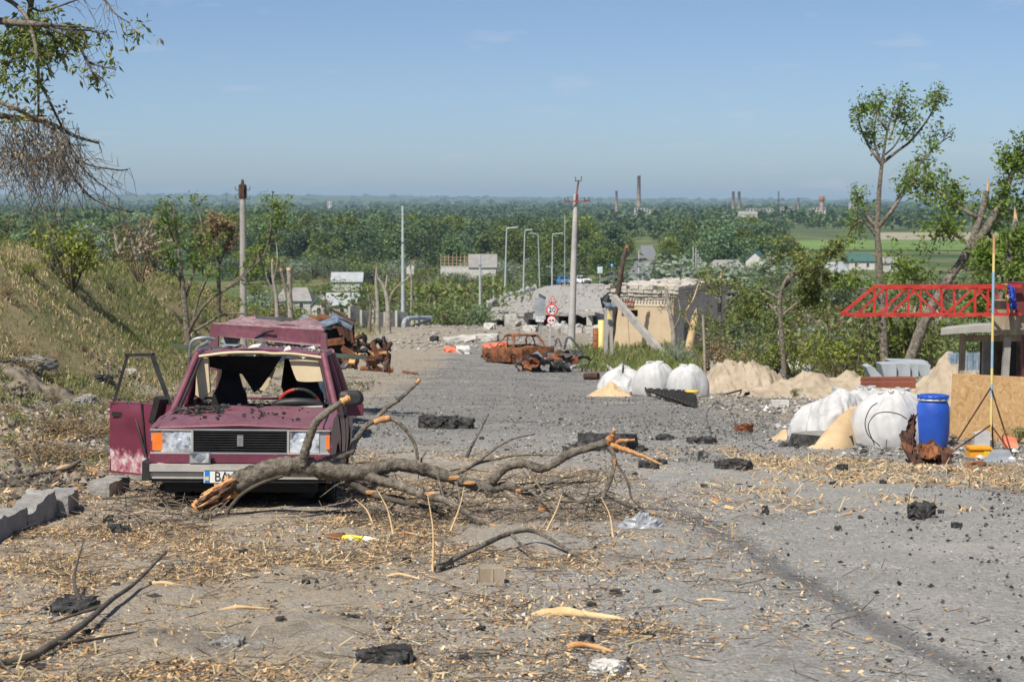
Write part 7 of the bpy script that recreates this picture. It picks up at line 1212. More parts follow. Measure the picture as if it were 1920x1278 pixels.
band(9, -20, 330, 66, 84, 400, 455, [0, 2, 4, 3], 'bush on the crest of the left bank', 'bushes on the bank crest', (.5, .9)); band(4, 60, 150, 54, 60, 405, 440, [0, 2, 0], 'yellow-green bush under the overhanging tree', 'bushes under the overhanging tree', (.6, .9))
band(40, 440, 1010, 615, 685, 470, 508, [0, 1, 5, 3], 'dense green bush at the foot of the wood behind the village', 'bushes at the foot of the wood', (1.1, 1.7))
band(60, -10, 330, 17, 44, 2000, 2000, [4, 4, 2, 4], 'heap of dry leafy brushwood on the left verge', 'dry brushwood on the left verge', (1.6, 3.0), lambda u, d: (u - CX) / F * d > -4.6)
band(12, 815, 945, 555, 590, 508, 519, [0, 1, 5], 'bush in front of the white house with stripped rafters', 'bushes before the white house', (1.0, 1.6))
for u, v, k, s_ in ((210, 548, 0, .55), (380, 612, 0, .5), (345, 610, 5, .5), (480, 590, 2, .5), (60, 520, 0, .6), (15, 560, 4, .5), (130, 580, 2, .45), (1405, 738, 0, .28), (1490, 745, 0, .3), (1500, 690, 3, .45), (1910, 830, 0, .3), (205, 838, 0, .16), (1085, 690, 2, .5), (90, 690, 4, .5), (160, 660, 2, .4)):
    g_ = G(u, v); place(SH, su, k, g_, (s_, s_, s_ * .8), rr.uniform(0, 6), 'small weed clump at %s' % {210: 'the middle of the bank slope', 380: 'the foot of the sapling', 345: 'the roots of the sapling', 480: 'the foot of the concrete pole', 60: 'the upper left of the bank', 15: 'the far left of the bank, dry', 130: 'the lower bank slope', 1405: 'the base of the sand heap', 1490: 'the right of the sand heap base', 1500: 'the white sack behind the sand heap', 1910: 'the right edge by the board', 205: 'the kerb beside the open door', 1085: 'the crumpled grey wreck', 90: 'the rubble on the left verge', 160: 'the foot of the left bank'}[u], 'weed')
# ------------------------------------------------------------------ grass
def grass(name, m, n, x0, x1, y0, y1, dens, h0, h1, seed, w=.012):
    x, y, z, rr = scatter(n, x0, x1, y0, y1, dens, seed); n = len(x); a = rr.uniform(0, 6.28, n); h = rr.uniform(h0, h1, n) * rr.uniform(.5, 1, n); ww = w * (y / 30) ** .7; b = np.stack([x, y, z - .02], 1); s_ = np.stack([np.cos(a), np.sin(a), np.zeros(n)], 1) * ww[:, None]; ln = rr.normal(0, .35, (n, 2)) * h[:, None]; mid = b + np.stack([ln[:, 0] * .4, ln[:, 1] * .4, h * .6], 1); tip = b + np.stack([ln[:, 0] * 1.2, ln[:, 1] * 1.2, h], 1)
    V = np.stack([b - s_, b + s_, mid + s_ * .7, tip, mid - s_ * .7], 1).reshape(-1, 3); return tag(MB().add(V, np.arange(n * 5).reshape(n, 5)).build(name, m), kind='stuff')
bk = lambda x, y: sstep(-8.2, -9.6, x); pat = lambda x, y: fbm(x * .45, y * .22, 61)
grass('dry_grass', 'straw', 36000, -22, -7.5, 26, 125, lambda x, y: bk(x, y) * np.clip(.75 - .55 * sstep(-.1, .5, pat(x, y)), 0, 1) * (1 - .6 * sstep(.25, .6, fbm(x * .3, y * .15, 66))), .05, .2, 101)
grass('mixed_grass', 'grass_mix', 36000, -22, -7.5, 26, 125, lambda x, y: bk(x, y) * np.clip(.45 + .5 * sstep(-.4, .5, pat(x, y)), 0, 1) * (1 - .7 * sstep(.3, .6, fbm(x * .3, y * .15, 66))), .05, .2, 102)
grass('green_grass', 'grass_green', 46000, -22, -7.5, 26, 125, lambda x, y: bk(x, y) * np.clip(.15 + sstep(-.15, .4, pat(x, y)), 0, 1), .06, .26, 103)
grass('ruin_grass', 'grass_green', 6000, 2.5, 10, 72, 104, lambda x, y: sstep(2.4, 3.6, x - .02 * (y - 88)) * np.ones_like(y), .25, .6, 104, .01); grass('right_grass', 'grass_mix', 14000, 8, 34, 60, 200, lambda x, y: sstep(62, 75, y) * np.clip(.4 + sstep(-.3, .5, fbm(x * .3, y * .12, 67)), 0, 1), .3, .9, 105, .01)
grass('verge_grass', 'grass_mix', 4500, -9, -3.95, 10, 60, lambda x, y: sstep(.15, .5, fbm(x * .8, y * .5, 68)), .05, .22, 106); grass('kerb_grass', 'grass_green', 1600, -5.2, -3.9, 11, 26, lambda x, y: sstep(.1, .4, fbm(x * 1.3, y * .9, 69)), .04, .12, 107, .008)
grass('slope_grass', 'grass_mix', 9000, -45, -9, 130, 330, lambda x, y: np.ones_like(x) * .9, .4, 1.2, 108, .012)
# ------------------------------------------------------------------ sand, sacks and the checkpoint on the right
def heap(name, m, u, v, wpx, hpx, dep, label, seed=0, peaks=((0, 1),), cat='heap', rough=.06):
    g_ = G(u, v); k = g_[1] / F; W_, Hh = wpx * k / 2, hpx * k; n = 84; X, Y = np.meshgrid(np.linspace(-1.15, 1.15, n), np.linspace(-1.15, 1.15, n), indexing='ij'); Z = np.zeros_like(X)
    for px, ph in peaks: r = np.sqrt((X - px) ** 2 * 1.1 + Y ** 2); Z = np.maximum(Z, ph * np.clip(1 - r / .98, 0, 1) ** 1.05)
    Z = Z * (1 + .25 * fbm(X * 3, Y * 3, seed)) + rough * fbm(X * 7, Y * 7, seed + 3) * (Z > .02) + .035 * fbm(X * 19, Y * 19, seed + 5) * (Z > .02); wx, wy = g_[0] + X * W_, g_[1] + dep * .6 + Y * dep; o = MB().grid(wx, wy, H(wx, wy) + Hh * Z * 1.05 - .06 + .04 * (Z > .01)); return solo(o, name, m, label, cat)
heap('sand_heap', 'sand_grey', 1405, 738, 170, 72, 2.2, 'twin-peaked grey sand heap behind the torn white sack', 3, ((-.25, 1), (.2, 1.0), (.6, .5)))
heap('rubble_heap', 'sand_grey', 1560, 742, 260, 46, 2.2, 'long low heap of grey rubble and sand between the two sack piles', 5, ((-.6, .6), (-.1, .9), (.4, 1)), rough=.12)
heap('sand_heap', 'sand_grey', 1790, 760, 210, 88, 1.8, 'tall pale sand heap behind the chipboard panel', 7, ((.15, 1.0), (.5, .9)), rough=.03)
heap('dirt_heap', 'sand_grey', 1690, 735, 120, 30, 1.4, 'low dirt mound under the grey concrete blocks', 9, ((0, 1),))
heap('dirt_heap', 'earth', 60, 735, 220, 30, 2.0, 'low heap of earth and rubble on the left verge', 11, ((-.3, 1), (.4, .7)), rough=.2)
rr = rng(130)
for k, (u, v, w, h, m, lab) in enumerate(((50, 690, 70, 24, 'asphalt_top', 'pale broken concrete slab sticking out of the left verge rubble'), (165, 760, 46, 26, 'asphalt_top', 'grey slab piece beside the open car door'), (110, 745, 40, 22, 'asphalt_chunk', 'dark slab piece on the left verge heap'), (20, 740, 60, 36, 'earth', 'earthy clod at the left edge'), (190, 715, 40, 16, 'asphalt_chunk', 'dark lump at the foot of the bank'), (150, 800, 36, 16, 'asphalt_chunk', 'black lump on the left verge litter'), (240, 700, 36, 14, 'concrete', 'grey stone at the foot of the bank'))): chunk(u, v, w, h, lab, m, 'rubble_block', .6, 300 + k)
for k, (u, v, w, h, m, lab) in enumerate(((862, 641, 62, 10, 'concrete_pale', 'long low concrete slab across the road before the bridge'), (868, 663, 24, 14, 'limestone', 'white concrete cube on the road before the bridge'), (912, 640, 46, 14, 'concrete_pale', 'concrete slab left of the burnt-out saloon'), (930, 652, 40, 10, 'orange_cloth', 'flattened red plastic barrier on the rubble'), (918, 617, 20, 12, 'limestone', 'white block beyond the black burnt wreck'), (925, 664, 26, 12, 'limestone', 'pale rubble block beside the white cube'), (995, 622, 24, 12, 'concrete_pale', 'broken concrete lump below the road signs'), (1000, 605, 44, 18, 'concrete', 'large grey lump of fallen bridge deck'), (965, 612, 36, 14, 'concrete', 'grey lump of fallen bridge deck, nearer the wreck'), (1040, 622, 26, 14, 'concrete_pale', 'pale lump of fallen bridge deck by the white pole'), (815, 640, 12, 10, 'asphalt_chunk', 'black wedge beside the long low slab'), (845, 660, 20, 8, 'orange_cloth', 'orange scrap left of the white cube'))):
    g_ = G(u, v); kk = g_[1] / F; o = solo(MB().rbox((0, 0, h * kk * .45), (w * kk, .9, h * kk), 8, .05, k, .5, 0, rotz(rr.normal(0, .15))).hull((w * kk * .3, -.3, h * kk * .4), (w * kk * .4, .8, h * kk * .8), 12, k), 'rubble_block', m, lab, 'rubble', None, np.zeros(3)); o.location = g_; o.rotation_euler = (rr.normal(0, .1), rr.normal(0, .08), rr.normal(0, .3))
# sacks
def sack(u, v, wpx, hpx, label, m='bag_white', seed=0, dep=.9, slump=.0, name='big_sack', tie=True, rz=0, lean=0, wr=1.0):
    g_ = G(u, v); k = g_[1] / F; W_, Hh = wpx * k / 2, hpx * k; n, q = 120, 70; th, t = np.meshgrid(np.linspace(0, 2 * np.pi, n), np.linspace(0, 1, q), indexing='ij'); ph = t * math.pi * .5
    pr = path([(.93, 0, 0), (1.0, 0, .08), (1.02, 0, .26), (.98, 0, .46), (.88, 0, .64), (.72, 0, .79), (.50, 0, .90), (.27, 0, .96), (.04, 0, .98)], 5); tp_s = np.linspace(0, 1, len(pr)); body = np.interp(t, tp_s, pr[:, 0]); zt = np.interp(t, tp_s, pr[:, 2]); sq = 1 + .07 * np.cos(th * 4 + .6)
    wk = (.35 + slump) * wr; rid = lambda a, b, sd: 1 - 2 * np.abs(vnoise(a, b, sd)); cyc = lambda f: np.cos(th) * f
    fold = rid(np.cos(th) * 3.2 + 5, np.sin(th) * 3.2 + t * 1.6, seed + 1) * .05 * sstep(.35, .9, t) + rid(np.cos(th) * 5 + 2 * t, np.sin(th) * 5 - t * 3, seed + 2) * .035 * wk + .02 * rid(np.cos(th) * 9, np.sin(th) * 9 + t * 6, seed + 3) * wk
    pleat = 1 + fold + .05 * vnoise(np.cos(th) * 1.5, np.sin(th) * 1.5 + t * 2, seed + 5) + .04 * np.sin(3 * th + seed) * (t - .3)
    r = body * sq * pleat; r[-1] = r[0]; z = Hh * (zt * (1 - slump * .3 * (1 + np.cos(th + seed)))) + .03 * Hh * fbm(th * 1.5, t * 6, seed + 2) * sstep(.3, .8, t); z[-1] = z[0]; z = z + Hh * .05 * vnoise(np.cos(th) * 2.5, np.sin(th) * 2.5 + t * 3, seed + 9) * sstep(.4, .9, t)
    X = W_ * r * np.cos(th) + lean * z; Y = W_ * dep * r * np.sin(th); o = thing(name, g_, label, 'sack', None, rz); MB().grid(X[::-1], Y[::-1], z[::-1]).build('body', m, o, True)
    if tie:
        mb = MB(); tp_ = Hh * .93
        for j in range(7): a = j * .9 + seed; mb.hull((W_ * .28 * math.cos(a) + lean * tp_, W_ * .2 * math.sin(a), tp_ + .02 * (j % 3)), (W_ * .36, W_ * .2, Hh * .08), 26, j + seed, 0, a)
        mb.build('mouth_folds', m, o, True)
    return o
sack(1228, 742, 78, 66, 'round white sack with a printed mark, middle of the far sack pile', seed=2); sack(1289, 744, 74, 62, 'round white sack at the right end of the far sack pile', seed=5); s_ = sack(1168, 740, 86, 58, 'slumped torn white sack spilling sand at the left of the far pile', seed=8, slump=.55, tie=False, wr=1.6)
g_ = G(1217, 741); k = g_[1] / F; o = MB().lathe((g_[0], g_[1] - .52, g_[2] + 28 * k), [(4 * k, 0), (6 * k, -.002), (4 * k, -.004)], 18, 0, False, 'y').build('printed_ring', 'sand', s_); heap('spilled_sand', 'sand', 1135, 743, 96, 26, .7, 'fan of yellow sand spilled from the torn far sack', 15, ((.2, 1),), 'sand', .02)
sack(1360, 722, 60, 36, 'collapsed grey-white sack against the twin-peaked sand heap', 'bag_grey', 11, slump=.6); sack(1492, 697, 64, 24, 'flat white sack half buried behind the sand heap', 'bag_white', 13, slump=.5, tie=False)
sack(1548, 828, 136, 106, 'wrinkled leaning white sack at the left of the near sack pile', 'bag_white', 17, .8, .5, lean=.2, wr=2.6, tie=False); sack(1668, 837, 136, 108, 'taut white sack with a black cord loop beside the blue barrel', 'bag_white', 19, .85, wr=1.2); sack(1622, 790, 90, 66, 'small white sack at the back of the near sack pile', 'bag_white', 23, .8, wr=2.2); sack(1690, 790, 80, 62, 'crumpled white sack behind the blue barrel', 'bag_white', 29, .8, wr=2.2)
# sand tipping out between the near sacks
g_ = G(1572, 828); pts = [P(1622, 748, 26.4), P(1640, 765, 26.0), P(1600, 815, 24.9), P(1575, 836, 24.6), P(1508, 822, 24.7), P(1545, 790, 25.3), P(1585, 760, 26.0)]
n = 16; a, b = np.meshgrid(np.linspace(0, 1, n), np.linspace(0, 1, n), indexing='ij'); L0, L1, R0, R1 = P(1612, 746, 26.3), P(1505, 824, 24.5), P(1640, 762, 26.2), P(1588, 836, 24.4); Q = (L0 * (1 - a[..., None]) + L1 * a[..., None]) * (1 - b[..., None]) + (R0 * (1 - a[..., None]) + R1 * a[..., None]) * b[..., None]; Q[..., 2] += .10 * np.sin(b * math.pi) * np.sin(np.clip(a * 1.2, 0, 1) * math.pi * .8) + .015 * fbm(a * 6, b * 6, 4); Q[..., 2] -= .16 * (np.abs(2 * b - 1) ** 4) + .2 * a ** 6; low = Q.copy(); low[:, 0, 0] -= .22; low[:, -1, 0] += .16; low[-1, :, 1] -= .3; low[..., 2] = H(low[..., 0], low[..., 1]) - .05
mb = MB().grid(Q[..., 0], Q[..., 1], Q[..., 2]); 
for e0, e1 in ((Q[0], low[0]), (Q[-1], low[-1]), (Q[:, 0], low[:, 0]), (Q[:, -1], low[:, -1])): mb.add(np.concatenate([e0, e1]), [(i, i + 1, n + i + 1, n + i) for i in range(n - 1)])
solo(mb, 'sand_spill', 'sand', 'tongue of yellow sand between the two near white sacks', 'sand'); heap('spilled_sand', 'sand', 1470, 826, 90, 20, .5, 'small yellow sand fan left of the near sacks', 17, ((.2, 1),), 'sand', .02)
for k, pts in enumerate(([(1640, 834, 24.2), (1628, 800, 24.15), (1640, 778, 24.2), (1660, 772, 24.2), (1685, 776, 24.2), (1700, 785, 24.25)], [(1650, 836, 24.15), (1628, 815, 24.15), (1622, 790, 24.2), (1632, 765, 24.3), (1645, 755, 24.4)])): solo(MB().tube(path([P(*q) for q in pts], 6), .007, 5), 'black_cord', 'black_plastic', ['curved black cord on the taut white sack', 'black cord hanging down the left of the taut white sack'][k], 'cord')
# blue barrel
g_ = G(1748, 838); k = g_[1] / F; r = 31 * k; h = 99 * k; o = thing('barrel', g_, 'bright blue plastic barrel with a ridged lid', 'barrel'); MB().lathe(g_, [(0, 0), (r * .86, 0), (r * .92, h * .04), (r * 1.0, h * .30), (r * 1.02, h * .55), (r * .98, h * .78), (r * .86, h * .87), (r * .84, h * .89)], 36).build('body', 'barrel_blue', o); MB().lathe(g_, [(r * .84, h * .89), (r * .93, h * .895), (r * .93, h * .925), (r * .84, h * .93)], 36).build('clamp_ring', 'galvanised', o); MB().lathe(g_, [(r * .84, h * .93), (r * .9, h * .935), (r * .9, h * .985), (r * .8, h), (r * .6, h * .99), (0, h * .985)], 36).build('lid', 'barrel_blue', o)
for j in range(14): a = j * 6.2832 / 14; MB().box((g_[0] + r * .9 * math.cos(a), g_[1] + r * .9 * math.sin(a), g_[2] + h * .965), (.03, .03, h * .05), rotz(a)).build('lid_rib', 'barrel_blue', o)
# rusty scrap
def sheet_px(pts_grid, m, name, parent, wob=.02, seed=0, th=.012):
    Q = np.array([[P(*q) for q in row] for row in pts_grid]); nr, nc = Q.shape[:2]; S = 5; a = np.linspace(0, nr - 1, (nr - 1) * S + 1); b = np.linspace(0, nc - 1, (nc - 1) * S + 1); i = np.minimum(a.astype(int), nr - 2); j = np.minimum(b.astype(int), nc - 2); fa = (a - i)[:, None, None]; fb = (b - j)[None, :, None]; fa = fa * fa * (3 - 2 * fa); G4 = Q[i][:, j] * (1 - fa) * (1 - fb) + Q[i + 1][:, j] * fa * (1 - fb) + Q[i][:, j + 1] * (1 - fa) * fb + Q[i + 1][:, j + 1] * fa * fb
    G4 = G4 + rng(seed).normal(0, wob, G4.shape) * .35; G4[..., 1] += wob * fbm(a[:, None] * 2.0 + 0 * b[None], b[None] * 2.0 + 0 * a[:, None], seed); return MB().grid(G4[..., 0], G4[..., 1], G4[..., 2], False).grid(G4[..., 0][::-1], G4[..., 1][::-1] + th, G4[..., 2][::-1], False).build(name, m, parent)
o = thing('rusty_scrap', G(1735, 878), 'torn curved rusty steel casing in front of the blue barrel', 'scrap metal')
sheet_px([[(1708, 778, 22.6), (1716, 776, 22.7), (1716, 800, 22.7)], [(1698, 805, 22.5), (1712, 810, 22.5), (1716, 822, 22.6)], [(1688, 815, 22.3), (1706, 830, 22.2), (1718, 840, 22.4)], [(1692, 838, 22.1), (1712, 858, 21.8), (1722, 850, 22.1)], [(1712, 872, 21.8), (1718, 880, 21.6), (1728, 862, 21.9)]], 'rust_dark', 'curved_plate', o, .03, 4); sheet_px([[(1718, 836, 22.3), (1745, 828, 22.4), (1785, 845, 22.4)], [(1722, 852, 22.0), (1755, 845, 22.1), (1786, 855, 22.2)], [(1726, 872, 21.8), (1760, 872, 21.8), (1784, 872, 21.9)], [(1738, 880, 22.0), (1762, 880, 22.0), (1780, 880, 22.1)]], 'rust_dark', 'crumpled_casing', o, .06, 6); sheet_px([[(1725, 838, 22.1), (1750, 832, 22.0), (1760, 845, 21.9)], [(1730, 855, 21.8), (1748, 862, 21.7), (1765, 858, 21.8)]], 'rust', 'torn_flap', o, .05, 8); MB().beam(P(1780, 862, 21.9), P(1786, 884, 21.8), .04).build('bracket', 'rust_dark', o)
o = thing('rusty_sheet', G(1860, 900), 'flat buckled rusty metal sheet lying at the right edge', 'scrap metal'); sheet_px([[(1788, 872, 21.6), (1830, 876, 21.5), (1870, 878, 21.2), (1930, 874, 21.2)], [(1785, 884, 20.9), (1830, 890, 20.8), (1862, 903, 20.4), (1930, 908, 20.4)]], 'rust', 'sheet', o, .05, 3)
for j in range(7): q = P(rr.uniform(1812, 1858), rr.uniform(868, 882), 21.4); MB().hull(q, (.14, .08, .08), 11, j).build('burnt_crumple', 'rust', o)
# crate, plate, foam
q = G(1838, 860); k = q[1] / F; o = thing('orange_crate', q, 'small orange plastic crate under the tripod', 'crate'); w = 40 * k; hh_ = 20 * k; MB().box((q[0], q[1] + .1, q[2] + hh_ / 2), (w, .22, hh_ * .96)).build('body', 'orange_plastic', o); MB().box((q[0], q[1] + .1, q[2] + hh_), (w * 1.08, .26, .025)).build('rim', 'orange_plastic', o); MB().box((q[0] + w * .3, q[1] - .013, q[2] + hh_ * .5), (w * .3, .01, hh_ * .6)).build('side_label', 'yellow_paint', o)
solo(MB().prism([P(1845, 866, 22.0), P(1862, 846, 22.4), P(1893, 846, 22.4), P(1906, 866, 22.0)], (0, .03, .015)), 'grey_plate', 'steel_grey', 'bent grey metal plate right of the orange crate', 'metal plate'); solo(MB().prism([P(1827, 838, 24), P(1828, 812, 24), P(1845, 806, 24), P(1858, 810, 24), P(1856, 838, 24)], (0, .08, 0)), 'foam_board', 'bag_white', 'white foam scrap leaning on the chipboard panel', 'foam'); solo(MB().prism([P(1884, 838, 23.6), P(1882, 816, 23.8), P(1905, 822, 23.8), P(1910, 838, 23.6)], (0, .1, 0)), 'red_white_rag', 'orange_cloth', 'red and white scrap behind the tripod foot', 'rag')
q = G(1462, 764); solo(MB().box((0, 0, .08), (.36, .2, .15)).box((.02, -.102, .09), (.16, .01, .04)), 'concrete_brick', 'limestone', 'single pale hollow block on the gravel left of the near sacks', 'block', None, np.zeros(3)).location = q
# tripod mast in blue and yellow
o = thing('tripod_mast', G(1860, 838), 'thin blue and yellow painted mast on a rusty tripod', 'mast'); k = 23.4 / F; top = P(1864, 440, 23.4)
for j, (v0, v1, m) in enumerate(((440, 475, 'torn_wood'), (475, 510, 'pale_yellow'), (510, 590, 'pale_blue_paint'), (590, 640, 'pale_yellow'), (640, 690, 'pale_blue_paint'), (690, 720, 'pale_yellow'), (720, 745, 'pale_blue_paint'), (745, 800, 'pale_yellow'))): MB().tube([P(1864 - (v0 - 440) * .016, v0, 23.4), P(1864 - (v1 - 440) * .016, v1, 23.4)], 2.6 * k, 8).build('mast_section', m, o)
for a, b in (((1858, 726), (1787, 838)), ((1858, 726), (1897, 850)), ((1858, 796), (1792, 842)), ((1858, 796), (1894, 846)), ((1858, 726), (1862, 838))): MB().tube([P(*a, 23.4), P(*b, 23.2 if b[0] != 1862 else 24.4)], 1.7 * k, 6).build('tripod_leg', 'rust_dark', o)
# chipboard panel and shelter
o = thing('chipboard_panel', G(1850, 832), 'upright chipboard panel in front of the sand heap', 'panel'); MB().prism([P(1780, 836, 26.0), P(1786, 700, 26.0), P(1935, 707, 26.4), P(1935, 838, 26.4)], (0, .02, 0)).build('board', 'osb', o)
for u in (1800, 1880): MB().beam(P(u, 838, 26.3), P(u, 705, 26.3), .05).build('stake', 'plank', o)
so_ = thing('shelter', base_at(1860, 31), 'open dugout shelter with a sagging slab roof on posts', 'shelter'); k = 30 / F
Q = np.array([[P(1764, 620, 29), P(1830, 613, 29), P(1880, 610, 29), P(1960, 606, 29)], [P(1764, 618, 30.5), P(1830, 612, 31), P(1880, 610, 31), P(1960, 606, 31)], [P(1775, 614, 33), P(1830, 608, 33), P(1880, 607, 33), P(1960, 604, 33)]]); Q2 = Q + [0, 0, -.06]; Q2[0, :, 2] -= [0, .02, .04, .04]
rm = MB().grid(Q[..., 0], Q[..., 1], Q[..., 2] + .02).grid(Q2[..., 0][::-1], Q2[..., 1][::-1], Q2[..., 2][::-1]); e0, e1 = Q[0] + [0, 0, .02], Q2[0]; rm.add(np.concatenate([e0, e1]), [(0, 1, 5, 4), (1, 2, 6, 5), (2, 3, 7, 6)]); e0, e1 = Q[:, 0] + [0, 0, .02], Q2[:, 0]; rm.add(np.concatenate([e0, e1]), [(0, 1, 4, 3), (1, 2, 5, 4)]); rm.build('roof_slab', 'concrete', so_)
for u0, v0, u1, v1, w, d, m in ((1806, 626, 1800, 705, 10, 29.4, 'plank'), (1889, 632, 1880, 712, 12, 29.2, 'concrete'), (1850, 632, 1850, 692, 17, 31.5, 'concrete'), (1866, 635, 1866, 700, 8, 31, 'charred_wood'), (1840, 636, 1836, 705, 3, 29.6, 'charred_wood'), (1912, 632, 1912, 712, 10, 29.5, 'charred_wood')): MB().beam(P(u0, v0, d), P(u1, v1 + 60, d), w / F * d).build('post', m, so_)
MB().beam(P(1800, 634, 29.5), P(1930, 634, 29.5), .1, .09).build('lintel', 'plank', so_); MB().prism([P(1866, 640, 33), P(1960, 640, 33), P(1960, 780, 33), P(1866, 780, 33)], (0, .1, 0)).build('back_wall', 'charred_wood', so_); MB().prism([P(1890, 640, 31), P(1960, 640, 31), P(1960, 780, 31), P(1890, 780, 31)], (0, .1, 0)).build('shade_sheet', 'ink', so_)  # the ink-black front sheet paints in the shade inside the shelter
o = thing('sheet_fence', base_at(1812, 42), 'low grey corrugated fence behind the shelter', 'fence')
for j in range(13): a = P(1780 + 5.2 * j, 662, 42); MB().box((a[0], 42 + .03 * (j % 2), a[2] - .35), (.062, .03, .72)).build('corrugation', 'crumpled_blue', o)
# grey concrete foundation blocks
for j, (a, lab) in enumerate(((([(1624, 688), (1634, 685), (1656, 707), (1634, 709)], 37.0), 'grey concrete block tipped on edge at the left of the row'), (([(1652, 683), (1681, 682), (1681, 706), (1658, 706)], 37.4), 'first upright grey concrete block of the row'), (([(1681.5, 682), (1707, 682), (1707, 706), (1681.5, 706)], 37.5), 'second upright grey concrete block of the row'), (([(1707.5, 682), (1722, 682), (1722, 706), (1707.5, 706)], 37.6), 'narrow third grey concrete block of the row'), (([(1722.5, 683), (1745, 684), (1742, 703), (1722.5, 706)], 37.8), 'last grey concrete block beside the sand heap'), (([(1668, 676), (1740, 678), (1742, 682), (1676, 681)], 38.4), 'long thin grey slab on top of the block row'))):
    pts, d = a; solo(MB().prism([P(u, v, d) for u, v in pts], (0, .6 if j else .5, 0)), 'concrete_block', 'concrete_blue', lab, 'concrete block')
for j, (v0, v1) in enumerate(((709, 717), (717.5, 726))): solo(MB().prism([P(1618, v1, 35.5 - j * .4), P(1620, v0, 35.5 - j * .4), P(1716, v0 - 1, 35.5 - j * .4), P(1718, v1 + 2, 35.5 - j * .4)], (0, .3, 0)), 'rusty_beam', 'red_brown', ['upper red-brown beam under the grey blocks', 'lower red-brown beam under the grey blocks'][j], 'beam')
for j in range(12): u, v = rr.uniform(1540, 1640), rr.uniform(712, 748); chunk(u, v, rr.uniform(20, 44), rr.uniform(12, 22), 'cracked grey-blue rubble lump left of the red-brown beams', 'concrete_blue' if j % 2 else 'asphalt_top', 'rubble_block', .7, 400 + j, group='rubble lumps left of the beams')
# red lattice barrier
bo = thing('lattice_barrier', base_at(1900, 27.5), 'red welded lattice boom barrier with a slanted tip', 'barrier')
UPS = ([1639, 1703, 1765, 1828, 1890], [1662, 1726, 1789, 1852]); DIA = ([((1648, 588), (1702, 537)), ((1704, 537), (1757, 588)), ((1775, 588), (1826, 537)), ((1829, 537), (1872, 588))], [((1606, 588), (1660, 537)), ((1668, 588), (1722, 537)), ((1730, 537), (1780, 588)), ((1795, 588), (1846, 537)), ((1854, 537), (1898, 588))])
for pl, d in enumerate((27.0, 27.45)):
    m = 'red_paint'; f_ = lambda u, v: P(u, v + (2 if pl else 0), d); MB().beam(f_(1577 + 22 * pl, 589), f_(1915, 589), .035, .04).build('bottom_chord', m, bo); MB().beam(f_(1638 + 22 * pl, 537), f_(1915, 536), .045, .05).build('top_chord', m, bo)
    if pl == 0: MB().beam(f_(1577, 589), f_(1640, 537), .042).build('tip_brace', m, bo)
    for u in UPS[pl]: MB().beam(f_(u, 588), f_(u, 537), .032).build('upright', m, bo)
    for a, b in DIA[pl]: MB().beam(f_(*a), f_(*b), .028).build('diagonal', m, bo)
for u in (1585, 1640, 1702, 1765, 1828, 1890): MB().beam(P(u, 589, 27.0), P(u + 10, 591, 27.45), .035).build('cross_tie', 'red_paint', bo)
MB().prism([P(1905, 530, 27.1), P(1932, 530, 27.1), P(1932, 591, 27.1), P(1905, 591, 27.1)], (0, .45, 0)).build('counterweight_box', 'dark_red_paint', bo); MB().beam(P(1862, 594, 27.2), P(1935, 594, 27.2), .06, .5).build('support_plank', 'plank', bo); MB().beam(P(1925, 592, 27.4), P(1925, 850, 27.4), .14).build('support_post', 'dark_red_paint', bo)
fo = thing('flag', P(1894, 535, 26.8), 'yellow and blue flag bunched up on the red barrier', 'flag'); sheet_px([[(1886, 533, 26.8), (1890, 532, 26.9)], [(1885, 550, 26.7), (1892, 552, 26.9)], [(1888, 568, 26.8), (1893, 570, 26.9)]], 'yellow_paint', 'yellow_half', fo, .03, 2); sheet_px([[(1890, 532, 26.9), (1897, 540, 26.85), (1902, 545, 26.9)], [(1892, 552, 26.9), (1899, 560, 26.7), (1903, 565, 26.9)], [(1893, 570, 26.9), (1899, 578, 26.8), (1903, 580, 26.9)]], 'blue_cloth', 'blue_half', fo, .05, 3)
# rubber track, disc, pipe
tr = thing('rubber_track', G(1230, 760), 'torn black rubber track with rows of cleats beside the far sacks', 'rubber track'); d0 = G(1220, 750)[1]
for j in range(6):
    pts = path([G(1152 + 9 * j, 738 - 2 * j, .05 + .05 * j), G(1205 + 8 * j, 742 - 2 * j, .16 - .0 * j), G(1258 + 5 * j, 755 - 2 * j, .12), G(1304, 766 - 3 * j, .05)], 7); st = MB().tube(pts, .05, 4, True, 0, .1, j, False).build('band', 'rubber', tr)
    for q in pts[1:-1:1]: MB().box(q + [0, -.03, .05], (.1, .05, .05)).build('cleat', 'rubber', st)
q = G(1297, 748, .16); solo(MB().lathe((0, 0, 0), [(0, .03), (.16, .03), (.175, .0), (.16, -.02), (0, -.02)], 24), 'yellow_disc', 'yellow_paint', 'round yellow lid lying on the end of the rubber track', 'lid', None, np.zeros(3)).location = q + [0, 0, .02]
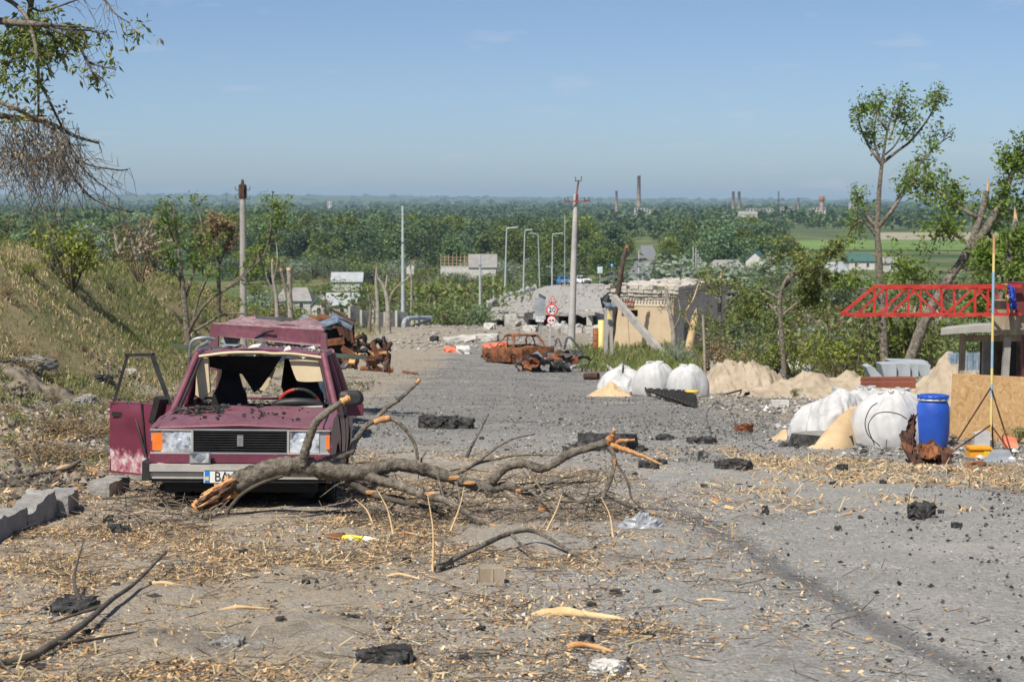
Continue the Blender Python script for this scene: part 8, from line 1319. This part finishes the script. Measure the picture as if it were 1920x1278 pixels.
a, b = G(1096, 712, .11), G(1122, 712, .12); solo(MB().tube([a, (a + b) / 2, b], [.11, .12, .12], 16, False).tube([b, (a + b) / 2], .10, 16, True), 'rusty_pipe', 'rust_dark', 'short rusty open pipe left of the far sacks', 'pipe'); p = gpath([(1070, 692), (1100, 688, .08), (1130, 688, .08), (1150, 700, .03)], .06); solo(MB().tube(p, .06, 8, True, 0, .2, 2), 'cloth_roll', 'bag_grey', 'pale crumpled roll of cloth behind the rusty pipe', 'cloth')
for j, (u, v, vt, m, lab, ut) in enumerate(((1462, 700, 618, 'galvanised', 'thin grey metal post behind the sand heap', 1460), (1744, 705, 640, 'plank', 'wooden stake behind the grey blocks', 1746), (1712, 672, 630, 'concrete', 'short grey post left of the wooden stake', 1712), (1322, 700, 590, 'bark_pale', 'bare pale stake right of the ochre ruin', 1318), (1338, 705, 676, 'concrete', 'round-topped concrete stub right of the far sacks', 1337))):
    g_ = G(u, v); t = P(ut, vt, g_[1]); w_ = .035 if j < 2 else (.05 if j < 4 else .12); solo(MB().tube([g_ - [0, 0, .1], (g_ + t) / 2 + [.01, 0, 0], t], [w_, w_, w_ * .85], 8), 'stake', m, lab, 'stake')
p = gpath([(1360, 742), (1400, 735, .06), (1440, 722, .12), (1480, 712, .1)], .04); solo(MB().tube(p, np.linspace(.03, .008, len(p)), 6), 'dark_branch', 'bark_dark', 'dark bent branch in front of the twin-peaked sand heap', 'branch')
# loose wires
for j, pts in enumerate(([(1335, 825), (1325, 800, .2), (1345, 790, .3), (1370, 795, .2), (1385, 815, .02)], [(1390, 812), (1410, 830), (1430, 840), (1425, 850)])): p = gpath(pts, .01); solo(MB().tube(p, .008, 5), 'loose_wire', 'steel_dark', ['looped wire standing on the gravel by the rust-red lump', 'curled wire right of the rust-red lump'][j], 'wire')
# ------------------------------------------------------------------ the air
hz = bpy.data.materials.new('haze_air'); hz.use_nodes = True; M['haze_air'] = hz; hn = hz.node_tree.nodes; hn.clear()
pv = hn.new('ShaderNodeVolumePrincipled'); ho = hn.new('ShaderNodeOutputMaterial'); hz.node_tree.links.new(pv.outputs[0], ho.inputs['Volume'])
pv.inputs['Color'].default_value = (.52, .76, 1.0, 1); pv.inputs['Density'].default_value = 6.5e-5; pv.inputs['Anisotropy'].default_value = 0.0
hb = MB().box((0, 7200, 14), (18000, 15600, 100)).build('haze', 'haze_air'); tag(hb, kind='stuff')
